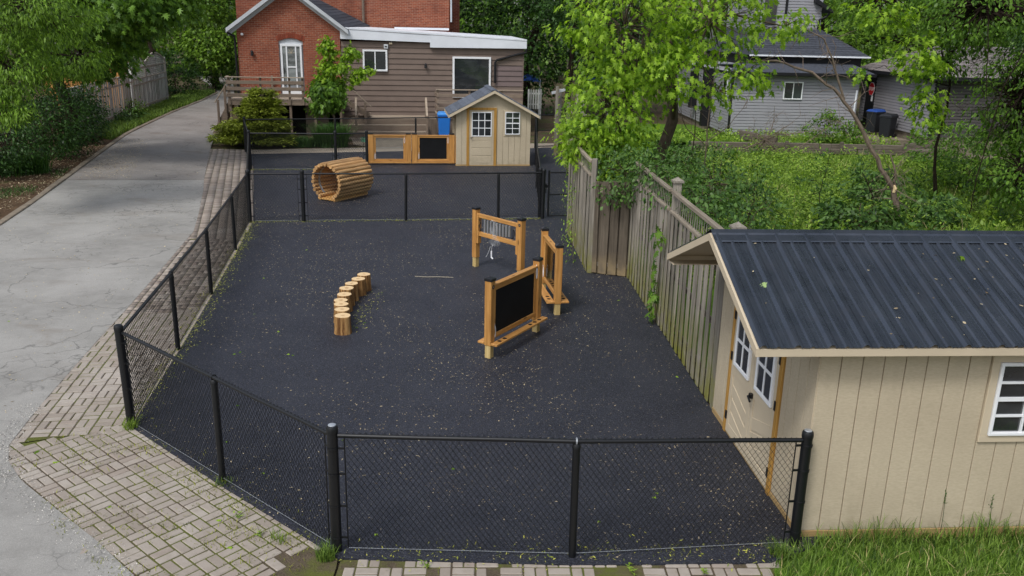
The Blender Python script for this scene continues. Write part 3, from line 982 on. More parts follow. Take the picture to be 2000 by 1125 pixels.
def chain_fence(name, label, runs, posts, w=0.033, wr=0.0021, rail_z=1.172, group='black chain link fencing', rail_r=0.0205, silver=(), strap=(), bands=True, z0=0.03, mesh_top=1.205, low=None):
    """runs: list of (a,b) rail spans with mesh; posts: list of (xy, 'T'|'L')"""
    o0 = np.array(posts[0][0] if posts else runs[0][0], float)
    kinds = {tuple(p): k for p, k in posts}
    low = low or {}
    t = thing(name, label, 'fence', (o0[0], o0[1], 0), 0, group)
    for i, (p, k) in enumerate(posts):
        po = link('post', ME_T if k == 'T' else ME_L, t, (p[0] - o0[0], p[1] - o0[1], 0))
        po['label'] = 'thick black end post' if k == 'T' else 'thinner black line post'
        po.rotation_euler = (random.gauss(0, 0.006), random.gauss(0, 0.006), 0)
        po.scale = (1, 1, low.get(tuple(p), 1.0))
        if k == 'T':
            link('post_cap', ME_CAP, po)
            if i in silver:
                link('worn_cap_top', ME_CAPS, po)
        else:
            ang = ground_frame(runs[0][0], runs[0][1])
            link('loop_cap', ME_LOOP, po, rotz=ang)
            if i in strap:
                link('bright_strap', ME_STRAP, po, rotz=ang)
    for a, b in runs:
        fa, fb = low.get(tuple(a), 1.0), low.get(tuple(b), 1.0)
        ea, eb = kinds.get(tuple(a)) != 'L', kinds.get(tuple(b)) != 'L'     # wire and rail run on past line posts
        a, b = np.array(a, float), np.array(b, float)
        L = np.linalg.norm(b - a)
        u = (b - a) / L
        a2, b2 = a + u * (0.05 if ea else 0.001) - o0, b - u * (0.05 if eb else 0.001) - o0
        n = max(2, int(L / 0.6))
        pts = [(a2[0] + (b2[0] - a2[0]) * i / n, a2[1] + (b2[1] - a2[1]) * i / n, rail_z * (fa + (fb - fa) * i / n) + (0 if i in (0, n) else random.gauss(0, 0.002))) for i in range(n + 1)]
        MB().tube(pts, rail_r, 10).build('top_rail', M['blackpipe'], t, smooth=True)
        m2, n2 = a + u * (0.105 if ea else 0.0) - o0, b - u * (0.105 if eb else 0.0) - o0
        V, Lp = chain_mesh(m2, n2, z0, mesh_top, w, wr, 1.38, fa, fb)
        stuff(link('wire_mesh', arr_mesh('wire_mesh', V, Lp, np.full(len(Lp) // 4, 4), M['wire'], smooth=True), t))
        MB().tube([(m2[0], m2[1], 0.05), (n2[0], n2[1], 0.05)], 0.0025, 5).build('tension_wire', M['galv'], t)
        if bands:
            ang = math.atan2(u[1], u[0])
            for e, (q, ex, rz) in enumerate(((m2, a - o0, ang), (n2, b - o0, ang + math.pi))):
                if not (ea, eb)[e]:
                    continue
                MB().tube([(q[0], q[1], 0.05), (q[0], q[1], 1.16 * (fa, fb)[e])], 0.006, 6).build('tension_bar', M['wire'], t)
                for z in (0.16, 0.48, 0.80, 1.05):
                    bb = link('band', ME_BAND, t, (ex[0], ex[1], z), rotz=rz)
                    link('band_bracket', ME_BRKT, bb)
    return t

P1, P2, P3 = (-4.47, 9.31), (-1.54, 6.84), (2.70, 7.10)
F1, D1 = (0.60, 6.83), (-2.98, 8.06)
Q1, G1, RR = (-6.28, 20.17), (-5.04, 20.35), (0.72, 21.30)
Q2, Q3 = (-8.52, 27.80), (-9.85, 31.72)
chain_fence('chain_link_fence', 'black chain link fence along the front edge, ending at the beige shed', [(P2, F1), (F1, P3)], [(P2, 'T'), (F1, 'L'), (P3, 'T')], 0.0268, 0.0026, silver=(0, 2), strap=(1,), low={P3: 0.94})
chain_fence('chain_link_fence', 'black chain link fence running diagonally beside the basket weave brick paving', [(P1, P2)], [(P1, 'T'), (D1, 'L')], 0.0268, 0.0026)
chain_fence('chain_link_fence', 'long black chain link fence between the play yard and the driveway', [(P1, (-4.84, 11.77)), ((-4.84, 11.77), (-5.27, 14.46)), ((-5.27, 14.46), (-5.81, 17.55)), ((-5.81, 17.55), Q1)],
            [((-4.84, 11.77), 'L'), ((-5.27, 14.46), 'L'), ((-5.81, 17.55), 'L'), (Q1, 'T')], 0.028, 0.0026, bands=False)
chain_fence('chain_link_fence', 'black chain link fence crossing the yard in front of the log tunnel', [(Q1, G1), (G1, (-2.63, 20.70)), ((-2.63, 20.70), (-0.38, 21.10)), ((-0.38, 21.10), RR)],
            [(G1, 'T'), ((-2.63, 20.70), 'L'), ((-0.38, 21.10), 'L'), (RR, 'T')], 0.032, 0.0030)
chain_fence('chain_link_fence', 'black chain link fence beside the paved path left of the log tunnel', [(Q1, Q2), (Q2, Q3)], [(Q2, 'T'), (Q3, 'T')], 0.036, 0.0032, bands=False)
chain_fence('chain_link_fence', 'black chain link fence ending at the open wooden play frame', [(Q2, (-5.83, 28.15)), ((-5.83, 28.15), (-4.86, 28.45))], [((-5.83, 28.15), 'T'), ((-4.86, 28.45), 'T')], 0.036, 0.0032)
chain_fence('chain_link_fence', 'black chain link fence in front of the wide deck steps', [(Q3, (-6.75, 32.70)), ((-6.75, 32.70), (-3.85, 33.72)), ((-3.85, 33.72), (-0.6, 34.7))],
            [((-6.75, 32.70), 'L'), ((-3.85, 33.72), 'L'), ((-0.6, 34.7), 'T')], 0.042, 0.0034, bands=False)
chain_fence('chain_link_fence', 'black chain link fence seen almost end on beside the small shed', [((0.66, 21.45), (0.66, 25.5)), ((0.66, 25.5), (0.72, 30.0)), ((0.72, 30.0), (0.80, 34.4))],
            [((0.66, 21.45), 'T'), ((0.66, 25.5), 'L'), ((0.72, 30.0), 'L'), ((0.80, 34.4), 'T')], 0.033, 0.0030, bands=False)

def gate(label, a, b, ztop, mid, z0=0.06):
    a, b = np.array(a, float), np.array(b, float)
    t = thing('chain_link_gate', label, 'gate', (a[0], a[1], 0), 0, 'black chain link gates')
    d = b - a
    for q in ((0, 0), tuple(d)):
        MB().tube([(q[0], q[1], z0), (q[0], q[1], ztop + 0.06)], 0.024, 10).build('gate_upright', M['blackpipe'], t, smooth=True)
    for z in (z0 + 0.02, mid, ztop):
        MB().tube([(0, 0, z), (d[0], d[1], z)], 0.019, 10).build('gate_rail', M['blackpipe'], t, smooth=True)
    V, Lp = chain_mesh((0, 0), d, z0, ztop, 0.033, 0.0030)
    stuff(link('wire_mesh', arr_mesh('wire_mesh', V, Lp, np.full(len(Lp) // 4, 4), M['wire'], smooth=True), t))
    return t
gt = gate('black chain link gate beside the weathered board fence', (0.86, 21.36), (1.62, 21.48), 1.17, 0.62)
lt = MB().box(-0.10, -0.02, -0.03, 0.03, 0.80, 0.86)
lt.tube([(-0.07, -0.04, 0.66), (-0.07, -0.04, 0.9)], 0.012, 8)
lt.build('latch', M['blackpipe'], gt)
gate('black chain link gate at the back, between small shed and old posts', (0.86, 34.5), (1.60, 34.8), 1.30, 0.70)

# ------------------------------------------------------------------ weathered board fence on the right
def board_run(t, a, b, h, pitch=0.122, bw=0.112, mat='fencewood', o0=(0, 0), side=1, jit=0.012, rails=(0.25, 1.0, 1.72)):
    a, b = np.array(a, float), np.array(b, float)
    L = np.linalg.norm(b - a)
    u = (b - a) / L
    n = np.array((-u[1], u[0])) * side
    ang = math.atan2(u[1], u[0])
    me = [MB().box(-bw / 2, bw / 2, -0.0095, 0.0095, 0.0, h).mesh('board', M[mat], bevel=0.004) for _ in range(2)]
    k = int(L / pitch)
    for i in range(k):
        x = (i + 0.5) * L / k
        off = 0.013 if i % 2 == 0 else -0.013
        p = a + u * x + n * off - np.array(o0)
        o = link('board', me[i % 2], t, (p[0], p[1], 0.015 + random.uniform(-0.012, 0.004)), rot=(random.gauss(0, 0.004), random.gauss(0, 0.006), ang + random.gauss(0, 0.02)))
    for z in rails:
        if z < h:
            pa, pb = a - np.array(o0), b - np.array(o0)
            MB().box(0, L, -side * 0.055 - 0.015, -side * 0.055 + 0.015, z - 0.04, z + 0.04).build('rail', M[mat + '_x' if mat + '_x' in M else mat], t, bevel=0.004, loc=(pa[0], pa[1], 0), rotz=ang)

def post_cap_mesh(h, w=0.10, m='fencewood'):
    p = MB().box(-w / 2, w / 2, -w / 2, w / 2, -0.1, h)
    c = MB().box(-w * 0.72, w * 0.72, -w * 0.72, w * 0.72, h, h + 0.03)
    e = w * 0.62
    c.add([(-e, -e, h + 0.03), (e, -e, h + 0.03), (e, e, h + 0.03), (-e, e, h + 0.03), (0, 0, h + 0.085)], [(0, 1, 4), (1, 2, 4), (2, 3, 4), (3, 0, 4)])
    return p.mesh('post', M[m], bevel=0.006), c.mesh('post_cap', M[m])

WA, WB, WC, WD = (1.27, 19.92), (1.47, 16.40), (2.24, 16.14), (2.60, 9.95)
bf = thing('board_fence', 'tall weathered board on board fence with slatted top, beside the beige shed', 'fence', (*WC, 0))
board_run(bf, WC, WD, 1.93, o0=WC, side=-1)
for sx, hh in ((3.05, 2.40), (6.1, 2.38)):
    u = np.array(WD) - np.array(WC); u /= np.linalg.norm(u)
    pm_, cm_ = post_cap_mesh(hh, 0.115)
    q = u * sx + np.array((u[1], -u[0])) * -0.02
    po = link('post', pm_, bf, (q[0] + 0.05, q[1], 0), rotz=math.atan2(u[1], u[0]))
    link('post_cap', cm_, po)
ang = math.atan2(u[1], u[0])
def slat_top(t, s0, s1, z0, z1):
    L = s1 - s0
    o = u * s0
    for z, hh in ((z0, 0.045), (z1, 0.05)):
        MB().box(0, L, -0.035, 0.035, z - hh / 2, z + hh / 2).build('lattice_rail', M['fencewood_x'], t, bevel=0.004, loc=(o[0], o[1], 0), rotz=ang)
    sl = MB().box(-0.010, 0.010, -0.003, 0.003, 0, z1 - z0 - 0.03).mesh('slat', M['fencewood'])
    k = int(L / 0.115)
    for i in range(k):
        q = o + u * (i + 0.5) * L / k
        link('slat', sl, t, (q[0], q[1], z0 + 0.015), rot=(0, random.gauss(0, 0.01), ang))
slat_top(bf, 0.2, 2.97, 1.96, 2.26)
slat_top(bf, 3.13, 6.03, 1.96, 2.26)

bf2 = thing('board_fence', 'four wide dark weathered boards closing the jog in the fence', 'fence', (*WB, 0))
a_, b_ = np.array(WB), np.array(WC)
ub = (b_ - a_) / np.linalg.norm(b_ - a_)
angb = math.atan2(ub[1], ub[0])
for i in range(4):
    me = MB().box(-0.082, 0.082, -0.011, 0.011, 0, 1.80 + 0.02 * i).mesh('board', M['fencedark'], bevel=0.005)
    q = ub * (0.10 + 0.195 * i)
    link('board', me, bf2, (q[0], q[1], 0.02 if i else 0.03), rot=(0, random.gauss(0, 0.006), angb))
for i in range(4):
    me = MB().box(-0.07, 0.07, -0.010, 0.010, 0, 1.80).mesh('board', M['fencedark'], bevel=0.005)
    q = ub * (0.195 + 0.195 * i) + np.array((-ub[1], ub[0])) * 0.05
    link('board', me, bf2, (q[0], q[1], 0.02), rotz=angb)
for z in (0.2, 1.66):
    MB().box(0, 0.8, 0.02, 0.05, z - 0.045, z + 0.045).build('rail', M['fencewood_x'], bf2, bevel=0.004, rotz=angb)

bf3 = thing('board_fence', 'pale weathered board fence section with climbing vine, next to the chain link gate', 'fence', (*WA, 0))
board_run(bf3, WA, WB, 1.88, pitch=0.110, bw=0.10, o0=WA, side=-1)
pm_, cm_ = post_cap_mesh(2.25, 0.10)
po = link('post', pm_, bf3, (WB[0] - WA[0] + 0.05, WB[1] - WA[1] + 0.02, 0), rotz=angb)
u = np.array(WB) - np.array(WA); u /= np.linalg.norm(u); ang = math.atan2(u[1], u[0])
slat_top(bf3, 0.1, 3.4, 1.92, 2.18)

# old fence posts and loose boards further back
of = thing('old_fence', 'remains of an old grey board fence beyond the small shed', 'fence', (1.5, 32.5, 0))
for i, (dx, dy, h, w) in enumerate([(0.0, 0.0, 2.55, 0.11), (0.14, 0.3, 2.45, 0.10), (0.42, -0.3, 2.0, 0.12), (0.62, -0.6, 1.95, 0.05), (0.72, -0.4, 2.35, 0.09), (0.9, -0.9, 2.2, 0.10), (0.98, -1.5, 1.7, 0.12), (1.05, -2.0, 1.75, 0.12), (0.6, -3.2, 1.8, 0.12), (0.5, -4.2, 1.8, 0.12)]):
    MB().box(-w / 2, w / 2, -0.03, 0.03, -0.05, h).build('board' if i % 2 else 'post', M['fencewood'], of, bevel=0.006, loc=(dx, dy, 0), rotz=random.uniform(-0.4, 0.4))
MB().bar((-0.2, 0, 2.3), (0.3, 0.2, 2.42), 0.05, 0.09).build('rail', M['greytrim'], of)
MB().bar((0.5, -0.3, 1.7), (1.1, -2.2, 1.3), 0.04, 0.08).build('rail', M['fencewood_x'], of)
MB().bar((1.0, -1.8, 1.6), (0.4, -12.4, 1.6), 0.04, 0.08).build('rail', M['fencewood_x'], of)

# ------------------------------------------------------------------ windows and doors (front faces local -y)
def window(parent, x0, x1, z0, z1, y, fw, cols, rows, fm, gm, name='window', mw=0.02, sash=None, depth=0.04, sill=False):
    fr = MB()
    fr.box(x0, x1, y - depth, y + 0.02, z1 - fw, z1)
    fr.box(x0, x1, y - depth - (0.02 if sill else 0), y + 0.02, z0, z0 + fw)
    fr.box(x0, x0 + fw, y - depth, y + 0.02, z0 + fw, z1 - fw)
    fr.box(x1 - fw, x1, y - depth, y + 0.02, z0 + fw, z1 - fw)
    w = fr.build(name, fm, parent, bevel=0.004)
    a0, a1, b0, b1 = x0 + fw, x1 - fw, z0 + fw, z1 - fw
    mu = MB()
    for i in range(1, cols):
        c = a0 + (a1 - a0) * i / cols
        mu.box(c - mw / 2, c + mw / 2, y - depth * 0.75, y, b0, b1)
    for j in range(1, rows):
        c = b0 + (b1 - b0) * j / rows
        ww = mw * (1.8 if sash and j == sash else 1)
        mu.box(a0, a1, y - depth * 0.72, y - 0.001, c - ww / 2, c + ww / 2)
    if mu.v:
        mu.build('muntin', fm, w)
    for i in range(cols):
        for j in range(rows):
            p0, p1 = a0 + (a1 - a0) * i / cols, a0 + (a1 - a0) * (i + 1) / cols
            q0, q1 = b0 + (b1 - b0) * j / rows, b0 + (b1 - b0) * (j + 1) / rows
            MB().box(p0 + 0.003, p1 - 0.003, y - 0.010, y - 0.002, q0 + 0.003, q1 - 0.003).build('pane', gm, w)
    return w

# ------------------------------------------------------------------ the beige storage shed in the foreground
SH_L, SH_D, SH_H, RZ = 3.70, 2.80, 1.93, 2.66
shed = thing('storage_shed', 'large beige wooden shed with black metal roof and double doors', 'shed', (2.775, 7.24, 0), R(4.2))
MB().box(0.02, SH_L - 0.02, 0.02, SH_D - 0.02, 0.08, SH_H).build('wall_core', M['dark_groove'], shed)
g = MB()
g.extr([(0.02, 0.02, SH_H), (0.02, SH_D - 0.02, SH_H), (0.02, SH_D / 2, RZ - 0.06)], (0.03, 0, 0))
g.build('gable', M['beige'], shed)
# grooved siding, board by board: long wall facing the camera, door wall facing left
wz0 = 0.085
def siding_board(x0, x1, z0, z1):
    return MB().box(x0, x1, -0.006, 0.022, z0, z1)
bw = 0.203
x = 0.0
first = True
while x < SH_L - 0.01:
    x1 = min(SH_L, x + (0.20 if not first else 0.195))
    if x < 1.60 - 0.01 and x1 <= 1.62 or x > 2.38:
        siding_board(x + 0.004, x1 - 0.004, wz0, SH_H).build('siding_board', M['beige'], shed, bevel=0.003)
    else:
        siding_board(x + 0.004, x1 - 0.004, wz0, 1.00).build('siding_board', M['beige'], shed, bevel=0.003)
        siding_board(x + 0.004, x1 - 0.004, 1.885, SH_H).build('siding_board', M['beige'], shed, bevel=0.003)
    first = False
    x = x1
# window with wide beige surround
tr = MB()
tr.box(1.60, 2.38, -0.028, 0.02, 1.80, 1.885); tr.box(1.60, 2.38, -0.028, 0.02, 1.0, 1.07)
tr.box(1.60, 1.675, -0.028, 0.02, 1.07, 1.80); tr.box(2.305, 2.38, -0.028, 0.02, 1.07, 1.80)
tr.build('window_surround', M['beige_trim'], shed, bevel=0.004)
window(shed, 1.678, 2.302, 1.072, 1.798, -0.005, 0.032, 2, 4, M['white'], M['glass'], mw=0.02, sash=2)
# door wall: local x runs towards the camera after a quarter turn
RW = -math.pi / 2
def dw(mb, name, mat, bevel=0.003, parent=None):
    return mb.build(name, mat, shed if parent is None else parent, bevel=bevel, rotz=RW)
# after the turn: (x,y)->(y,-x): x_local=-v, y_local=u
for (v0, v1) in ((0.0, 0.2), (0.2, 0.4), (0.4, 0.6), (0.6, 0.735), (2.30, 2.45), (2.45, 2.65), (2.65, 2.80)):
    dw(MB().box(-v1 + 0.004, -v0 - 0.004, -0.006, 0.022, wz0, SH_H), 'siding_board', M['beige'])
dw(MB().box(-2.30, -0.735, -0.006, 0.022, 1.70, SH_H), 'siding_board', M['beige'])
for v0, v1 in ((0.735, 0.815), (2.225, 2.30)):
    dw(MB().box(-v1, -v0, -0.03, 0.02, 0.02, 1.70), 'door_trim', M['trimwood'], 0.004)
dw(MB().box(-2.30, -0.735, -0.031, 0.02, 1.70, 1.78), 'door_trim', M['trimwood'], 0.004)
for k, (v0, v1) in enumerate(((0.82, 1.515), (1.525, 2.22))):
    x0, x1 = -v1, -v0
    db = MB().box(x0, x1, -0.012, 0.02, 0.05, 1.69)
    st = 0.085
    db.box(x0, x0 + st, -0.022, -0.011, 0.05, 1.69); db.box(x1 - st, x1, -0.022, -0.011, 0.05, 1.69)
    for za, zb in ((0.05, 0.17), (0.80, 0.92), (1.60, 1.69)):
        db.box(x0 + st, x1 - st, -0.022, -0.011, za, zb)
    for i in range(3):                                      # slanted inlay boards in the lower panel
        za = 0.22 + 0.17 * i
        s = 1 if k == 0 else -1
        db.bar((x0 + st, -0.0135, za - 0.05 * s), (x1 - st, -0.0135, za + 0.10 * s), 0.01, 0.14)
    d = dw(db, 'door', M['beige_trim'], 0.003)
    window(d, x0 + 0.10, x1 - 0.10, 0.93, 1.59, -0.022, 0.045, 2, 2, M['white'], M['glass'], 'door_window', mw=0.035, depth=0.02)
    hv = x0 + 0.05 if k == 0 else x1 - 0.05
    if k == 0:
        h = MB().lathe((hv, -0.04, 0.80), [(0.028, 0), (0.028, 0.05)], 10)
        h.tube([(hv, -0.03, 0.82), (hv, -0.075, 0.82), (hv + 0.10, -0.085, 0.80)], 0.012, 8)
        h.build('handle', M['hardware'], d, smooth=True)
    hx = (x1 + 0.005) if k == 0 else (x0 - 0.005)
    for z in (0.25, 1.0, 1.5):
        MB().box(hx - 0.02, hx + 0.02, -0.036, -0.022, z - 0.05, z + 0.05).build('hinge', M['hardware'], d)
# skids and corner boards
MB().box(-0.01, SH_L, -0.012, 0.06, -0.02, 0.082).build('skid', M['skid'], shed, bevel=0.004)
dw(MB().box(-SH_D, -0.065, -0.012, 0.06, -0.02, 0.082), 'skid', M['skid'], 0.004)
# roof: two slopes of ribbed steel sheets, ridge cap, fascias
EV, OV_L, OV_R = -0.20, -0.66, SH_L + 0.3
EZ = 2.02
slope_len = math.hypot(SH_D / 2 - EV, RZ - EZ)
def rib_profile(width):
    pts = []
    p = 0.0
    while p < width - 0.001:
        e = min(width, p + 0.305)
        for dx, h in ((0, 0), (0.024, 0.030), (0.050, 0.030), (0.072, 0.0), (0.088, 0.0), (0.091, 0.005), (0.103, 0.005), (0.106, 0), (0.146, 0.0), (0.160, 0.016), (0.178, 0.016), (0.192, 0.0), (0.222, 0), (0.225, 0.005), (0.237, 0.005), (0.240, 0), (0.268, 0.0), (0.271, 0.004), (0.280, 0.004), (0.283, 0)):
            if p + dx <= e + 1e-6:
                pts.append((p + dx, h))
        p += 0.305
    pts.append((width, 0))
    return pts
def roof_sheet(x0, x1, y0, z0, y1, z1):
    """lower edge y0,z0, upper edge y1,z1"""
    d = Vector((0, y1 - y0, z1 - z0)).normalized()
    nn = Vector((0, -d.z, d.y))
    if nn.z < 0:
        nn = -nn
    vs, fs = [], []
    pr = rib_profile(x1 - x0)
    for yy, zz in ((y0, z0), (y1, z1)):
        for px, h in pr:
            vs.append((x0 + px, yy + nn.y * h, zz + nn.z * h))
    n = len(pr)
    for i in range(n - 1):
        fs.append((i, i + 1, n + i + 1, n + i))
    return MB().add(vs, fs)
xx = OV_L
while xx < OV_R - 0.05:
    x2 = min(OV_R, xx + 0.915)
    roof_sheet(xx, x2, EV - 0.02, EZ, SH_D / 2, RZ).build('roof_sheet', M['metalroof'], shed)
    roof_sheet(xx, x2, SH_D - EV + 0.02, EZ, SH_D / 2, RZ).build('roof_sheet', M['metalroof'], shed)
    xx = x2
sub = MB()
for y0, y1 in ((EV, SH_D / 2), (SH_D - EV, SH_D / 2)):
    sub.extr([(OV_L + 0.02, y0, EZ - 0.012), (OV_R - 0.02, y0, EZ - 0.012), (OV_R - 0.02, y1, RZ - 0.012), (OV_L + 0.02, y1, RZ - 0.012)], (0, 0, -0.02))
sub.build('roof_decking', M['beige_trim'], shed)
rc = MB()
k = (RZ - EZ) / (SH_D / 2 - EV)
for s in (-1, 1):
    pr = [(0, 0.035), (0.05, 0.030), (0.06, 0.034), (0.075, 0.024), (0.165, 0.022), (0.17, 0.012)]
    for (a, za), (b, zb) in zip(pr[:-1], pr[1:]):
        ya, yb = SH_D / 2 + s * a, SH_D / 2 + s * b
        rc.add([(OV_L - 0.012, ya, RZ - a * k + za), (OV_R, ya, RZ - a * k + za), (OV_R, yb, RZ - b * k + zb), (OV_L - 0.012, yb, RZ - b * k + zb)], [(0, 1, 2, 3)])
rc.build('ridge_cap', M['metalroof'], shed)
MB().box(OV_L, OV_R, EV - 0.012, EV + 0.012, EZ - 0.085, EZ - 0.012).build('fascia', M['beige_trim'], shed, bevel=0.003)
MB().box(OV_L, OV_R, SH_D - EV - 0.012, SH_D - EV + 0.012, EZ - 0.085, EZ - 0.012).build('fascia', M['beige_trim'], shed, bevel=0.003)
for y0, y1 in ((EV - 0.012, SH_D / 2), (SH_D - EV + 0.012, SH_D / 2)):
    MB().extr([(OV_L - 0.022, y0, EZ - 0.085), (OV_L - 0.022, y0, EZ - 0.008), (OV_L - 0.022, y1, RZ - 0.006), (OV_L - 0.022, y1, RZ - 0.085)], (0.024, 0, 0)).build('rake_board', M['beige_trim'], shed)
sf = MB()
sf.box(OV_L + 0.004, 0.0, SH_D + 0.005, SH_D - EV - 0.015, EZ - 0.088, EZ - 0.075)
sf.box(OV_L + 0.004, OV_R - 0.02, EV + 0.015, 0.0, EZ - 0.088, EZ - 0.075)
sf.build('soffit', M['beige_trim'], shed)
# a rain head of leaves and maple keys on the roof
def on_roof(px, py):
    return (px, py, EZ + (py - EV) * k + 0.006)
rrng = np.random.default_rng(5)
N = 90
rx, ry = rrng.uniform(-0.5, 3.4, N) ** 1.0, rrng.uniform(EV + 0.05, SH_D / 2 - 0.2, N)
rx = np.where(rrng.random(N) < 0.55, rrng.uniform(1.2, 3.4, N), rx)
P = np.stack([rx, ry, EZ + (ry - EV) * k + 0.026], -1)
a = rrng.uniform(0, 6.28, N)
T = np.stack([np.cos(a), np.sin(a), np.full(N, 0.25)], -1)
rl = link('roof_litter', leaves('roof_litter', P, T, np.tile((0, -0.4, 1.0), (N, 1)) + rrng.normal(0, 0.25, (N, 3)), rrng.uniform(0.014, 0.046, N), TM_OVAL, M['litter'], rrng.random(N)))
rl.location = shed.location; rl.rotation_euler = shed.rotation_euler
tag(rl, 'dry maple keys and seed litter scattered on the black metal roof', 'litter', kind='stuff')
def fallen_leaf(loc, size, rot, label, mat='lf_maple', group=None, slope=0.0):
    me = leaves('fallen_leaf', np.zeros((1, 3)), np.array([[math.cos(rot), math.sin(rot), 0.0]]), np.array([[0, 0, 1.0]]), np.array([size]), TM_MAPLE, M[mat], np.array([random.random()]))
    o = link('fallen_leaf', me, None, loc)
    o.rotation_euler = (slope, 0, 0)
    return tag(o, label, 'leaf', group)
sa = shed.rotation_euler[2]
def shed_w(x, y, z):
    return (2.775 + x * math.cos(sa) - y * math.sin(sa), 7.24 + x * math.sin(sa) + y * math.cos(sa), z)
M['lf_pale'] = leafmat('pale_fallen_leaf', S(150, 178, 110), S(186, 206, 150), 0.2, 0.3)
fallen_leaf(shed_w(-0.32, 0.60, EZ + 0.8 * k + 0.036), 0.17, 3.6, 'large pale green maple leaf lying on the left part of the metal roof', 'lf_pale', slope=math.atan(k))
fallen_leaf(shed_w(1.75, 0.98, EZ + 1.18 * k + 0.036), 0.13, 0.2, 'green leaf lying high in the middle of the metal roof', 'lf_maple', slope=math.atan(k))

# ------------------------------------------------------------------ small beige garden shed at the back of the yard
ps = thing('garden_shed', 'small beige garden shed with grey shingle roof and glazed single door', 'shed', (-2.01, 29.45, 0), R(8.0))
PW, PD, PH, PR = 2.55, 2.0, 1.90, 2.52
MB().box(0.02, PW - 0.02, 0.02, PD, 0.07, PH).build('wall_core', M['dark_groove'], ps)
MB().extr([(0.0, 0.0, PH), (PW, 0.0, PH), (PW / 2, 0.0, PR - 0.05)], (0, 0.03, 0)).build('gable', M['beige'], ps)
x = 0.0
while x < PW - 0.01:
    x1 = min(PW, x + 0.2)
    if not (x > 0.38 and x1 < 1.34):
        MB().box(x + 0.004, x1 - 0.004, -0.006, 0.022, 0.07, PH).build('siding_board', M['beige'], ps, bevel=0.003)
    x = x1
MB().box(0.38, 1.42, -0.005, 0.02, 1.96, 2.0).build('siding_board', M['beige'], ps)
for (a0, a1, b0, b1) in ((0.36, 0.45, 0.02, 1.98), (1.29, 1.38, 0.02, 1.98), (0.45, 1.29, 1.90, 1.98)):
    MB().box(a0, a1, -0.03, 0.02, b0, b1).build('door_trim', M['trimwood'], ps, bevel=0.004)
db = MB().box(0.455, 1.285, -0.014, 0.02, 0.05, 1.895)
for za in (0.12, 0.38, 0.64, 0.9):
    db.box(0.52, 1.22, -0.022, -0.013, za, za + 0.235)
d = db.build('door', M['beige'], ps, bevel=0.004)
window(d, 0.53, 1.21, 1.02, 1.84, -0.016, 0.03, 3, 3, M['white'], M['glass'], 'door_window', mw=0.025, depth=0.02)
MB().tube([(0.50, -0.02, 0.98), (0.50, -0.07, 0.98), (0.58, -0.075, 0.98)], 0.013, 6).build('handle', M['hardware'], d)
tr = MB()
tr.box(1.62, 2.22, -0.02, 0.02, 1.03, 1.09); tr.box(1.62, 1.665, -0.02, 0.02, 1.09, 1.85); tr.box(2.175, 2.22, -0.02, 0.02, 1.09, 1.85); tr.box(1.62, 2.22, -0.02, 0.02, 1.85, 1.89)
tr.build('window_surround', M['beige'], ps, bevel=0.003)
window(ps, 1.668, 2.172, 1.092, 1.848, -0.012, 0.028, 2, 4, M['white'], M['glass'], mw=0.02, sash=2)
MB().box(-0.01, PW + 0.01, -0.012, 0.05, -0.02, 0.07).build('skid', M['skid'], ps, bevel=0.004)
# roof: shingle courses on both slopes
ox, oz = 0.26, 0.0
k2 = (PR - PH + 0.06) / (PW / 2)
for s in (-1, 1):
    run = PW / 2 + ox
    nC = 10
    for i in range(nC):
        t0, t1 = i / nC, (i + 1.12) / nC
        xa, xb = PW / 2 + s * run * (1 - t0), PW / 2 + s * run * max(0, 1 - t1)
        za, zb = PR + 0.055 - k2 * run * (1 - t0) + 0.012, PR + 0.055 - k2 * run * max(0, 1 - t1)
        MB().extr([(xa, -0.22, za), (xa, PD + 0.2, za), (xb, PD + 0.2, zb), (xb, -0.22, zb)], (0, 0, -0.012)).build('shingle_course', M['shingle'], ps)
    xa = PW / 2 + s * run
    MB().extr([(PW / 2, -0.235, PR + 0.04), (PW / 2, -0.235, PR - 0.05), (xa, -0.235, PR - 0.05 - k2 * run), (xa, -0.235, PR + 0.04 - k2 * run)], (0, 0.025, 0)).build('rake_board', M['beige_trim'], ps)
    MB().extr([(PW / 2, -0.21, PR + 0.03), (xa, -0.21, PR + 0.03 - k2 * run), (xa, PD + 0.18, PR + 0.03 - k2 * run), (PW / 2, PD + 0.18, PR + 0.03)], (0, 0, -0.015)).build('roof_decking', M['beige_trim'], ps)
    MB().box(min(xa, xa - s * 0.02), max(xa, xa - s * 0.02), -0.21, PD + 0.18, PR - 0.05 - k2 * run, PR + 0.035 - k2 * run).build('fascia', M['beige_trim'], ps)
MB().extr([(PW / 2 - 0.12, -0.23, PR + 0.035), (PW / 2, -0.23, PR + 0.08), (PW / 2 + 0.12, -0.23, PR + 0.035)], (0, PD + 0.44, 0)).build('ridge_cap', M['shingle'], ps)

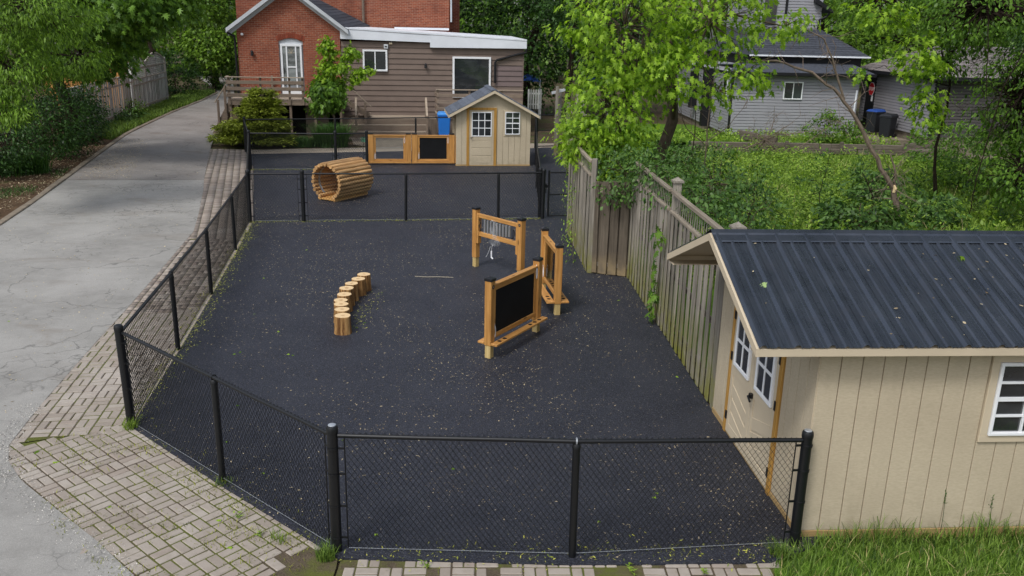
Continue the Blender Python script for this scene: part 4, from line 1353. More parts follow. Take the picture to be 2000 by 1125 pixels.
# ------------------------------------------------------------------ red brick house
HX, HY, HYAW = -7.56, 38.30, R(9)
hs = thing('brick_house', 'red brick house with gabled wing and white storm door', 'house', (HX, HY, 0), HYAW)
def hp(mb, name, mat, bevel=0.0, parent=None, smooth=False):
    return mb.build(name, mat, hs if parent is None else parent, bevel=bevel, smooth=smooth)
WL, WR, EV0, APX, APZ = -4.24, 0.0, 4.36, -2.12, 5.92
dl, dr_, dt = -2.56, -1.56, 3.80
wl = MB()
wl.box(WL, dl, 0, 0.25, 0, EV0); wl.box(dr_, WR, 0, 0.25, 0, EV0); wl.box(dl, dr_, 0, 0.25, 0, 1.55)
arc = [(dl + (dr_ - dl) * t, 0, dt + 0.13 * math.sin(math.pi * t)) for t in np.linspace(0, 1, 13)]
wl.extr(arc + [(dr_, 0, EV0), (dl, 0, EV0)], (0, 0.25, 0))
wl.extr([(WL, 0, EV0), (WR, 0, EV0), (APX, 0, APZ)], (0, 0.25, 0))
wl.box(WL, WL + 0.25, 0.25, 4.6, 0, EV0)
wl.box(WR - 0.25, WR, 0.25, 4.6, 0, EV0)
hp(wl, 'wall', M['brick'])
hp(MB().box(-4.87, 5.03, 4.6, 9.5, 0, 8.4).box(5.03, 5.75, 7.0, 12, 0, 8.4), 'main_wall', M['brick'])
# soldier course over the door
sb = MB().box(-0.034, 0.034, -0.014, 0.02, 0, 0.21).mesh('arch_brick', M['brick_piece'], bevel=0.004)
for i in range(15):
    t = (i + 0.5) / 15
    x = dl - 0.06 + (dr_ - dl + 0.12) * t
    link('arch_brick', sb, hs, (x, 0, dt + 0.13 * math.sin(math.pi * t) + 0.01), rot=(0, (t - 0.5) * 0.55, 0))
hp(MB().extr([(x, 0.06, z) for x, _, z in arc], (0, 0.05, 0)).box(dl, dr_, 0.065, 0.11, 3.66, 3.80), 'arch_infill', M['greytrim'])
hp(MB().box(dl, dr_, 0.12, 0.2, 1.55, 3.75), 'door_recess', M['greytrim'])
# storm door: white frame, sidelights and inner door glass
dk = MB()
dk.box(-2.50, -2.42, 0.0, 0.10, 1.60, 3.70); dk.box(-1.70, -1.62, 0.0, 0.10, 1.60, 3.70); dk.box(-2.42, -1.70, 0.0, 0.10, 3.60, 3.70); dk.box(-2.42, -1.70, 0.0, 0.10, 1.60, 1.80)
dk.box(-2.28, -2.22, 0.01, 0.09, 1.80, 3.60); dk.box(-1.90, -1.84, 0.01, 0.09, 1.80, 3.60); dk.box(-2.22, -1.90, 0.012, 0.088, 2.72, 2.78); dk.box(-2.42, -1.70, 0.013, 0.087, 2.02, 2.08)
d = hp(dk, 'storm_door', M['white'], 0.005)
for a0, a1, b0, b1, gm in ((-2.42, -2.28, 2.08, 3.60, 'glass_grey'), (-1.84, -1.70, 2.08, 3.60, 'glass_grey'), (-2.22, -1.90, 2.78, 3.60, 'glass_grey'), (-2.22, -1.90, 2.08, 2.72, 'glass_grey')):
    MB().box(a0, a1, 0.04, 0.05, b0, b1).build('pane', M[gm], d)
fan = MB()
for t in np.linspace(0.15, math.pi - 0.15, 5):
    fan.bar((-2.06, 0.03, 3.32), (-2.06 + 0.15 * math.cos(t), 0.03, 3.32 + 0.22 * math.sin(t)), 0.012, 0.012)
fan.build('fanlight_bars', M['beige_trim'], d)
MB().box(-2.385, -2.36, -0.05, 0.0, 2.45, 2.72).build('handle', M['hardware'], d)
# gable roof of the wing running back to the main block
slope = (APZ - EV0) / (APX - WL)
def rp(s):   # roof surface height over s
    return APZ + 0.20 - abs(s - APX) * slope
rf = MB()
rf.extr([(APX, -0.30, rp(APX)), (-4.62, -0.30, rp(-4.62)), (-4.62, 4.6, rp(-4.62)), (APX, 4.6, rp(APX))], (0, 0, -0.08))
roof = hp(rf, 'roof', M['shingle_dark'])
B0 = [(APX, -0.30, rp(APX)), (0.36, -0.30, rp(0.36)), (1.25, 4.58, 4.50), (-0.55, 4.58, rp(-0.2)), (APX, 4.58, rp(APX))]
for i in range(16):
    t0, t1 = i / 16, min(1, (i + 1.1) / 16)
    f = lambda t, a, b: tuple(Vector(a).lerp(Vector(b), t))
    p = [f(t0, B0[1], B0[0]), f(t0, B0[2], B0[4]), f(t1, B0[2], B0[4]), f(t1, B0[1], B0[0])]
    p = [(q[0], q[1], q[2] + (0.012 if j < 2 else 0)) for j, q in enumerate(p)]
    MB().extr(p, (0, 0, -0.015)).build('shingle_course', M['shingle_dark'], roof)
for s1 in (-4.62, 0.36):
    e = 0.0 if s1 < -1 else 0.0
    MB().extr([(APX, -0.34, rp(APX) + 0.015), (APX, -0.34, rp(APX) - 0.15), (s1, -0.34, rp(s1) - 0.15), (s1, -0.34, rp(s1) + 0.015)], (0, 0.03, 0)).build('rake_board', M['greytrim'], roof)
    MB().extr([(APX, -0.30, rp(APX) - 0.14), (APX, -0.0, rp(APX) - 0.14), (s1, -0.0, rp(s1) - 0.14), (s1, -0.30, rp(s1) - 0.14)], (0, 0, -0.03)).build('soffit_board', M['greytrim'], roof)
    MB().extr([(APX, -0.03, rp(APX) - 0.17), (APX, -0.03, rp(APX) - 0.30), (s1 * 0.99, -0.03, rp(s1) - 0.30), (s1, -0.03, rp(s1) - 0.17)], (0, 0.025, 0)).build('frieze_board', M['greytrim'], roof)
MB().bar((-0.45, 1.6, rp(-0.45) + 0.06), (-0.2, 2.3, rp(-0.2) + 0.08), 0.3, 0.06).build('roof_vent', M['blackcap'], roof)
hp(MB().tube([(-4.66, -0.15, 4.28), (-4.62, -0.12, 4.12), (-4.34, -0.08, 3.98), (-4.32, -0.06, 3.8), (-4.32, -0.06, 0.2)], 0.045, 8), 'downspout', M['blacktrim'], smooth=True)
hp(MB().tube([(0.95, 4.5, 4.3), (0.95, 4.5, 8.2)], 0.06, 8), 'vent_pipe', M['bark_grey'])
hp(MB().tube([(5.12, 4.52, 4.75), (5.10, 4.52, 8.2)], 0.04, 8), 'downspout', M['greytrim'])
cm = MB().lathe((-4.02, -0.06, 4.04), [(0.02, -0.03), (0.055, -0.02), (0.06, 0.03), (0.03, 0.07)], 12)
hp(cm, 'security_camera', M['white_plastic'], smooth=True)
lp = MB().lathe((-3.66, -0.10, 3.18), [(0.02, 0), (0.06, 0.03), (0.05, 0.16), (0.075, 0.18), (0.02, 0.24)], 10)
lp.box(-3.70, -3.62, -0.10, 0.0, 3.28, 3.36)
hp(lp, 'wall_lamp', M['blackcap'])

# ------------------------------------------------------------------ brown sided addition
ad = thing('house_addition', 'single storey extension with brown lap siding and white roof fascia', 'house', (HX, HY, 0), HYAW)
def ap(mb, name, mat, bevel=0.0, parent=None, smooth=False):
    return mb.build(name, mat, ad if parent is None else parent, bevel=bevel, smooth=smooth)
AW = 7.93
ap(MB().box(0.03, AW, 0.06, 4.5, 0, 3.66), 'wall_core', M['brownsiding'])
M['siding_grey'] = plain('newer_grey_brown_siding', S(116, 102, 100), 0.7, 0.08, 2, 0.2, 0.2, 40)
z = 0.02
row = 0
while z < 3.86:
    z1 = min(3.95, z + 0.222)
    for (a0, a1, mm) in (((0.03, 6.72, 'brownsiding'), (6.725, AW, 'siding_grey')) if 1.95 < z < 2.95 else ((0.03, AW, 'brownsiding'),)):
        mb = MB()
        mb.add([(a0, 0.020, z), (a1, 0.020, z), (a1, 0.052, z1), (a0, 0.052, z1), (a0, 0.07, z), (a1, 0.07, z), (a1, 0.07, z1), (a0, 0.07, z1)],
               [(0, 1, 2, 3), (4, 5, 6, 7)[::-1], (0, 4, 5, 1), (3, 2, 6, 7), (0, 3, 7, 4), (1, 5, 6, 2)])
        ap(mb, 'siding_board', M[mm])
    z = z1 + 0.004
    row += 1
ap(MB().box(AW - 0.02, AW + 0.03, 0.01, 0.12, 0, 3.7), 'corner_board', M['brownsiding'])
fs_ = MB()
fs_.extr([(0.01, -0.12, 3.95), (3.82, -0.12, 3.87), (3.82, -0.12, 4.18), (0.01, -0.12, 4.36)], (0, 0.10, 0))
fs_.extr([(3.82, -0.135, 3.66), (8.05, -0.135, 3.685), (8.05, -0.135, 4.0), (3.82, -0.135, 4.18)], (0, 0.115, 0))
ap(fs_, 'fascia', M['white_old'], 0.004)
fs2 = MB().extr([(0.01, -0.14, 4.365), (8.05, -0.15, 4.005), (8.05, -0.15, 4.075), (0.01, -0.14, 4.44)], (0, 0.12, 0))
ap(fs2, 'drip_edge', M['white_old'], 0.004)
ap(MB().extr([(0.01, -0.10, 4.43), (8.05, -0.10, 4.065), (8.05, 4.5, 4.15), (0.01, 4.5, 4.50)], (0, 0, -0.06)), 'flat_roof', M['white_old'])
ap(MB().box(2.4, 5.0, 4.42, 4.52, 4.36, 4.46), 'flashing', M['white_old'])
ap(MB().extr([(8.05, -0.12, 3.685), (8.05, -0.12, 4.07), (8.05, 4.5, 4.15), (8.05, 4.5, 3.7)], (-0.04, 0, 0)), 'end_fascia', M['white_old'])
window(ad, 0.93, 1.98, 2.63, 3.53, 0.0, 0.075, 2, 1, M['white'], M['glass'], mw=0.045, sill=True)
window(ad, 4.80, 6.49, 1.55, 3.30, 0.0, 0.085, 1, 1, M['white'], M['glass'], 'picture_window', sill=True)
ap(MB().tube([(8.06, -0.10, 3.68), (8.03, -0.08, 3.52), (7.6, -0.05, 3.42), (6.75, -0.05, 3.18), (6.67, -0.05, 3.08), (6.67, -0.05, 2.2)], 0.05, 8), 'downspout', M['blacktrim'], smooth=True)
lp = MB().lathe((3.62, -0.10, 2.78), [(0.02, 0), (0.06, 0.03), (0.05, 0.14), (0.075, 0.16), (0.02, 0.22)], 10)
lp.box(3.59, 3.65, -0.10, 0.04, 2.9, 2.97)
ap(lp, 'wall_lamp', M['blackcap'])
v_ = ap(MB().box(1.84, 2.02, -0.06, 0.04, 3.58, 3.76), 'dryer_vent', M['greytrim'], 0.01)
MB().box(1.88, 1.98, -0.065, -0.05, 3.64, 3.69).build('vent_flap', M['black_paint'], v_)
ap(MB().box(2.06, 2.20, -0.05, 0.04, 3.76, 3.84), 'junction_box', M['beige_trim'], 0.01)

# ------------------------------------------------------------------ decks and steps
dk = thing('raised_deck', 'raised brown deck with horizontal rail boards by the white door', 'deck', (HX, HY, 0), HYAW)
def kp(t, mb, name, mat, bevel=0.006, parent=None):
    return mb.build(name, mat, parent or t, bevel=bevel)
D0, D1x, DF, DZ = -4.50, 0.10, -1.60, 1.50
for i in range(11):
    y0 = DF + i * 0.145
    kp(dk, MB().box(D0, D1x, y0 + 0.003, y0 + 0.14, DZ - 0.035, DZ), 'deck_board', M['deck_pale'], 0.003)
kp(dk, MB().box(D0, D1x, DF - 0.035, DF, DZ - 0.21, DZ - 0.002), 'rim_board', M['deck'])
kp(dk, MB().box(D0 - 0.035, D0, DF, -0.02, DZ - 0.21, DZ - 0.002), 'rim_board', M['deck'])
for x in (D0 + 0.06, -2.05, -1.05, D1x - 0.1):
    kp(dk, MB().box(x - 0.05, x + 0.05, DF + 0.01, DF + 0.11, -0.05, DZ - 0.036), 'post', M['deck_z'])
for x in (D0 + 0.05, -3.2, -2.05, -1.52):
    kp(dk, MB().box(x - 0.045, x + 0.045, DF - 0.08, DF - 0.036, DZ - 0.2, 2.39), 'rail_post', M['deck_z'])
for z0, z1 in ((1.62, 1.76), (1.88, 2.02), (2.13, 2.27)):
    kp(dk, MB().box(D0 - 0.02, -1.47, DF - 0.12, DF - 0.082, z0, z1), 'rail_board', M['deck'])
    kp(dk, MB().box(D0 - 0.06, D0 - 0.025, DF - 0.10, -1.15, z0, z1), 'rail_board', M['deck'])
kp(dk, MB().box(D0 - 0.07, -1.45, DF - 0.16, DF - 0.02, 2.392, 2.43), 'rail_cap', M['deck_pale'])
kp(dk, MB().box(D0 - 0.09, D0 + 0.03, DF - 0.0, -1.2, 2.393, 2.428), 'rail_cap', M['deck_pale'])
for x, y in ((D0 - 0.03, -1.15), (-2.9, -0.12)):
    kp(dk, MB().box(x - 0.045, x + 0.045, y - 0.045, y + 0.045, DZ, 2.39), 'rail_post', M['deck_z'])
# side stairs towards the driveway
for i in range(5):
    z = DZ - 0.27 * (i + 1)
    x0 = D0 - 0.04 - 0.13 * (i + 1)
    kp(dk, MB().box(x0, x0 + 0.22, -1.15, -0.10, z - 0.04, z), 'tread', M['deck_pale'])
    kp(dk, MB().box(x0 + 0.14, x0 + 0.16, -1.12, -0.12, z - 0.27, z - 0.04), 'riser', M['deck'])
kp(dk, MB().bar((D0, -1.16, DZ - 0.15), (D0 - 0.72, -1.16, 0.05), 0.035, 0.2), 'stringer', M['deck'])
for x, z in ((D0 - 0.20, 1.95), (D0 - 0.50, 1.45)):
    kp(dk, MB().box(x - 0.045, x + 0.045, -1.25, -1.17, 0.0, z), 'rail_post', M['deck_z'])
kp(dk, MB().bar((D0 - 0.05, -1.21, 2.20), (D0 - 0.62, -1.21, 1.35), 0.09, 0.04), 'hand_rail', M['deck_pale'])
# stairs down to the lower platform
for i in range(4):
    z = DZ - 0.15 * (i + 1)
    x0 = 0.10 + 0.27 * i
    kp(dk, MB().box(x0, x0 + 0.29, -1.35, -0.30, z - 0.04, z), 'tread', M['deck_pale'])
    kp(dk, MB().box(x0 + 0.02, x0 + 0.04, -1.33, -0.32, z - 0.16, z - 0.04), 'riser', M['deck'])
kp(dk, MB().bar((0.05, -1.37, 1.55), (1.15, -1.37, 0.88), 0.035, 0.22), 'stringer', M['deck'])
kp(dk, MB().box(0.02, 0.11, -1.46, -1.385, 0.0, 2.3), 'rail_post', M['deck_z'])
kp(dk, MB().box(0.96, 1.05, -1.46, -1.385, 0.1, 1.42), 'rail_post', M['deck_z'])
kp(dk, MB().bar((0.05, -1.42, 2.36), (1.25, -1.42, 1.24), 0.09, 0.04), 'hand_rail', M['deck_pale'])
kp(dk, MB().box(-4.2, 0.1, -0.75, -0.70, 0.0, 1.29), 'crawlspace_shade', M['void'], 0)  # near-black sheet stands in for the shade under the deck
pn = kp(dk, MB().box(-1.5, -0.55, -0.98, -0.94, 0.0, 1.27), 'storage_door', M['brownsiding'])
for z in (0.35, 0.85):
    MB().box(-1.48, -1.43, -1.0, -0.98, z, z + 0.12).build('hinge', M['hardware'], pn)

pf = thing('deck_steps', 'wide brown wooden steps below the brown siding wall', 'steps', (HX, HY, 0), HYAW)
PX0, PX1, PZ = -0.02, 3.60, 0.76
for i in range(9):
    y0 = -1.28 + i * 0.145
    kp(pf, MB().box(PX0, PX1, y0, y0 + 0.138, PZ - 0.035, PZ), 'deck_board', M['deck_pale'], 0.003)
for i in range(3):
    yf, z = -1.28 - 0.30 * i, PZ - 0.0 - 0.25 * i
    kp(pf, MB().box(PX0, PX1, yf - 0.30, yf - 0.02, z - 0.285, z - 0.25), 'tread', M['deck_pale'], 0.003)
    kp(pf, MB().box(PX0, PX1, yf - 0.02, yf + 0.005, z - 0.25, z - 0.036), 'riser', M['deck'], 0.003)
kp(pf, MB().box(PX0 + 0.02, PX1 - 0.02, -2.19, -2.16, -0.05, 0.0), 'riser', M['deck'], 0.003)
for x in (0.62, PX1 - 0.04):
    kp(pf, MB().box(x - 0.045, x + 0.045, -2.14, -2.06, 0.0, 0.95), 'rail_post', M['deck_z'])
    kp(pf, MB().bar((x, -2.12, 0.86), (x, -1.22, 1.62), 0.085, 0.04), 'hand_rail', M['deck_pale'])
    kp(pf, MB().box(x - 0.045, x + 0.045, -1.27, -1.19, PZ, 1.58), 'rail_post', M['deck_z'])

ld = thing('landing_deck', 'brown landing with board railing under the picture window', 'deck', (HX, HY, 0), HYAW)
for i in range(9):
    y0 = -1.35 + i * 0.145
    kp(ld, MB().box(4.0, 7.7, y0, y0 + 0.138, 0.93, 0.965), 'deck_board', M['deck_pale'], 0.003)
kp(ld, MB().box(4.0, 7.7, -1.385, -1.352, 0.74, 0.962), 'rim_board', M['deck'])
x = 3.66
while x < 7.6:
    kp(ld, MB().box(x, x + 0.145, -1.33, -1.31, -0.02, 0.74), 'skirt_board', M['deck_z'], 0.003)
    x += 0.15
for x in (4.05, 5.4, 6.8):
    kp(ld, MB().box(x - 0.045, x + 0.045, -1.47, -1.386, 0.8, 1.96), 'rail_post', M['deck_z'])
for z0, z1 in ((1.12, 1.27), (1.40, 1.55), (1.68, 1.82)):
    kp(ld, MB().box(4.0, 7.7, -1.51, -1.472, z0, z1), 'rail_board', M['deck'])
    kp(ld, MB().box(4.0, 4.04, -1.38, -0.2, z0, z1), 'rail_board', M['deck'])
kp(ld, MB().box(3.98, 7.72, -1.53, -1.40, 1.962, 2.0), 'rail_cap', M['deck_pale'])
kp(ld, MB().box(3.72, 4.0, -1.30, -0.5, 0.72, 0.76), 'tread', M['deck_pale'])

# wheeled recycling bin (body, lid, wheels, handle)
def wheelie(name, label, loc, rotz, bm_, lm_, w=0.52, d=0.56, h=0.92, group=None):
    t = thing(name, label, 'bin', loc, rotz, group)
    b = MB()
    k = 0.82
    vs = [(-w / 2 * k, -d / 2 * k, 0.06), (w / 2 * k, -d / 2 * k, 0.06), (w / 2 * k, d / 2 * k, 0.06), (-w / 2 * k, d / 2 * k, 0.06), (-w / 2, -d / 2, h), (w / 2, -d / 2, h), (w / 2, d / 2, h), (-w / 2, d / 2, h)]
    b.add(vs, [(0, 3, 2, 1), (4, 5, 6, 7), (0, 1, 5, 4), (1, 2, 6, 5), (2, 3, 7, 6), (3, 0, 4, 7)])
    b.build('body', bm_, t, bevel=0.03)
    MB().box(-w / 2 - 0.015, w / 2 + 0.015, -d / 2 - 0.015, d / 2 + 0.015, h - 0.06, h - 0.005).build('rim', bm_, t, bevel=0.008)
    l = MB()
    l.add([(-w / 2 - 0.02, -d / 2 - 0.03, h), (w / 2 + 0.02, -d / 2 - 0.03, h), (w / 2 + 0.02, d / 2 + 0.04, h), (-w / 2 - 0.02, d / 2 + 0.04, h),
           (-w / 2 + 0.05, -d / 2 + 0.05, h + 0.08), (w / 2 - 0.05, -d / 2 + 0.05, h + 0.08), (w / 2 - 0.05, d / 2, h + 0.10), (-w / 2 + 0.05, d / 2, h + 0.10)],
          [(0, 3, 2, 1), (4, 5, 6, 7), (0, 1, 5, 4), (1, 2, 6, 5), (2, 3, 7, 6), (3, 0, 4, 7)])
    l.build('lid', lm_, t, bevel=0.012)
    for s in (-1, 1):
        MB().tube([(s * (w / 2 - 0.06), d / 2 - 0.02, 0.1), (s * (w / 2 + 0.0), d / 2 - 0.02, 0.1)], 0.1, 14).build('wheel', M['black_paint'], t, smooth=True)
    MB().tube([(-w / 2 + 0.05, d / 2 + 0.07, h - 0.03), (w / 2 - 0.05, d / 2 + 0.07, h - 0.03)], 0.016, 8).build('handle', bm_, t)
    return t
wheelie('recycling_bin', 'blue wheeled recycling bin half hidden behind the small shed', (-3.02, 36.9, 0), R(9), M['bluebin'], M['bluelid'], h=1.02)

# ------------------------------------------------------------------ grey house on the right
gh = thing('grey_house', 'grey vinyl sided house with charcoal hip roof behind the overgrown garden', 'house', (9.33, 38.0, 0), R(2.4))
def lap(t, x0, x1, y, z0, z1, p=0.128, mat='greysiding', name='siding', side=False, lean=0.034):
    """lapped vinyl courses facing -y (or -x if side)"""
    vs, fs = [], []
    z = z0
    while z < z1 - 0.01:
        zt = min(z1, z + p)
        o = len(vs)
        zm = z + (zt - z) * 0.70
        q = [(x0, y - lean, z), (x1, y - lean, z), (x1, y - lean * 0.75, zm), (x0, y - lean * 0.75, zm), (x0, y + 0.004, zt), (x1, y + 0.004, zt), (x0, y + 0.004, z), (x1, y + 0.004, z)]
        if side:
            q = [(b_, a_, c_) for a_, b_, c_ in q]
        vs += q
        fs += [(o, o + 1, o + 2, o + 3), (o + 3, o + 2, o + 5, o + 4), (o + 6, o + 7, o + 1, o)]
        z = zt
    return stuff(MB().add(vs, fs).build(name, M[mat], t))
def gp(mb, name, mat, bevel=0.0, smooth=False):
    return mb.build(name, mat, gh, bevel=bevel, smooth=smooth)
gp(MB().box(0.03, 5.4, 0.03, 13, 0.32, 2.94), 'wall_core', M['greysiding'])
gp(MB().box(0.05, 5.3, 0.05, 13, -0.1, 0.30), 'foundation', M['concrete_dark'])
lap(gh, 0.06, 5.4, 0.0, 0.30, 2.95)
lap(gh, 0.0, 13, 0.0, 0.30, 2.95, side=True)
gp(MB().box(-0.03, 0.07, -0.03, 0.05, 0.28, 2.95), 'corner_post', M['greysiding'], 0.004)
gp(MB().box(-0.035, 0.05, 0.06, 0.42, 0.28, 2.95), 'black_corner', M['blacktrim'])
gp(MB().box(-0.45, -0.002, 3.4, 3.75, 0.30, 2.95), 'black_corner', M['blacktrim'])
gp(MB().box(-0.40, -0.004, 6.3, 6.5, 0.9, 2.7), 'black_corner', M['blacktrim'])
window(gh, 2.12, 2.95, 1.86, 2.60, -0.045, 0.045, 2, 1, M['white'], M['glass'], mw=0.035)
wo = MB().box(-0.075, 0.0, 1.0, 1.5, 1.9, 2.75).build('side_window', M['white'], gh, bevel=0.005)
MB().box(-0.083, -0.073, 1.06, 1.44, 1.96, 2.69).build('pane', M['glass'], wo)
gp(MB().extr([(-0.4, -0.40, 2.98), (5.9, -0.40, 2.98), (5.6, 1.6, 3.36), (0.5, 1.6, 3.36)], (0, 0, -0.03)), 'porch_roof', M['shingle_dark'])
gp(MB().box(-0.42, 5.92, -0.46, -0.40, 2.86, 2.995), 'gutter', M['blacktrim'], 0.01)
gp(MB().box(-0.4, 5.9, -0.40, 0.0, 2.86, 2.875), 'soffit', M['blacktrim'])
gp(MB().box(-0.42, -0.36, -0.40, 13, 2.86, 2.99), 'gutter', M['blacktrim'])
gp(MB().box(1.0, 6.0, 1.5, 9, 3.2, 3.62), 'upper_band', M['blacktrim'])
er = [(0.9, 1.2, 3.64), (6.25, 1.2, 3.64), (6.25, 9.4, 3.64), (0.9, 9.4, 3.64)]
tp_ = [(1.9, 3.55, 4.78), (4.75, 3.55, 4.78), (4.75, 9, 4.78), (1.9, 9, 4.78)]
hr = gp(MB().add(er + tp_, [(0, 1, 5, 4), (1, 2, 6, 5), (3, 0, 4, 7), (0, 3, 2, 1)]), 'hip_roof', M['shingle_dark'])
for i in range(12):
    t0 = i / 12
    t1 = t0 + 0.095
    f = lambda t, a, b: Vector(a).lerp(Vector(b), t)
    p = [f(t0, er[0], tp_[0]), f(t0, er[1], tp_[1]), f(t1, er[1], tp_[1]), f(t1, er[0], tp_[0])]
    MB().extr([(q.x, q.y, q.z + (0.03 if j < 2 else 0.012)) for j, q in enumerate(p)], (0, 0, -0.012)).build('shingle_course', M['shingle_dark'], hr)
gp(MB().box(0.88, 6.27, 1.16, 1.20, 3.60, 3.665), 'drip_edge', M['white_old'])
gp(MB().box(1.93, 4.72, 3.58, 9, 4.4, 8.0), 'upper_core', M['greysiding'])
lap(gh, 1.93, 4.72, 3.55, 4.7, 8.0)
lap(gh, 3.55, 9, 1.92, 4.7, 8.0, side=True)
gp(MB().box(2.05, 2.62, 3.46, 3.56, 4.95, 6.3), 'upper_window', M['glass'], 0.005)
gp(MB().box(3.02, 3.12, 3.47, 3.56, 5.4, 8.0), 'black_corner', M['blacktrim'])
gp(MB().extr([(4.3, 3.2, 5.95), (5.15, 3.2, 5.50), (5.15, 3.2, 5.62), (4.3, 3.2, 6.15)], (0, 6, 0)), 'eave', M['blacktrim'])
gp(MB().tube([(5.0, 3.3, 5.5), (4.95, 3.4, 5.35), (4.65, 3.46, 5.2), (4.63, 3.48, 4.8)], 0.05, 8), 'downspout', M['blacktrim'], smooth=True)
gp(MB().box(4.85, 5.08, 4.4, 4.6, 4.3, 6.5), 'chimney_flue', M['white_old'])
gp(MB().tube([(5.32, -0.05, 2.3), (5.30, -0.05, 1.3)], 0.04, 8), 'downspout', M['white_old'])

# grey garage with stop sign
gg = thing('grey_garage', 'grey sided outbuilding with brown grey hip roof and a dark side door', 'garage', (16.2, 34.3, 0), R(2.4))
MB().box(0.03, 7, 0.03, 6.6, 0.82, 3.1).build('wall_core', M['greysiding2'], gg)
MB().box(0.05, 7, 0.05, 6.6, -0.1, 0.82).build('foundation', M['concrete_dark'], gg)
lap(gg, 0.0, 6.6, 0.0, 0.80, 3.08, 0.12, 'greysiding2', side=True)
M['siding_shaded'] = plain('shaded_grey_siding', S(78, 74, 74), 0.7, 0.1, 2, 0.2)  # tree shade on the front wall is put into this siding colour
lap(gg, 0.08, 7, 0.0, 0.80, 3.08, 0.12, 'siding_shaded')
MB().box(-0.03, 0.09, -0.03, 0.06, 0.78, 3.08).build('black_corner', M['blacktrim'], gg)
er = [(-0.38, -0.4, 3.10), (7.4, -0.4, 3.10), (7.4, 6.9, 3.10), (-0.38, 6.9, 3.10)]
r0_, r1_ = (1.35, 3.2, 4.2), (5.8, 3.2, 4.2)
hr = MB().add(er + [r0_, r1_], [(0, 1, 5, 4), (1, 2, 5), (2, 3, 4, 5), (3, 0, 4), (0, 3, 2, 1)]).build('hip_roof', M['shingle_brown'], gg)
for i in range(11):
    t0, t1 = i / 11, i / 11 + 0.1
    f = lambda t, a, b: Vector(a).lerp(Vector(b), t)
    for (a, b, c, d) in ((er[0], er[1], r1_, r0_), (er[3], er[0], r0_, r0_)):
        p = [f(t0, a, d), f(t0, b, c), f(t1, b, c), f(t1, a, d)]
        MB().extr([(q.x, q.y, q.z + (0.03 if j < 2 else 0.012)) for j, q in enumerate(p)], (0, 0, -0.012)).build('shingle_course', M['shingle_brown'], hr)
MB().box(-0.42, -0.38, -0.4, 6.9, 2.98, 3.12).box(-0.38, 7.4, -0.44, -0.40, 2.98, 3.12).build('gutter', M['blacktrim'], gg)
dd = MB().box(-0.07, 0.01, 5.15, 6.0, 0.85, 2.85).build('side_door', M['blacktrim'], gg, bevel=0.01)
MB().box(-0.08, -0.065, 5.25, 5.4, 1.75, 2.0).build('notice', M['white_plastic'], dd)
# octagonal STOP sign fixed to the door
ss = thing('stop_sign', 'small red octagonal stop sign on the dark outbuilding door', 'sign', tuple(Vector((16.2, 34.3, 0)) + Matrix.Rotation(R(2.4), 3, 'Z') @ Vector((-0.10, 5.42, 2.28))), R(2.4 - 90))
M['signred'] = plain('sign_red', S(190, 32, 40), 0.5, 0.05, 6, 0.3)
oc = [(0.30 * math.cos(R(22.5 + 45 * i)), 0.30 * math.sin(R(22.5 + 45 * i))) for i in range(8)]
MB().extr([(x, 0, z) for x, z in oc], (0, 0.012, 0)).build('rim', M['white_plastic'], ss)
MB().extr([(x * 0.93, -0.006, z * 0.93) for x, z in oc], (0, 0.006, 0)).build('face', M['signred'], ss)
tc = bpy.data.curves.new('lettering', 'FONT')
tc.body = 'STOP'
tc.size = 0.22
tc.align_x = 'CENTER'
tc.align_y = 'CENTER'
tc.extrude = 0.002
to = bpy.data.objects.new('lettering_source', tc)
COL.objects.link(to)
bpy.context.view_layer.update()
lm = bpy.data.meshes.new_from_object(to.evaluated_get(bpy.context.evaluated_depsgraph_get()))
bpy.data.objects.remove(to)
lm.materials.clear()
lm.materials.append(M['white_plastic'])
link('lettering', lm, ss, (0, -0.010, 0), rot=(math.pi / 2, 0, 0))
M['bluetarp'] = plain('blue_sheet_plastic', S(40, 72, 140), 0.5, 0.15, 6, 0.3)
wheelie('rubbish_bin', 'black wheeled bin with blue bag on top beside the outbuilding', (15.35, 37.6, 0.55), R(-60), M['blackbin'], M['bluetarp'], group='bins by the outbuilding')
wheelie('rubbish_bin', 'black wheeled bin nearer the timber steps by the outbuilding', (15.55, 36.7, 0.45), R(-50), M['blackbin'], M['blackbin'], group='bins by the outbuilding')
bp = struct(MB().box(-1.1, 0.8, -0.6, 2.6, -0.5, 0.0).build('paved_terrace', M['concrete_dark'], None, loc=(15.3, 36.3, 0.5)))
st = thing('timber_steps', 'old timber steps at the corner of the grey outbuilding', 'steps', (15.9, 33.4, 0), R(4))
for i in range(3):
    MB().box(-0.55, 0.55, 0.32 * i, 0.32 * i + 0.34, 0.20 * i - 0.1, 0.20 * i + 0.16).build('tread', M['timber'], st, bevel=0.01)
for i in range(4):
    MB().box(0.62 + 0.09 * i, 0.68 + 0.09 * i, 0.3, 0.36, 0, 0.75 + 0.05 * i).build('board_offcut', M['fencewood'], st, bevel=0.006)

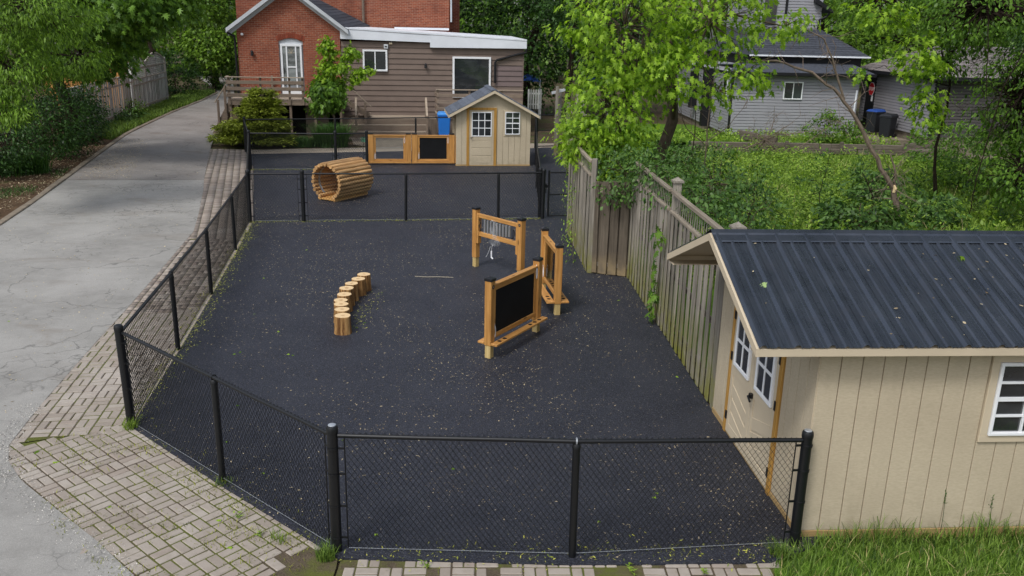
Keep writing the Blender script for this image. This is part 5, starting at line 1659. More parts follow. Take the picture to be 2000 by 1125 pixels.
# timber retaining edge of the grey house garden
rw = thing('timber_retaining_wall', 'low retaining wall of old grey timbers below the grey house', 'wall', (7.0, 34.6, 0), R(2))
for i, (x0, x1, y, z) in enumerate([(0, 3.1, 0, 0.10), (3.15, 6.6, -0.1, 0.12), (-0.1, 2.6, 0.06, 0.30), (2.7, 5.1, 0.0, 0.32), (5.2, 8.6, 0.05, 0.30), (6.7, 8.6, -0.02, 0.10), (2.2, 3.4, 0.9, 0.48)]):
    MB().box(x0, x1, y - 0.1, y + 0.1, z - 0.1, z + 0.09).build('timber', M['timber'], rw, bevel=0.012)
MB().bar((2.3, 1.6, 0.62), (3.4, 0.0, 0.50), 0.18, 0.18).build('timber', M['timber'], rw, bevel=0.012)
for x in (3.7, 5.9):
    MB().box(x, x + 0.12, -0.26, -0.12, -0.1, 0.5).build('stake', M['timber'], rw, bevel=0.01)
struct(MB().add([(-0.2, 0.1, 0.34), (8.7, 0.1, 0.34), (8.7, 3.6, 0.32), (-1.5, 3.6, 0.30), (-0.2, 0.1, -0.1), (8.7, 0.1, -0.1)], [(0, 1, 2, 3), (4, 5, 1, 0)]).build('garden_terrace', M['gardensoil'], None, loc=(7.0, 34.6, 0), rotz=R(2)))

# ------------------------------------------------------------------ left neighbour's fence, lattice arches and cedar shed
lf0 = np.array((-17.55, 35.5))
lfd = np.array((math.cos(R(99.8)), math.sin(R(99.8))))
lf = thing('board_fence', 'silvery grey board fence with arched lattice panels along the driveway', 'fence', (*lf0, 0))
def lfp(s):
    return lf0 + lfd * s
board_run(lf, lfp(-2.5), lfp(8.1), 1.92, pitch=0.165, bw=0.158, mat='fencegrey', o0=lf0, side=1, rails=(0.3, 1.6))
board_run(lf, lfp(8.15), lfp(16.0), 1.62, pitch=0.165, bw=0.158, mat='fencegrey', o0=lf0, side=1, rails=(0.3, 1.4))
la = math.atan2(lfd[1], lfd[0])
q = lfp(-2.5) - lf0
MB().box(0, 10.6, -0.05, 0.05, 1.925, 1.965).build('cap_rail', M['fencegrey_x'], lf, bevel=0.005, loc=(q[0], q[1], 0), rotz=la)
for s0, s1 in ((8.15, 11.15), (11.25, 15.95)):
    L = s1 - s0
    q = lfp(s0) - lf0
    a = MB()
    a.box(0, L, -0.03, 0.03, 1.64, 1.70); a.box(0, L, -0.03, 0.03, 2.16, 2.22)
    a.box(0, 0.07, -0.035, 0.035, 1.6, 2.42); a.box(L - 0.07, L, -0.035, 0.035, 1.6, 2.42)
    arc_ = [(L * t, 0, 2.40 + 0.42 * math.sin(math.pi * t)) for t in np.linspace(0, 1, 17)]
    for p_, r_ in zip(arc_[:-1], arc_[1:]):
        a.bar(p_, r_, 0.06, 0.07)
    fr = a.build('lattice_frame', M['fencegrey_x'], lf, loc=(q[0], q[1], 0), rotz=la)
    lt = MB()
    n = int(L / 0.11)
    for i in range(1, n):
        x = L * i / n
        lt.box(x - 0.018, x + 0.018, -0.008, 0.0, 1.70, 2.38 + 0.42 * math.sin(math.pi * i / n))
    zz = 1.76
    while zz < 2.75:
        hw = L / 2 if zz < 2.40 else L * (0.5 - math.asin(min(1, (zz - 2.40) / 0.42)) / math.pi)
        if hw > 0.1:
            lt.box(L / 2 - hw + 0.03, L / 2 + hw - 0.03, 0.001, 0.009, zz - 0.018, zz + 0.018)
        zz += 0.095
    stuff(lt.build('lattice_slats', M['fencegrey'], fr))
pm_, cm_ = post_cap_mesh(2.5, 0.10, 'fencegrey')
for s in (8.12, 11.2, 16.0):
    q = lfp(s) - lf0
    link('post', pm_, lf, (q[0], q[1], 0), rotz=la)

# dark older fence hidden in the foliage on the left
lf2 = thing('board_fence', 'dark board fence hidden under the foliage at the left edge', 'fence', (-16.2, 22, 0))
board_run(lf2, (-16.0, 20), (-17.2, 33), 1.8, pitch=0.2, bw=0.18, mat='fencewood', o0=(-16.2, 22), side=1, rails=(0.3, 1.5))
cs = thing('cedar_outbuilding', 'orange brown cedar outbuilding glimpsed behind the left fence', 'shed', (-24.6, 46.0, 0), R(14))
for i in range(24):
    MB().box(i * 0.16, i * 0.16 + 0.15, 0, 0.03, 0, 2.75).build('wall_board', M['cedar'], cs, bevel=0.004)
MB().box(0, 3.84, 0.04, 2.6, 0, 2.74).build('wall_core', M['skid'], cs)
MB().extr([(-0.3, -0.35, 2.72), (4.1, -0.35, 2.72), (4.1, 3.0, 3.5), (-0.3, 3.0, 3.5)], (0, 0, 0.1)).build('roof', M['shingle_brown'], cs)
window(cs, 2.55, 3.25, 1.6, 2.5, -0.02, 0.05, 2, 2, M['blacktrim'], M['glass'], mw=0.03)

# ------------------------------------------------------------------ wooden play panels
PW_ = 0.112
ME_PP = MB().box(-PW_ / 2, PW_ / 2, -PW_ / 2, PW_ / 2, 0.20, 1.17).mesh('post', M['cedar'], bevel=0.006)
ME_PB = MB().box(-0.047, 0.047, -0.047, 0.047, -0.1, 0.205).mesh('post_foot', M['rawpost'], bevel=0.005)
_c = MB().box(-0.063, 0.063, -0.063, 0.063, 1.165, 1.205)
_c.add([(-0.063, -0.063, 1.205), (0.063, -0.063, 1.205), (0.063, 0.063, 1.205), (-0.063, 0.063, 1.205), (0, 0, 1.232)], [(0, 1, 4), (1, 2, 4), (2, 3, 4), (3, 0, 4)])
ME_PC = _c.mesh('post_cap', M['blackcap'], bevel=0.004)
def play_post(t, x, med=0):
    p = link('post', ME_PP, t, (x, 0, 0))
    link('post_cap', ME_PC, p)
    link('post_foot', ME_PB, p)
    if med:
        MB().tube([(0, -PW_ / 2 - 0.004, 1.08), (0, -PW_ / 2 + 0.002, 1.08)], 0.030, 14).build('badge', M['black_paint'], p)
        MB().tube([(0, -PW_ / 2 - 0.006, 1.08), (0, -PW_ / 2 - 0.002, 1.08)], 0.016, 12).build('badge_ring', M['bark_grey'], p)
    return p
def clip(t, x, y, z, h=0.17):
    c = MB()
    n = 10
    for s in (-1, 1):
        c.tube([(x + s * 0.016 * math.sin(math.pi * i / n) + s * 0.002, y, z + h * i / n) for i in range(n + 1)], 0.0055, 6)
    c.tube([(x, y, z + h), (x, y + 0.01, z + h + 0.05)], 0.004, 5)
    return c.build('spray_clip', M['white_plastic'], t, smooth=True)
def holes_shelf(t, L, y0, y1, z):
    b = MB().box(-0.06, L + 0.08, y0, y1, z, z + 0.035)
    s = b.build('shelf', M['cedar_x'], t, bevel=0.006)
    for i, x in enumerate((0.10, 0.24, L - 0.38, L - 0.24, L - 0.10)):
        MB().tube([(x, (y0 + y1) / 2, z + 0.034), (x, (y0 + y1) / 2, z + 0.0375)], 0.032, 16).build('cup_hole', M['bark_dark'], s)
    return s
def panel_frame(t, L, z0, z1, fw=0.085, dep=0.045):
    a0, a1 = PW_ / 2, L - PW_ / 2
    MB().box(a0, a1, -dep / 2, dep / 2, z1 - fw, z1).build('top_rail', M['cedar_x'], t, bevel=0.005)
    MB().box(a0, a1, -dep / 2, dep / 2, z0, z0 + fw).build('bottom_rail', M['cedar_x'], t, bevel=0.005)
    for x0, x1 in ((a0, a0 + fw), (a1 - fw, a1)):
        MB().box(x0, x1, -dep / 2 + 0.001, dep / 2 - 0.001, z0 + fw, z1 - fw).build('stile', M['cedar'], t, bevel=0.005)
    MB().box(a0, a1, -dep / 2 - 0.02, dep / 2 + 0.02, z1 + 0.001, z1 + 0.03).build('cap_rail', M['cedar_x'], t, bevel=0.005)
    return a0 + fw, a1 - fw, z0 + fw, z1 - fw

L = 1.364
ea = thing('chalkboard_panel', 'wooden play panel with black chalkboard and paint pot shelf', 'play panel', (-0.31, 11.72, 0.01), R(59.1), 'wooden play panels')
play_post(ea, 0, 1); play_post(ea, L)
x0, x1, z0, z1 = panel_frame(ea, L, 0.28, 1.07, 0.07)
MB().box(x0 - 0.005, x1 + 0.005, -0.010, 0.010, z0 - 0.005, z1 + 0.005).build('chalkboard', M['chalk'], ea)
holes_shelf(ea, L, -0.165, -0.058, 0.215)
holes_shelf(ea, L, 0.058, 0.165, 0.215)
clip(ea, x1 + 0.04, -0.035, 0.90)
clip(ea, x0 - 0.035, -0.035, 0.30)

L = 1.226
mi = thing('clear_panel', 'wooden play panel with see-through pane and pot shelves, nearest the board fence', 'play panel', (0.76, 13.75, 0.01), R(99.4), 'wooden play panels')
play_post(mi, 0); play_post(mi, L)
x0, x1, z0, z1 = panel_frame(mi, L, 0.28, 1.07, 0.07)
MB().box(x0 - 0.005, x1 + 0.005, -0.004, 0.004, z0 - 0.005, z1 + 0.005).build('clear_pane', M['acrylic'], mi)
holes_shelf(mi, L, -0.19, -0.058, 0.215)
holes_shelf(mi, L, 0.058, 0.19, 0.215)
clip(mi, x1 - 0.02, 0.035, 0.35)

L = 1.29
ch = thing('chime_panel', 'wooden play panel with hanging metal chimes and music note shapes', 'play panel', (-0.735, 16.66, 0.01), R(-46.5), 'wooden play panels')
play_post(ch, 0); play_post(ch, L, 1)
for z, h in ((1.06, 0.075), (0.70, 0.085)):
    MB().box(PW_ / 2, L - PW_ / 2, -0.03, 0.03, z - h / 2, z + h / 2).build('cross_rail', M['cedar_x'], ch, bevel=0.005)
for x in (PW_ / 2 + 0.028, L - PW_ / 2 - 0.028):
    MB().box(x - 0.027, x + 0.027, -0.045, 0.045, 0.50, 1.09).build('side_batten', M['cedar'], ch, bevel=0.005)
for i in range(9):
    x = 0.26 + 0.088 * i
    ln = 0.30 - 0.012 * i
    cmb = MB().lathe((x, 0, 0.995 - ln), [(0.022, 0), (0.022, ln)], 10)
    link('chime_tube', cmb.mesh('chime_tube', M['silver'], smooth=True), ch)
# treble clef and note cut from black board
tcf = [(0.155 + 0.032 * math.sin(t * 2.1) * (1.15 - t / 7), -0.035, 0.76 + 0.045 * t) for t in np.linspace(0, 5.2, 40)]
MB().tube(tcf, 0.008, 6).tube([(0.155, -0.035, 0.74), (0.165, -0.035, 0.98)], 0.006, 6).build('treble_clef', M['black_paint'], ch)
nt = MB().tube([(1.10, -0.035, 0.80), (1.10, -0.035, 0.97)], 0.007, 6).tube([(1.10, -0.035, 0.97), (1.15, -0.035, 0.92), (1.15, -0.035, 0.86)], 0.008, 6)
nt.lathe((1.085, -0.035, 0.79), [(0.005, -0.018), (0.024, -0.01), (0.024, 0.01), (0.005, 0.018)], 10)
nt.build('music_note', M['black_paint'], ch)
# crumpled clear wrapping over the chimes with a white beater hanging below
wr = []
wv, wf = [], []
wrng = np.random.default_rng(11)
nx, nz = 12, 14
for j in range(nz + 1):
    for i in range(nx + 1):
        wd = 0.10 + 0.05 * math.sin(j * 0.9)
        wv.append((0.60 + (i / nx - 0.5) * 2 * wd + wrng.normal(0, 0.006), -0.05 - 0.018 * math.sin(i * 1.9 + j * 0.4) + wrng.normal(0, 0.006), 0.55 + 0.50 * j / nz))
for j in range(nz):
    for i in range(nx):
        a = j * (nx + 1) + i
        wf.append((a, a + 1, a + nx + 2, a + nx + 1))
MB().add(wv, wf).build('plastic_wrap', M['film'], ch, smooth=True)
bt = MB().tube([(0.55, -0.06, 0.56), (0.53, -0.06, 0.42)], 0.003, 5).tube([(0.53, -0.06, 0.44), (0.535, -0.062, 0.30)], 0.014, 8).tube([(0.535, -0.062, 0.31), (0.58, -0.062, 0.29)], 0.013, 8)
bt.tube([(0.50, -0.06, 0.52), (0.42, -0.05, 0.36), (0.36, -0.05, 0.28)], 0.004, 5)
bt.build('beater', M['white_plastic'], ch, smooth=True)

def far_panel(label, loc, board):
    t = thing('chalkboard_panel' if board else 'open_frame_panel', label, 'play panel', (*loc, 0.01), R(8), 'wooden play panels')
    L = 1.26
    for x in (0, L):
        p = MB().box(x - 0.10, x + 0.10, -0.06, 0.06, 0.05, 1.03).build('post', M['cedar'], t, bevel=0.008)
        MB().box(x - 0.085, x + 0.085, -0.066, 0.066, 1.03, 1.075).build('post_cap', M['blackcap'], p, bevel=0.005)
    a0, a1 = 0.10, L - 0.10
    MB().box(a0, a1, -0.035, 0.035, 0.92, 0.985).build('top_rail', M['cedar_x'], t, bevel=0.005)
    MB().box(a0, a1, -0.055, 0.055, 0.986, 1.01).build('cap_rail', M['cedar_x'], t, bevel=0.005)
    MB().box(a0, a1, -0.035, 0.035, 0.12, 0.20).build('bottom_rail', M['cedar_x'], t, bevel=0.005)
    MB().box(-0.02, L + 0.02, -0.09, 0.09, 0.06, 0.115).build('shelf', M['cedar_x'], t, bevel=0.005)
    for x0, x1 in ((a0, a0 + 0.07), (a1 - 0.07, a1)):
        MB().box(x0, x1, -0.034, 0.034, 0.20, 0.92).build('stile', M['cedar'], t, bevel=0.005)
    if board:
        MB().box(a0 + 0.06, a1 - 0.06, -0.01, 0.01, 0.19, 0.93).build('chalkboard', M['chalk'], t)
    else:
        MB().box(a0 + 0.06, a1 - 0.06, -0.004, 0.004, 0.19, 0.93).build('clear_pane', M['acrylic'], t)
    clip(t, a1 - 0.03, -0.05, 0.74); clip(t, a0 + 0.04, -0.05, 0.21)
    return t
far_panel('wooden play panel with a see-through pane left of the far chalkboard', (-4.88, 29.35), False)
fb = far_panel('wooden play panel with black chalkboard next to the small shed', (-3.42, 29.56), True)
MB().box(1.37, 1.58, -0.03, 0.03, 0.06, 0.99).build('side_panel', M['cedar'], fb, bevel=0.005)

# ------------------------------------------------------------------ log tunnel
tn = thing('log_tunnel', 'round play tunnel built of pale peeled logs', 'tunnel', (-5.04, 22.90, 0.0), R(-30.5))
TL, TRr, lr = 1.36, 0.47, 0.058
nlog = 23
prng2 = np.random.default_rng(21)
for i in range(nlog):
    th = R(-58) + (R(360 - 64)) * i / (nlog - 1)
    cx, cz = TRr * math.cos(th), 0.53 + TRr * math.sin(th)
    if cz < 0.09:
        continue
    j0, j1 = prng2.uniform(-0.02, 0.02, 2)
    n = 6
    pts = [(cx + prng2.normal(0, 0.002), j0 + (TL + j1 - j0) * k / n, cz + prng2.normal(0, 0.002)) for k in range(n + 1)]
    rr = lr * prng2.uniform(0.94, 1.04)
    MB().tube(pts, [rr * 0.9] + [rr] * (n - 1) + [rr * 0.9], 12).build('log', M['log'], tn, smooth=True)
MB().box(-0.30, 0.30, 0.0, TL, 0.045, 0.085).build('floor', M['plywood'], tn, bevel=0.004)
for y in (0.20, TL - 0.2):
    bandm = MB()
    a = [((TRr - lr - 0.004) * math.cos(t), (TRr - lr - 0.004) * math.sin(t) + 0.53) for t in np.linspace(R(-55), R(235), 37)]
    for (xa, za), (xb, zb) in zip(a[:-1], a[1:]):
        bandm.add([(xa, y - 0.035, za), (xa, y + 0.035, za), (xb, y + 0.035, zb), (xb, y - 0.035, zb)], [(0, 1, 2, 3)])
    bandm.build('steel_band', M['galv'], tn, smooth=True)
for x in (-0.26, 0.26):
    MB().tube([(x, 0.02, 0.04), (x, TL - 0.02, 0.04)], 0.042, 10).build('runner_log', M['log'], tn, smooth=True)

# ------------------------------------------------------------------ row of stump stepping blocks
ST = [(-2.60, 12.62), (-2.66, 12.88), (-2.72, 13.12), (-2.78, 13.39), (-2.78, 13.69), (-2.80, 14.00), (-2.77, 14.29), (-2.71, 14.61), (-2.66, 14.89)]
names = ['nearest peeled log stump at the near end of the curved row', 'second peeled log stump from the near end of the row', 'third peeled log stump from the near end of the row',
         'fourth peeled log stump from the near end of the row', 'middle peeled log stump, fifth of the nine in the row', 'fourth peeled log stump from the far end of the row',
         'third peeled log stump from the far end of the row', 'second peeled log stump from the far end of the row', 'farthest peeled log stump at the far end of the row']
srng = np.random.default_rng(31)
for i, ((x, y), lab) in enumerate(zip(ST, names)):
    r = 0.122 * srng.uniform(0.95, 1.06)
    h = 0.30 + srng.uniform(-0.012, 0.012)
    n = 30
    rings = []
    prof = [(1.09, 0.0), (1.05, 0.05), (1.0, 0.14), (0.97, h - 0.03), (0.965, h - 0.006), (0.94, h)]
    fl = 1 + 0.02 * np.sin(np.arange(n) * 2 * np.pi / n * 3 + srng.uniform(0, 6)) + srng.normal(0, 0.012, n)
    vs, fs = [], []
    for k, z in prof:
        for q in range(n):
            a = 2 * math.pi * q / n
            vs.append((r * k * fl[q] * math.cos(a), r * k * fl[q] * math.sin(a), z))
    for p in range(len(prof) - 1):
        for q in range(n):
            q2 = (q + 1) % n
            fs.append((p * n + q, p * n + q2, (p + 1) * n + q2, (p + 1) * n + q))
    t = thing('log_stump', lab, 'stump', (x, y, 0.012), srng.uniform(0, 6), 'row of log stumps')
    MB().add(vs, fs).build('log_side', M['stump'], t, smooth=True)
    top = vs[-n:]
    MB().add([(a, b, h) for a, b, _ in top], [tuple(range(n))]).build('sawn_top', M['stumptop'], t)

# ------------------------------------------------------------------ trees
tree('maple_tree', 'young maple with bright yellow green leaves behind the board fence', 'tree', (3.5, 20.6, 0), (3.7, 20.8, 8.5), 0.16,
     [(2.22, 19.0, 4.63, 1.32, 1.1, 1.45, 120, 19), (2.07, 18.8, 2.95, 0.98, 0.8, 0.93, 70, 19), (1.45, 18.5, 2.33, 0.52, 0.5, 0.48, 30, 18), (2.0, 18.6, 2.1, 0.6, 0.5, 0.45, 26, 16),
      (4.05, 19.2, 4.8, 1.25, 1.0, 1.0, 62, 18), (4.85, 19.0, 3.75, 0.6, 0.6, 0.32, 16, 15), (5.7, 19.5, 4.75, 0.9, 0.7, 0.35, 18, 13), (3.2, 18.7, 3.7, 0.75, 0.7, 0.6, 36, 16),
      (3.8, 20.8, 7.4, 2.6, 1.8, 1.2, 50, 12), (4.3, 19.0, 3.4, 0.5, 0.5, 0.3, 12, 11)],
     M['lf_maple'], M['bark'], TM_MAPLE, 0.138, 0.165, 41, droop=1.0, single=300)

tree('broadleaf_tree', 'bright feathery leaved tree hanging over the driveway at the left edge', 'tree', (-14.8, 23.0, 0), (-14.2, 22.6, 8.0), 0.2,
     [(-11.24, 21.0, 4.9, 1.48, 1.3, 1.1, 105, 95), (-11.65, 20.5, 3.4, 1.0, 0.9, 0.75, 58, 95), (-11.6, 20.0, 2.5, 0.62, 0.5, 0.36, 22, 80), (-11.92, 24.0, 3.6, 0.8, 0.7, 0.6, 32, 80),
      (-12.8, 21.8, 4.6, 1.6, 1.4, 1.6, 90, 38), (-13.6, 22.4, 7.0, 2.0, 1.8, 1.0, 40, 30)],
     M['lf_left'], M['bark_dark'], TM_LANCE, 0.12, 0.15, 42, droop=0.9)
tree('maple_tree', 'dark maple with shaded underside overhanging the driveway', 'tree', (-16.6, 32.4, 0), (-15.6, 31.4, 8.0), 0.24,
     [(-12.2, 27.5, 5.2, 1.7, 1.5, 1.3, 150, 26), (-11.2, 28.5, 5.5, 1.35, 1.3, 0.9, 84, 26), (-12.5, 28.5, 4.0, 0.6, 0.5, 0.5, 24, 24), (-14.5, 30.0, 3.4, 1.5, 1.3, 0.8, 80, 26), (-13.8, 27.4, 4.8, 1.3, 1.1, 0.9, 80, 26),
      (-14.6, 30.5, 7.6, 2.4, 2.2, 1.0, 50, 22)],
     M['lf_mid'], M['bark_dark'], TM_MAPLE, 0.21, 0.27, 43, droop=0.8)
tree('maple_tree', 'mid green maple over the far driveway left of the brick house', 'tree', (-21.0, 50.0, 0), (-20.0, 50.0, 10.0), 0.25,
     [(-16.46, 48.0, 6.0, 1.96, 1.8, 1.8, 130, 30), (-20.9, 52.0, 5.2, 1.8, 1.8, 1.6, 70, 28)],
     M['lf_mid'], M['bark_dark'], TM_FAR, 0.26, 0.36, 44, droop=0.7)
tree('broadleaf_tree', 'pale green tree at the far bend of the driveway', 'tree', (-21.0, 62.0, 0), (-20.8, 62.0, 9.0), 0.25,
     [(-20.25, 60.0, 2.9, 2.3, 2.2, 1.9, 150, 30), (-20.6, 61.0, 6.5, 3.2, 3.0, 2.8, 150, 30), (-24.5, 60.0, 4.0, 2.6, 2.6, 3.0, 90, 30), (-18.4, 64.0, 5.0, 2.2, 2.2, 3.0, 80, 30)],
     M['lf_left'], M['bark'], TM_FAR, 0.28, 0.38, 45, droop=0.6)
for (nm, lab, base, bl, lm, tm, sz, sd) in [
    ('shrub', 'dense dark shrub under the maple beside the mulch', (-16.0, 29.5, 0), [(-15.2, 29.5, 1.3, 1.3, 1.2, 1.3, 150, 32), (-16.6, 29.6, 1.6, 1.2, 1.2, 1.6, 90, 30)], 'lf_dark', TM_OVAL, 0.10, 51),
    ('shrub', 'dark glossy shrub at the near end of the silvery fence', (-16.3, 33.6, 0), [(-16.35, 33.0, 1.1, 0.75, 0.9, 1.1, 90, 32), (-16.9, 34.7, 0.9, 0.5, 0.6, 0.8, 30, 28)], 'lf_dark', TM_OVAL, 0.11, 52),
    ('shrub', 'dark bushy shrub at the left picture edge behind the ferny leaves', (-15.6, 25.6, 0), [(-15.2, 25.6, 1.1, 1.2, 1.2, 1.1, 130, 30), (-14.8, 27.6, 1.5, 1.0, 1.0, 1.3, 90, 30)], 'lf_dark', TM_OVAL, 0.10, 53),
    ('shrub', 'large dark bush where the driveway bends out of sight', (-21.6, 56.0, 0), [(-21.6, 56.0, 1.3, 1.5, 2.4, 1.5, 110, 28), (-22.4, 53.6, 1.8, 1.3, 1.6, 1.9, 80, 28)], 'lf_dark', TM_FAR, 0.17, 54),
    ('shrub', 'white flowering shrub by the far driveway', (-20.6, 60.5, 0), [(-20.6, 60.5, 1.6, 1.6, 1.6, 1.7, 110, 28)], 'lf_shrub', TM_FAR, 0.16, 55),
    ('shrub', 'small bright bush against the silvery fence', (-18.45, 42.2, 0), [(-18.35, 42.2, 0.4, 0.4, 0.7, 0.4, 26, 24)], 'lf_left', TM_OVAL, 0.10, 56),
    ('shrub', 'broad leaved weeds at the foot of the silvery fence', (-17.7, 40.2, 0), [(-17.75, 40.2, 0.35, 0.55, 0.9, 0.35, 34, 22)], 'lf_shrub', TM_OVAL, 0.15, 57),
]:
    tree(nm, lab, 'shrub', base, (base[0], base[1], 0.9), 0.05, bl, M[lm], M['bark_dark'], tm, sz, 0.18, sd, 'roadside shrubs', droop=0.4, twigs=0.25, pname='stem')

# behind the houses
for (nm, lab, base, r0, bl, lm, sz, sd) in [
    ('evergreen_tree', 'tall dark tree behind the right end of the brown extension', (0.6, 49.0, 0), 0.3, [(0.4, 48.5, 3.6, 2.6, 2.0, 3.4, 200, 30), (0.5, 48.5, 8.5, 3.5, 3, 3, 120, 26), (-1.6, 50, 5.0, 1.7, 1.6, 2.6, 80, 28)], 'lf_dark', 0.24, 61),
    ('evergreen_tree', 'dark tree with bare lower trunk right of the brown extension', (2.75, 44.5, 0), 0.17, [(2.9, 44.3, 5.2, 1.9, 1.7, 1.6, 110, 28), (3.9, 45.0, 3.6, 1.0, 1.0, 1.6, 50, 28), (3.0, 44.5, 8.5, 3, 3, 2, 80, 26)], 'lf_dark', 0.22, 62),
    ('broadleaf_tree', 'mid green tree rising behind the bright maple', (6.5, 52.0, 0), 0.3, [(6.0, 51.0, 5.0, 3.4, 3.0, 3.8, 200, 30), (6.5, 52, 10, 4.5, 4, 3, 110, 26)], 'lf_dark', 0.27, 63),
    ('broadleaf_tree', 'leafy tree behind the grey house roof', (17.5, 52.0, 0), 0.3, [(17.0, 51.0, 4.6, 3.6, 3.0, 3.2, 190, 30), (21.5, 50.0, 4.2, 3.0, 2.6, 3.0, 130, 30), (18.5, 52, 9.5, 5.5, 4, 3, 120, 26)], 'lf_left', 0.26, 64),
    ('broadleaf_tree', 'dark green tree behind the outbuilding roof', (25.5, 45.0, 0), 0.3, [(24.5, 44.5, 4.2, 3.0, 2.6, 2.8, 150, 30), (28, 45, 5, 3.5, 3, 4, 120, 28), (25.5, 45, 9, 5, 4, 3, 100, 26)], 'lf_mid', 0.25, 65),
]:
    tree(nm, lab, 'tree', base, (base[0], base[1], 9), r0, bl, M[lm], M['bark_dark'], TM_FAR, sz, 0.42, sd, 'trees behind the houses', droop=0.5, twigs=0.2)

# far wood closing the view all round the back
wr_ = np.random.default_rng(70)
N = 52000
th = wr_.uniform(R(-62), R(62), N)
rad = wr_.uniform(76, 100, N)
hgt = 15 * wr_.random(N) ** 0.8 * (0.75 + 0.25 * np.sin(th * 23) * np.cos(th * 9))
P = np.stack([rad * np.sin(th), rad * np.cos(th), hgt], -1)
tip = wr_.normal(0, 0.6, (N, 3)) + np.array((0, -0.4, -0.5))
nr = wr_.normal(0, 0.5, (N, 3)) + np.array((0, -0.5, 0.9))
fw_ = link('far_wood', leaves('far_wood', P, tip, nr, wr_.uniform(0.5, 1.1, N), TM_FAR, M['lf_mid'], wr_.random(N)))
tag(fw_, 'distant mass of green trees closing the view behind the houses', 'wood', kind='stuff')

# right hand overhang
tree('broadleaf_tree', 'dark tangled tree overhanging the garden at the right edge', 'tree', (15.8, 22.5, 0), (14.6, 21.6, 10.0), 0.3,
     [(12.23, 24.0, 5.4, 1.9, 1.6, 1.15, 170, 28), (10.3, 26.0, 5.7, 1.2, 1.0, 1.0, 70, 26), (13.08, 23.0, 3.1, 1.15, 1.1, 1.4, 150, 28), (11.87, 25.0, 4.0, 0.86, 0.8, 0.5, 46, 26),
      (12.9, 22.0, 1.4, 1.0, 1.0, 0.9, 80, 26), (14.4, 24.0, 4.6, 1.6, 1.6, 2.0, 110, 26), (12.0, 18.5, 9.0, 3.2, 3.0, 1.6, 80, 26), (9.8, 11.6, 9.6, 2.8, 2.4, 1.0, 90, 30), (7.0, 12.2, 9.8, 2.6, 2.4, 1.0, 90, 30), (4.4, 12.6, 9.6, 2.2, 2.2, 0.9, 70, 30)],  # last blobs: unseen crown over the shed, added to darken roof reflections
     M['lf_mid'], M['bark_dark'], TM_OVAL, 0.125, 0.2, 71, droop=0.8, twigs=0.9)
tree('maple_tree', 'hanging bright maple branch in front of the grey outbuilding', 'tree', (12.6, 25.6, 0), (11.9, 25.0, 6.0), 0.05,
     [(10.53, 23.5, 4.05, 0.70, 0.5, 0.65, 32, 13), (10.92, 23.5, 2.9, 0.48, 0.45, 0.7, 26, 13), (9.6, 23.8, 5.1, 0.9, 0.7, 0.35, 22, 12), (9.05, 23.5, 3.6, 0.16, 0.16, 0.18, 4, 9)],
     M['lf_maple'], M['bark_dark'], TM_MAPLE, 0.16, 0.14, 72, droop=0.9)
tree('conifer', 'dark green evergreen branches in the upper right corner', 'tree', (17.5, 21.0, 0), (16.4, 20.8, 7.5), 0.2,
     [(12.4, 20.2, 4.6, 1.1, 0.9, 0.4, 60, 60), (12.9, 20.4, 3.9, 0.9, 0.8, 0.4, 40, 55), (14.2, 20.8, 4.2, 1.2, 1.1, 1.0, 60, 55)],
     M['lf_dark'], M['bark_dark'], TM_NEEDLE, 0.12, 0.2, 73, droop=0.8, flat=0.4)

# leaning half broken tree in the garden, bare
def bare(name, label, base, segs, seed, twn=0, mat='bark_grey'):
    rng = np.random.default_rng(seed)
    t = thing(name, label, 'tree', base)
    b = np.array(base)
    for si, (pts, r0, r1) in enumerate(segs):
        mb = MB()
        q = [np.array(p, float) - b for p in pts]
        fine, rr = [], []
        for i in range(len(q) - 1):
            for s in range(4):
                fine.append(q[i] + (q[i + 1] - q[i]) * s / 4 + rng.normal(0, 0.012, 3))
        fine.append(q[-1])
        rr = [r0 + (r1 - r0) * i / (len(fine) - 1) for i in range(len(fine))]
        mb.tube(fine, rr, 7)
        for _ in range(twn):
            k = rng.integers(len(fine) // 4, len(fine))
            d = unit(rng.normal(0, 1, 3) + np.array((0, 0, -0.3)))
            L = rng.uniform(0.3, 1.0)
            p0 = fine[k]
            p1 = p0 + d * L * 0.5 + rng.normal(0, 0.05, 3)
            p2 = p1 + unit(d + rng.normal(0, 0.5, 3)) * L * 0.5
            mb.tube([p0, p1, p2], [max(0.006, rr[k] * 0.3), 0.006, 0.003], 4)
            for _ in range(2):
                p3 = p1 + unit(d + rng.normal(0, 0.8, 3)) * L * 0.35
                mb.tube([p1, p3], [0.004, 0.002], 3)
        mb.build('trunk' if si == 0 else 'branch', M[mat], t, smooth=True)
    return t
lt_ = bare('leaning_tree', 'bare leaning tree with torn pale wood at its fork', (9.33, 20.5, 0),
           [([(9.33, 20.5, -0.05), (9.2, 20.5, 0.6), (9.05, 20.5, 1.1)], 0.075, 0.065), ([(9.05, 20.5, 1.1), (8.55, 20.5, 1.8), (7.95, 20.5, 2.7), (7.5, 20.5, 3.25), (6.8, 20.5, 3.75), (5.9, 20.4, 4.0), (5.0, 20.2, 3.95)], 0.06, 0.015),
            ([(7.6, 20.5, 3.15), (7.25, 20.4, 3.9), (6.9, 20.3, 4.5), (6.3, 20.2, 4.75)], 0.03, 0.01), ([(9.05, 20.5, 1.1), (9.0, 20.4, 1.5), (8.8, 20.4, 1.95)], 0.035, 0.015)], 81, 16)
MB().tube([(-0.29, -0.05, 1.02), (-0.27, -0.055, 1.12), (-0.30, -0.05, 1.2)], [0.035, 0.045, 0.02], 6).build('torn_wood', M['pale_wood'], lt_)
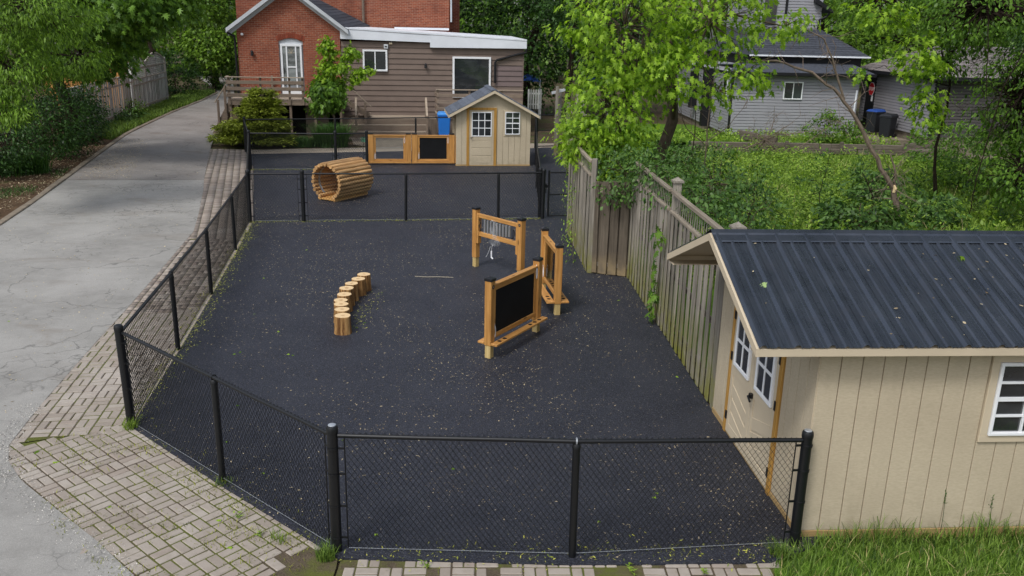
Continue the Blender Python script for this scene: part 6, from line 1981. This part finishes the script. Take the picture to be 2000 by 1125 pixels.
bare('sapling', 'thin bare sapling in front of the grey house corner', (4.75, 21.5, 0), [([(4.75, 21.5, 0), (4.7, 21.5, 2.0), (4.75, 21.5, 3.2), (4.85, 21.5, 4.2)], 0.022, 0.008), ([(4.72, 21.5, 1.9), (4.2, 21.5, 2.3), (3.9, 21.4, 2.9)], 0.014, 0.006), ([(4.72, 21.5, 2.0), (5.2, 21.4, 2.4), (5.6, 21.4, 3.0)], 0.012, 0.005)], 82, 6)
bare('sapling', 'second thin bare stem close to the maple', (4.4, 21.6, 0), [([(4.4, 21.6, 0), (4.42, 21.6, 2.2), (4.4, 21.6, 4.0)], 0.018, 0.008)], 83, 4, 'bark_dark')
bare('brush_pile', 'tangle of cut branches lying on the retaining timbers', (9.6, 33.4, 0), [([(9.2, 33.6, 0.1), (9.6, 33.2, 0.8), (10.3, 33.0, 1.3)], 0.03, 0.008), ([(10.2, 33.4, 0.1), (9.5, 33.2, 0.7), (8.8, 33.0, 1.2)], 0.025, 0.006), ([(8.8, 33.4, 0.3), (10.0, 33.2, 0.9), (11.4, 33.0, 1.1)], 0.03, 0.008),
     ([(9.4, 33.3, 0.1), (9.7, 33.0, 1.4), (9.6, 32.8, 2.0)], 0.02, 0.005), ([(10.6, 33.3, 0.2), (11.5, 33.1, 1.0), (12.3, 33.0, 1.6)], 0.02, 0.006)], 84, 26)
bare('dead_branch', 'thin dead stems standing in the long grass', (7.9, 22.0, 0), [([(7.9, 22.0, 0), (7.85, 22.0, 0.7), (7.95, 22.0, 1.3)], 0.014, 0.006), ([(8.9, 21.0, 0), (8.8, 21.0, 0.8), (8.45, 21.0, 1.4)], 0.02, 0.008), ([(6.3, 21.5, 0), (6.35, 21.5, 0.9)], 0.01, 0.005)], 85, 5, 'bark_dark')
bare('bare_twigs', 'bare hanging twigs at the right of the garden', (12.0, 22.5, 0), [([(13.6, 22.6, 4.6), (12.6, 22.4, 3.0), (12.0, 22.2, 2.2)], 0.02, 0.005), ([(12.8, 22.4, 4.8), (12.2, 22.3, 3.4), (11.9, 22.2, 1.2), (12.0, 22.5, 0)], 0.016, 0.012), ([(14.4, 22.0, 2.4), (13.2, 21.6, 1.8), (12.4, 21.4, 1.5)], 0.035, 0.01), ([(11.6, 22.4, 5.0), (11.7, 22.3, 3.8), (11.9, 22.2, 2.6)], 0.014, 0.005)], 86, 22, 'bark_dark')

# small tree and shrubs in front of the decks
tree('small_maple', 'small leafy maple with upright shoots in front of the raised deck', 'tree', (-7.2, 35.2, 0), (-7.4, 35.2, 2.4), 0.06,
     [(-7.55, 35.0, 2.1, 0.66, 0.6, 0.5, 64, 28), (-7.4, 34.9, 1.6, 0.62, 0.5, 0.34, 34, 26), (-7.75, 35.0, 1.3, 0.3, 0.3, 0.25, 10, 18)], M['lf_mid'], M['bark_grey'], TM_MAPLE, 0.17, 0.14, 91, droop=0.9, twigs=0.3)
tree('small_maple', 'bright upright shoots rising from the small maple by the deck', 'tree', (-7.35, 35.24, 1.6), (-7.42, 35.2, 3.9), 0.03,
     [(-7.45, 35.1, 2.8, 0.34, 0.34, 0.4, 26, 22), (-7.42, 35.1, 3.5, 0.26, 0.26, 0.55, 24, 22), (-6.9, 35.1, 3.0, 0.3, 0.26, 0.3, 14, 18), (-6.5, 35.1, 3.45, 0.3, 0.25, 0.2, 14, 18), (-6.6, 35.1, 2.4, 0.36, 0.3, 0.2, 12, 16), (-6.15, 35.1, 2.7, 0.3, 0.25, 0.14, 10, 16), (-5.85, 35.1, 2.85, 0.2, 0.2, 0.14, 7, 14)],
     M['lf_maple'], M['bark_grey'], TM_MAPLE, 0.15, 0.11, 92, droop=0.7, twigs=0.4)

def cypress():
    rng = np.random.default_rng(95)
    t = thing('cypress_shrub', 'layered golden green cypress shrub beside the deck', 'shrub', (-10.15, 33.5, 0))
    P, T, Nn, Sz, Rn = [], [], [], [], []
    tb = MB().tube([(0, 0, -0.05), (0.1, 0, 0.8), (0.35, 0, 1.7)], [0.07, 0.05, 0.02], 7)
    for k in range(190):
        z = 0.12 + 2.1 * (rng.random() ** 1.25)
        a = rng.uniform(0, 2 * math.pi)
        reach = (1.62 * (1 - z / 2.6) + 0.14) * rng.uniform(0.55, 1.05) * (1.15 if math.cos(a) < 0 and z < 0.9 else 0.95)
        c0 = np.array((0.1 + 0.2 * z, 0, z * 0.95))
        dirv = np.array((math.cos(a), math.sin(a), 0.12))
        tipz = c0 + dirv * reach + np.array((0, 0, -0.10 * reach))
        tb.tube([c0, (c0 + tipz) / 2 + np.array((0, 0, 0.08)), tipz], [0.016, 0.01, 0.004], 4, False)
        n = int(30 + 80 * reach)
        s = rng.uniform(0.25, 1.02, n)
        side = np.array((-math.sin(a), math.cos(a), 0))
        p = c0 + (tipz - c0) * s[:, None] + side * (rng.normal(0, 0.17, n) * (0.5 + s * 0.7))[:, None] + np.array((0, 0, 1)) * rng.normal(0.03, 0.035, n)[:, None]
        P.append(p); T.append(np.tile(dirv, (n, 1)) + rng.normal(0, 0.35, (n, 3)) + np.array((0, 0, -0.15)))
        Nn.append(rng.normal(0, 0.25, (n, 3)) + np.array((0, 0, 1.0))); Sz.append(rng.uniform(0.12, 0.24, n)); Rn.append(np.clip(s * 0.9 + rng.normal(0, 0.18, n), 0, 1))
    tb.build('stem', M['bark_dark'], t)
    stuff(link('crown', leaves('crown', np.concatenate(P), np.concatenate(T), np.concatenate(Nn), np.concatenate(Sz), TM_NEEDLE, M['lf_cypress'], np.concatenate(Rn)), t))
cypress()

def clump(name, label, cat, loc, rx, ry, n, h, lean, w, mat, seed, group=None):
    rng = np.random.default_rng(seed)
    a, r = rng.uniform(0, 6.28, n), np.sqrt(rng.random(n))
    xy = np.stack([rx * r * np.cos(a), ry * r * np.sin(a)], -1)
    me = blades(name, xy, 0.0, rng.uniform(0.55, 1.0, n) * h, rng.uniform(lean[0], lean[1], n), rng.uniform(0.7, 1.2, n) * w, M[mat], rng)
    return tag(link(name, me, None, loc), label, cat, group)
clump('ornamental_grass', 'arching green ornamental grass clump by the deck steps', 'grass', (-7.1, 33.7, 0), 0.6, 0.45, 1500, 0.95, (0.4, 1.1), 0.011, 'grass_dark', 101)
clump('ornamental_grass', 'lower leafy clump between the cypress and the ornamental grass', 'grass', (-8.2, 33.6, 0), 0.7, 0.35, 800, 0.42, (0.4, 1.0), 0.013, 'grass_dark', 102)
clump('daylily_clump', 'clump of long strap leaves on the mulch at the left', 'plant', (-15.2, 26.4, 0), 0.9, 0.7, 700, 0.75, (0.5, 1.1), 0.013, 'grass_dark', 103)
hz_ = MB().tube([(-5.9 + 0.25 * math.cos(t) * (1 + 0.1 * math.sin(3 * t)), 34.75 + 0.14 * math.sin(t), 0.05 + 0.008 * t) for t in np.linspace(0, 22, 90)], 0.012, 6)
M['hose'] = plain('green_hose', S(60, 130, 100), 0.5, 0.1, 6, 0.3)
tag(hz_.build('garden_hose', M['hose']), 'coiled green garden hose on the ground before the wide steps', 'hose')

# vines on the board fence
def vine(label, pts, n, sz, seed, cl=0.09, lm='lf_maple', tm=TM_MAPLE):
    rng = np.random.default_rng(seed)
    pts = np.array(pts, float)
    b = pts[0]
    t = thing('climbing_vine', label, 'vine', tuple(b))
    MB().tube([p - b for p in pts], 0.006, 5).build('stem', M['bark'], t)
    s = rng.uniform(0, len(pts) - 1.001, n)
    k = s.astype(int)
    P = pts[k] + (pts[k + 1] - pts[k]) * (s - k)[:, None] + rng.normal(0, cl, (n, 3)) * np.array((0.35, 1, 0.8)) + np.array((-0.06, 0, 0)) - b
    tip = rng.normal(0, 0.4, (n, 3)) + np.array((-0.3, -0.2, -0.9))
    nr = rng.normal(0, 0.35, (n, 3)) + np.array((-0.9, -0.3, 0.4))
    stuff(link('foliage', leaves('foliage', P, tip, nr, sz * rng.uniform(0.6, 1.2, n), tm, M[lm], rng.random(n)), t))
vine('bright leafy vine hanging down the middle of the tall board fence', [(2.34, 13.35, 0.02), (2.33, 13.4, 0.5), (2.34, 13.3, 0.95), (2.33, 13.25, 1.35), (2.33, 13.2, 1.75)], 60, 0.13, 111, 0.08, 'lf_mid')
vine('fine leaved vine on the pale fence section by the gate', [(1.28, 18.6, 0.02), (1.26, 18.2, 0.7), (1.24, 18.6, 1.2), (1.27, 17.9, 1.4)], 190, 0.06, 112, 0.20, 'lf_weed', TM_OVAL)
vine('small leaved vine creeping along the fence foot', [(1.24, 17.0, 0.02), (1.22, 17.3, 0.35), (1.22, 17.8, 0.6)], 60, 0.07, 113, 0.16, 'lf_weed', TM_OVAL)

# shrubs behind the board fence
for (lab, base, bl, lm, sz, sd) in [
    ('rose bush with reddish stems arching over the fence jog', (2.3, 17.4, 0), [(2.17, 17.0, 1.95, 0.65, 0.5, 0.40, 56, 18), (2.7, 17.3, 2.0, 0.6, 0.5, 0.5, 46, 18), (3.3, 17.2, 1.8, 0.7, 0.6, 0.6, 50, 18), (1.85, 16.2, 1.7, 0.35, 0.2, 0.22, 16, 15)], 'lf_shrub', 0.085, 121),
    ('bush spilling over the slatted top of the tall fence', (2.75, 15.4, 0), [(2.45, 15.6, 2.1, 0.4, 0.6, 0.4, 46, 18), (2.6, 14.4, 2.15, 0.4, 0.7, 0.4, 46, 18), (2.85, 13.2, 2.0, 0.4, 0.7, 0.4, 40, 18), (2.05, 15.9, 1.85, 0.3, 0.25, 0.3, 14, 16)], 'lf_shrub', 0.085, 129),
    ('dark leafy bush behind the slatted fence top', (4.3, 17.6, 0), [(4.0, 17.2, 1.7, 0.7, 0.7, 0.7, 60, 20), (4.6, 17.0, 1.2, 0.7, 0.7, 0.8, 50, 20), (3.7, 16.0, 1.7, 0.5, 0.6, 0.5, 30, 18), (4.2, 15.2, 1.3, 0.6, 0.7, 0.6, 34, 18)], 'lf_shrub', 0.10, 122),
    ('low bush left of the maple near the gate', (2.3, 22.5, 0), [(2.1, 22.3, 1.2, 0.55, 0.8, 0.9, 60, 20), (1.9, 25.0, 1.2, 0.35, 1.0, 1.0, 60, 20), (1.8, 28.0, 1.4, 0.35, 1.2, 1.0, 60, 20), (1.62, 22.2, 1.8, 0.3, 0.3, 0.3, 10, 16)], 'lf_weed', 0.09, 123),
    ('tangled bush below the grey house side wall', (5.6, 29.0, 0), [(6.2, 30.0, 0.4, 0.9, 0.9, 0.4, 50, 22), (4.9, 28.0, 0.6, 0.9, 0.9, 0.6, 60, 22)], 'lf_shrub', 0.11, 124),
    ('leafy bush against the front wall of the grey house', (12.6, 35.6, 0.3), [(12.6, 35.5, 0.95, 0.9, 0.5, 0.7, 60, 22), (13.6, 35.6, 0.8, 0.5, 0.5, 0.5, 24, 20)], 'lf_mid', 0.13, 125),
    ('broad leaved bush close behind the shed ridge', (8.2, 20.2, 0), [(8.2, 20.2, 0.35, 1.1, 0.8, 0.45, 70, 22)], 'lf_shrub', 0.16, 126),
    ('broad leaved bush in the middle of the garden', (9.9, 23.8, 0), [(9.9, 23.8, 0.5, 0.9, 0.8, 0.6, 60, 22), (10.6, 21.6, 0.4, 0.7, 0.6, 0.5, 40, 22)], 'lf_shrub', 0.15, 127),
    ('shaded bush at the right garden edge', (14.2, 27.0, 0), [(14.4, 27.0, 0.8, 1.4, 1.6, 0.9, 90, 24), (15.2, 30.5, 0.9, 1.4, 1.4, 0.9, 80, 24), (14.0, 20.6, 0.6, 1.4, 0.9, 0.7, 70, 24)], 'lf_mid', 0.13, 128),
]:
    tree('garden_bush', lab, 'shrub', base, (base[0], base[1], base[2] + 0.8), 0.03, bl, M[lm], M['bark'], TM_OVAL, sz, 0.14, sd, 'garden bushes', droop=0.5, twigs=0.4, pname='stem')

# ------------------------------------------------------------------ ground cover
gr = np.random.default_rng(130)
def cover_grass(name, label, poly, n, h, lean, w, mat, z=-0.01, seed=0, mask=None):
    rng = np.random.default_rng(seed)
    xy = scatter_poly(poly, n, rng)
    if mask is not None:
        xy = xy[mask(xy, rng)]
    m = len(xy)
    me = blades(name, xy, z, rng.uniform(0.45, 1.0, m) * h, rng.uniform(lean[0], lean[1], m), rng.uniform(0.7, 1.3, m) * w, M[mat], rng)
    return tag(link(name, me), label, 'grass', kind='stuff')
GARD = [(3.2, 15.5), (16, 15.5), (17, 34), (7.0, 34.3), (2.6, 34), (2.4, 24), (2.8, 17.5)]
cover_grass('garden_grass', 'long bright green grass filling the overgrown garden', GARD, 42000, 0.24, (0.3, 1.0), 0.009, 'grass_bright', seed=131)
def wavy(xy, rng):
    return np.sin(xy[:, 0] * 1.3 + 1.0) + np.sin(xy[:, 1] * 0.9) + np.sin(xy[:, 0] * 0.6 - xy[:, 1] * 0.7) + rng.normal(0, 0.4, len(xy)) > 0.1
xy = scatter_poly(GARD, 52000, gr)
xy = xy[wavy(xy, gr)]
m = len(xy)
P = np.concatenate([xy, (gr.random(m) ** 0.7 * 0.42)[:, None]], -1)
a = gr.uniform(0, 6.28, m)
T = np.stack([np.cos(a), np.sin(a), gr.uniform(-0.5, 0.2, m)], -1)
wd_ = link('garden_weeds', leaves('garden_weeds', P, T, gr.normal(0, 0.3, (m, 3)) + np.array((0, 0, 1)), gr.uniform(0.06, 0.14, m), TM_OVAL, M['lf_weed'], gr.random(m)))
for (nm_, mt_, cnt, per, lab) in (('weed_clumps', 'lf_weed', 120, 110, 'knee high leafy weed clumps scattered through the garden'), ('dark_weed_clumps', 'lf_shrub', 90, 140, 'darker broad leaved weed clumps in the garden')):
    c_ = scatter_poly(GARD, cnt, gr)
    rr_ = gr.uniform(0.2, 0.55, cnt)
    hh_ = gr.uniform(0.25, 0.75, cnt)
    ix = np.repeat(np.arange(cnt), per)
    d_ = unit(gr.normal(0, 1, (len(ix), 3)) + np.array((0, 0, 0.6)))
    P_ = np.concatenate([c_[ix], np.zeros((len(ix), 1))], -1) + d_ * np.stack([rr_[ix], rr_[ix], hh_[ix]], -1) * (0.5 + 0.5 * gr.random(len(ix)))[:, None]
    P_[:, 2] = np.maximum(P_[:, 2], 0.03)
    o_ = link(nm_, leaves(nm_, P_, d_ * np.array((1, 1, 0.3)) + gr.normal(0, 0.4, (len(ix), 3)), gr.normal(0, 0.35, (len(ix), 3)) + np.array((0, 0, 1)), gr.uniform(0.06, 0.15, len(ix)), TM_OVAL, M[mt_], gr.random(len(ix))))
    tag(o_, lab, 'weeds', kind='stuff')
tag(wd_, 'leafy green weeds growing through the garden grass', 'weeds', kind='stuff')
xy = scatter_poly([(7, 34.7), (15.5, 35.0), (15.5, 37.7), (8.6, 37.7), (5.8, 37.5), (5.8, 34.9)], 5500, gr)
m = len(xy)
P = np.concatenate([xy, (0.32 + gr.random(m) ** 2 * 0.3)[:, None]], -1)
T = gr.normal(0, 0.6, (m, 3)) + np.array((0, 0, -0.1))
tw_ = link('terrace_weeds', leaves('terrace_weeds', P, T, gr.normal(0, 0.3, (m, 3)) + np.array((0, 0, 1)), gr.uniform(0.07, 0.15, m), TM_OVAL, M['lf_weed'], gr.random(m)))
tag(tw_, 'green weeds on the terrace along the grey house walls', 'weeds', kind='stuff')

LAWN = [(2.42, 6.78), (2.62, 6.95), (2.82, 7.14), (6.6, 7.42), (6.6, 5.2), (1.95, 5.2), (2.15, 5.9)]
cover_grass('lawn', 'long green grass in front of the beige shed', LAWN, 15000, 0.15, (0.4, 1.3), 0.0042, 'grass', seed=141)
cover_grass('dry_grass', 'dry straw coloured blades among the grass by the shed', LAWN, 800, 0.15, (0.6, 1.8), 0.003, 'straw', seed=144)
cover_grass('garden_straw', 'dry pale stems among the garden weeds', GARD, 2600, 0.45, (0.2, 1.2), 0.005, 'straw', seed=145, mask=lambda q, rng: np.sin(q[:, 0] * 1.9) + np.sin(q[:, 1] * 1.3) > 0.2)
sheet('lawn_soil', [(x, y) for x, y in LAWN], -0.0015, M['gardensoil'])
# taller grass against the shed wall and two seed stalks
sxy = np.stack([gr.uniform(2.9, 6.0, 1100), np.zeros(1100)], -1)
sxy[:, 1] = 7.20 + (sxy[:, 0] - 2.775) * math.tan(R(4.2)) - 0.05 - np.abs(gr.normal(0, 0.06, 1100))
tg = link('tall_grass', blades('tall_grass', sxy, 0.0, gr.uniform(0.08, 0.26, 1100) * (0.7 + 0.5 * np.sin(sxy[:, 0] * 3.1) ** 2), gr.uniform(0.3, 0.9, 1100), gr.uniform(0.003, 0.005, 1100), M['grass'], gr))
tag(tg, 'taller grass growing up along the skid of the beige shed', 'grass', kind='stuff')
for sx_, h_ in ((4.15, 0.52), (4.62, 0.46)):
    y_ = 7.17 + (sx_ - 2.775) * math.tan(R(4.2))
    sk = thing('seed_stalk', 'slender grass seed stalk %s against the shed wall' % ('on the left' if sx_ < 4.4 else 'on the right'), 'grass', (sx_, y_, 0))
    MB().tube([(0, 0, 0), (-0.01, -0.01, h_ * 0.5), (-0.03, -0.015, h_)], [0.003, 0.0025, 0.0015], 5).build('stem', M['grass_dark'], sk)
    n = 26
    pz = gr.uniform(0.72, 1.02, n) * h_
    link('seed_head', leaves('seed_head', np.stack([-0.03 * pz / h_ + gr.normal(0, 0.006, n), gr.normal(-0.012, 0.005, n), pz], -1), gr.normal(0, 0.4, (n, 3)) + np.array((0, 0, 0.9)), gr.normal(0, 1, (n, 3)), gr.uniform(0.02, 0.04, n), TM_LANCE, M['grass_dark'], gr.random(n)), sk)

VERGE = [(-16.4, 34.5), (-15.9, 34.2), (-16.7, 38.6), (-17.75, 45), (-18.75, 52.5), (-19.8, 58), (-21.6, 58), (-20.2, 51), (-18.8, 43), (-17.9, 37)]
cover_grass('verge_grass', 'bright grass strip between the silvery fence and the driveway', VERGE, 15000, 0.30, (0.2, 0.9), 0.012, 'grass', seed=142)
cover_grass('far_verge_grass', 'patches of grass on the shaded mulch at the left', [(-11.9, 16), (-12.0, 19.4), (-12.6, 21.6), (-13.5, 25.2), (-14.7, 29.5), (-16, 29.5), (-15, 24), (-14.5, 16)], 9000, 0.12, (0.3, 1.0), 0.006, 'grass_dark', seed=143,
            mask=lambda q, rng: np.sin(q[:, 0] * 3.1) + np.sin(q[:, 1] * 1.7) + rng.normal(0, 0.3, len(q)) > 0.9)

# moss and tufts in the paving joints, densest near the diagonal fence
def along(a, b, n, spread, rng, shift=0.0):
    a, b = np.array(a), np.array(b)
    d = (b - a) / np.linalg.norm(b - a)
    nn = np.array((-d[1], d[0]))
    t = rng.random(n)
    return a + (b - a) * t[:, None] + nn * (np.abs(rng.normal(0, spread, n)) * -1 + shift)[:, None] if spread < 0 else a + (b - a) * t[:, None] + nn * (rng.normal(shift, spread, n))[:, None]
pts = []
for (a, b, n, sp, sh) in [(P1, P2, 2600, 0.17, -0.14), (P2, P3, 900, 0.10, -0.16), (P1, (-4.84, 11.77), 420, 0.07, 0.05), ((-4.84, 11.77), (-5.27, 14.46), 520, 0.08, 0.05), ((-5.27, 14.46), (-5.81, 17.55), 520, 0.08, 0.04), ((-5.81, 17.55), Q1, 400, 0.08, 0.04)]:
    pts.append(along(a, b, n, sp, gr, sh))
xy = np.concatenate(pts)
keep = np.sin(xy[:, 0] * 9) + np.sin(xy[:, 1] * 11) + gr.normal(0, 0.6, len(xy)) > 0.3
xy = xy[keep]
# joints inside the near paving, clustered
cc = scatter_poly(PAVE_N, 44, gr)
jj = cc[gr.integers(0, 44, 2600)] + gr.normal(0, 0.10, (2600, 2))
jj = jj[inpoly(jj[:, 0], jj[:, 1], PAVE_N)]
xy = np.concatenate([xy, jj])
m = len(xy)
ms = link('paving_weeds', blades('paving_weeds', xy, 0.0, gr.uniform(0.008, 0.045, m), gr.uniform(0.4, 1.6, m), gr.uniform(0.002, 0.005, m), M['moss'], gr))
tag(ms, 'moss and tiny weeds in the paving joints and along the fence foot', 'weeds', kind='stuff')
tuft = []
for i, (x, y, n, h, lab) in enumerate([(-1.62, 6.74, 240, 0.14, 'grass tuft at the foot of the front corner fence post'), (-4.44, 9.22, 130, 0.16, 'grass tuft at the foot of the left corner fence post'), (-2.95, 7.98, 60, 0.10, 'small tuft at the foot of the diagonal fence line post'),
                                       (-2.12, 6.98, 50, 0.13, 'leafy weed in the paving near the front corner post'), (2.52, 6.92, 160, 0.16, 'grass tuft at the foot of the fence post by the shed')]):
    clump('grass_tuft', lab, 'grass', (x, y, 0), 0.09, 0.08, n, h, (0.3, 1.1), 0.003, 'grass_bright' if i % 2 else 'grass', 150 + i)
for i, (x, y, lab) in enumerate([(-2.30, 7.05, 'broad leaved weed in the paving right of the soil patch'), (-2.62, 7.35, 'broad leaved weed in the paving joints'), (1.12, 6.60, 'broad leaved weed at the front edge right of the line post'), (-0.72, 6.63, 'small weed at the front edge left of the line post'), (1.75, 6.60, 'small weed at the front edge near the lawn')]):
    n = 16
    a = gr.uniform(0, 6.28, n)
    me = leaves('paving_plant', np.stack([gr.normal(0, 0.015, n), gr.normal(0, 0.015, n), gr.uniform(0.01, 0.06, n)], -1), np.stack([np.cos(a), np.sin(a), np.full(n, 0.3)], -1), gr.normal(0, 0.2, (n, 3)) + np.array((0, 0, 1)), gr.uniform(0.03, 0.07, n), TM_LANCE, M['lf_weed'], gr.random(n))
    tag(link('paving_plant', me, None, (x, y, 0.008)), lab, 'weed')

# maple keys and grit over the rubber, driveway crumbs
def litter(name, label, poly, n, s0, s1, z, mat, tm, seed, tilt=0.2, mask=None):
    rng = np.random.default_rng(seed)
    xy = scatter_poly(poly, n, rng)
    if mask is not None:
        xy = xy[mask(xy, rng)]
    m = len(xy)
    a = rng.uniform(0, 6.28, m)
    P = np.concatenate([xy, np.full((m, 1), z) + rng.uniform(0, 0.006, (m, 1))], -1)
    me = leaves(name, P, np.stack([np.cos(a), np.sin(a), rng.normal(0, tilt, m)], -1), rng.normal(0, 0.25, (m, 3)) + np.array((0, 0, 1)), rng.uniform(s0, s1, m), tm, M[mat], rng.random(m))
    return tag(link(name, me), label, 'litter', kind='stuff')
def patchy(xy, rng):
    v = np.sin(xy[:, 0] * 1.1 + 2) * np.sin(xy[:, 1] * 0.7) + 0.6 * np.sin(xy[:, 0] * 2.3 + xy[:, 1] * 1.9)
    return rng.random(len(xy)) < 0.45 + 0.35 * v
litter('maple_keys', 'tan maple keys strewn over the black rubber surface', RUB, 14000, 0.020, 0.048, 0.024, 'litter', TM_LANCE, 161, mask=patchy)
litter('seed_specks', 'fine pale specks and seeds on the black rubber surface', RUB, 34000, 0.010, 0.022, 0.023, 'litter', TM_OVAL, 162, mask=patchy)
litter('driveway_crumbs', 'scattered crumbs and leaf bits on the driveway', [(-5.8, 8), (-11, 10), (-12, 21), (-15, 31), (-11.2, 31), (-9, 24.5), (-6.9, 16)], 2400, 0.010, 0.04, 0.016, 'litter', TM_OVAL, 163)
litter('mulch_leaves', 'fallen pale leaf bits on the mulch by the kerb', [(-12.0, 18), (-13.3, 25.2), (-14.6, 30.1), (-16.0, 34), (-17, 34), (-16, 25), (-14, 18)], 3500, 0.025, 0.075, 0.0, 'litter', TM_OVAL, 164)
litter('far_driveway_leaves', 'leaf bits on the shaded old asphalt by the mulch', [(-13.0, 25.6), (-14.3, 30), (-15.6, 34.5), (-14.5, 34.5), (-13.0, 30), (-11.5, 25.7)], 2200, 0.02, 0.06, 0.016, 'litter', TM_OVAL, 165)
# grit along the ragged asphalt edge by the paving
xy = np.concatenate([along(a, b, 420, 0.10, gr, 0.07) for a, b in zip(DR_R[1:8], DR_R[2:9])])
m = len(xy)
P = np.concatenate([xy, np.full((m, 1), 0.017)], -1)
gk = link('edge_grit', leaves('edge_grit', P, gr.normal(0, 1, (m, 3)) * np.array((1, 1, 0.3)), gr.normal(0, 0.4, (m, 3)) + np.array((0, 0, 1)), gr.uniform(0.006, 0.02, m), TM_OVAL, M['grit'], gr.random(m)))
tag(gk, 'loose grit along the ragged driveway edge beside the brick paving', 'gravel', kind='stuff')
# seed drift along the feet of the cross fences and left fence
pts = [along(Q1, RR, 1500, 0.05, gr, -0.02), along(Q2, (-4.9, 28.4), 700, 0.06, gr, -0.1), along((-4.84, 11.77), (-5.27, 14.46), 500, 0.10, gr, -0.05), along((-5.27, 14.46), (-5.81, 17.55), 700, 0.10, gr, -0.06), along((-5.81, 17.55), Q1, 700, 0.10, gr, -0.08), along(P1, (-4.84, 11.77), 300, 0.08, gr, -0.04), along(P2, P3, 300, 0.12, gr, -0.08), along((-2.7, 12.6), (-2.6, 14.9), 160, 0.12, gr, -0.2)]
xy = np.concatenate(pts)
m = len(xy)
a = gr.uniform(0, 6.28, m)
dr = link('seed_drift', leaves('seed_drift', np.concatenate([xy, gr.uniform(0.022, 0.036, (m, 1))], -1), np.stack([np.cos(a), np.sin(a), gr.normal(0, 0.3, m)], -1), gr.normal(0, 0.35, (m, 3)) + np.array((0, 0, 1)), gr.uniform(0.02, 0.05, m), TM_LANCE, M['litter_green'], gr.random(m)))
tag(dr, 'drift of yellowish maple keys caught along the fence feet', 'litter', kind='stuff')
# bigger fresh leaves
for i, (x, y) in enumerate([(-3.91, 11.70), (-3.97, 11.62), (-3.14, 11.61), (-3.20, 11.66), (-3.40, 9.88), (-1.22, 7.09), (1.52, 7.89), (1.56, 7.97), (2.31, 11.14), (-2.50, 12.91), (-2.42, 12.85), (-2.36, 13.1), (-4.64, 15.49), (-4.33, 17.64), (-3.6, 12.6), (0.5, 9.1), (-0.6, 8.4), (-3.2, 8.9), (-2.6, 8.2), (0.9, 7.4), (-1.9, 9.0), (1.12, 6.72), (-4.2, 13.4), (0.2, 15.0), (1.9, 14.6)]):
    fallen_leaf((x, y, 0.032), random.uniform(0.06, 0.11), random.uniform(0, 6.28), 'small fresh green maple leaf fallen on the black rubber surface', 'lf_maple', 'fallen green leaves')
for i, (x, y) in enumerate([(-5.2, 8.6), (-4.9, 8.35), (-2.75, 7.3), (-2.5, 6.85), (-7.9, 12.8), (-3.9, 7.5)]):
    fallen_leaf((x, y, 0.024), random.uniform(0.05, 0.08), random.uniform(0, 6.28), 'small green leaf fallen on the paving or driveway', 'lf_maple', 'fallen leaves on paving')
tg_ = MB().tube([(-1.85, 15.80, 0.03), (-1.62, 15.77, 0.032), (-1.40, 15.80, 0.031), (-1.12, 15.78, 0.03)], 0.006, 5)
M['dry_twig'] = plain('dry_twig', S(168, 160, 142), 0.9, 0.2, 30)
tag(tg_.build('twig', M['dry_twig']), 'thin dry twig lying on the rubber in the middle of the yard', 'twig')

# garden bench glimpsed at right, tarpaulin and picket fence behind the extension
pk = thing('picket_fence', 'pale picket fence glimpsed right of the brown extension', 'fence', (0.6, 46.0, 0), R(9))
for k in range(6):
    MB().extr([(k * 0.13, 0, 0.5), (k * 0.13 + 0.08, 0, 0.5), (k * 0.13 + 0.08, 0, 1.45), (k * 0.13 + 0.04, 0, 1.52), (k * 0.13, 0, 1.45)], (0, 0.02, 0)).build('picket', M['fencegrey'], pk)
for z in (0.7, 1.25):
    MB().box(0, 0.76, 0.02, 0.05, z, z + 0.08).build('rail', M['fencegrey'], pk)
for z_ in (0.0,):
    for x in (0.02, 0.66):
        MB().box(x, x + 0.08, 0.05, 0.12, -0.05, 1.5).build('post', M['fencegrey'], pk)
def tarp(label, loc, sx, sy):
    rng = np.random.default_rng(int(loc[0] * 10) + 5)
    vs = [(sx * (i / 8 - 0.5), sy * (j / 5 - 0.5), 0.35 * math.cos((i / 8 - 0.5) * 3) * math.cos((j / 5 - 0.5) * 3) + rng.normal(0, 0.02)) for j in range(6) for i in range(9)]
    fs = [(j * 9 + i, j * 9 + i + 1, j * 9 + i + 10, j * 9 + i + 9) for j in range(5) for i in range(8)]
    t = thing('tarpaulin_shelter', label, 'tarpaulin', loc)
    MB().add(vs, fs).build('sheet', M['bluetarp'], t, smooth=True)
    for x in (-0.45, 0.45):
        for y in (-0.45, 0.45):
            MB().tube([(sx * x, sy * y, -loc[2]), (sx * x, sy * y, 0.12)], 0.03, 6).build('leg', M['greytrim'], t)
tarp('blue tarpaulin above the pale picket fence', (0.7, 47.5, 1.85), 1.2, 1.2)
tarp('blue tarpaulin behind the old fence posts', (4.3, 48.5, 1.9), 1.5, 1.4)
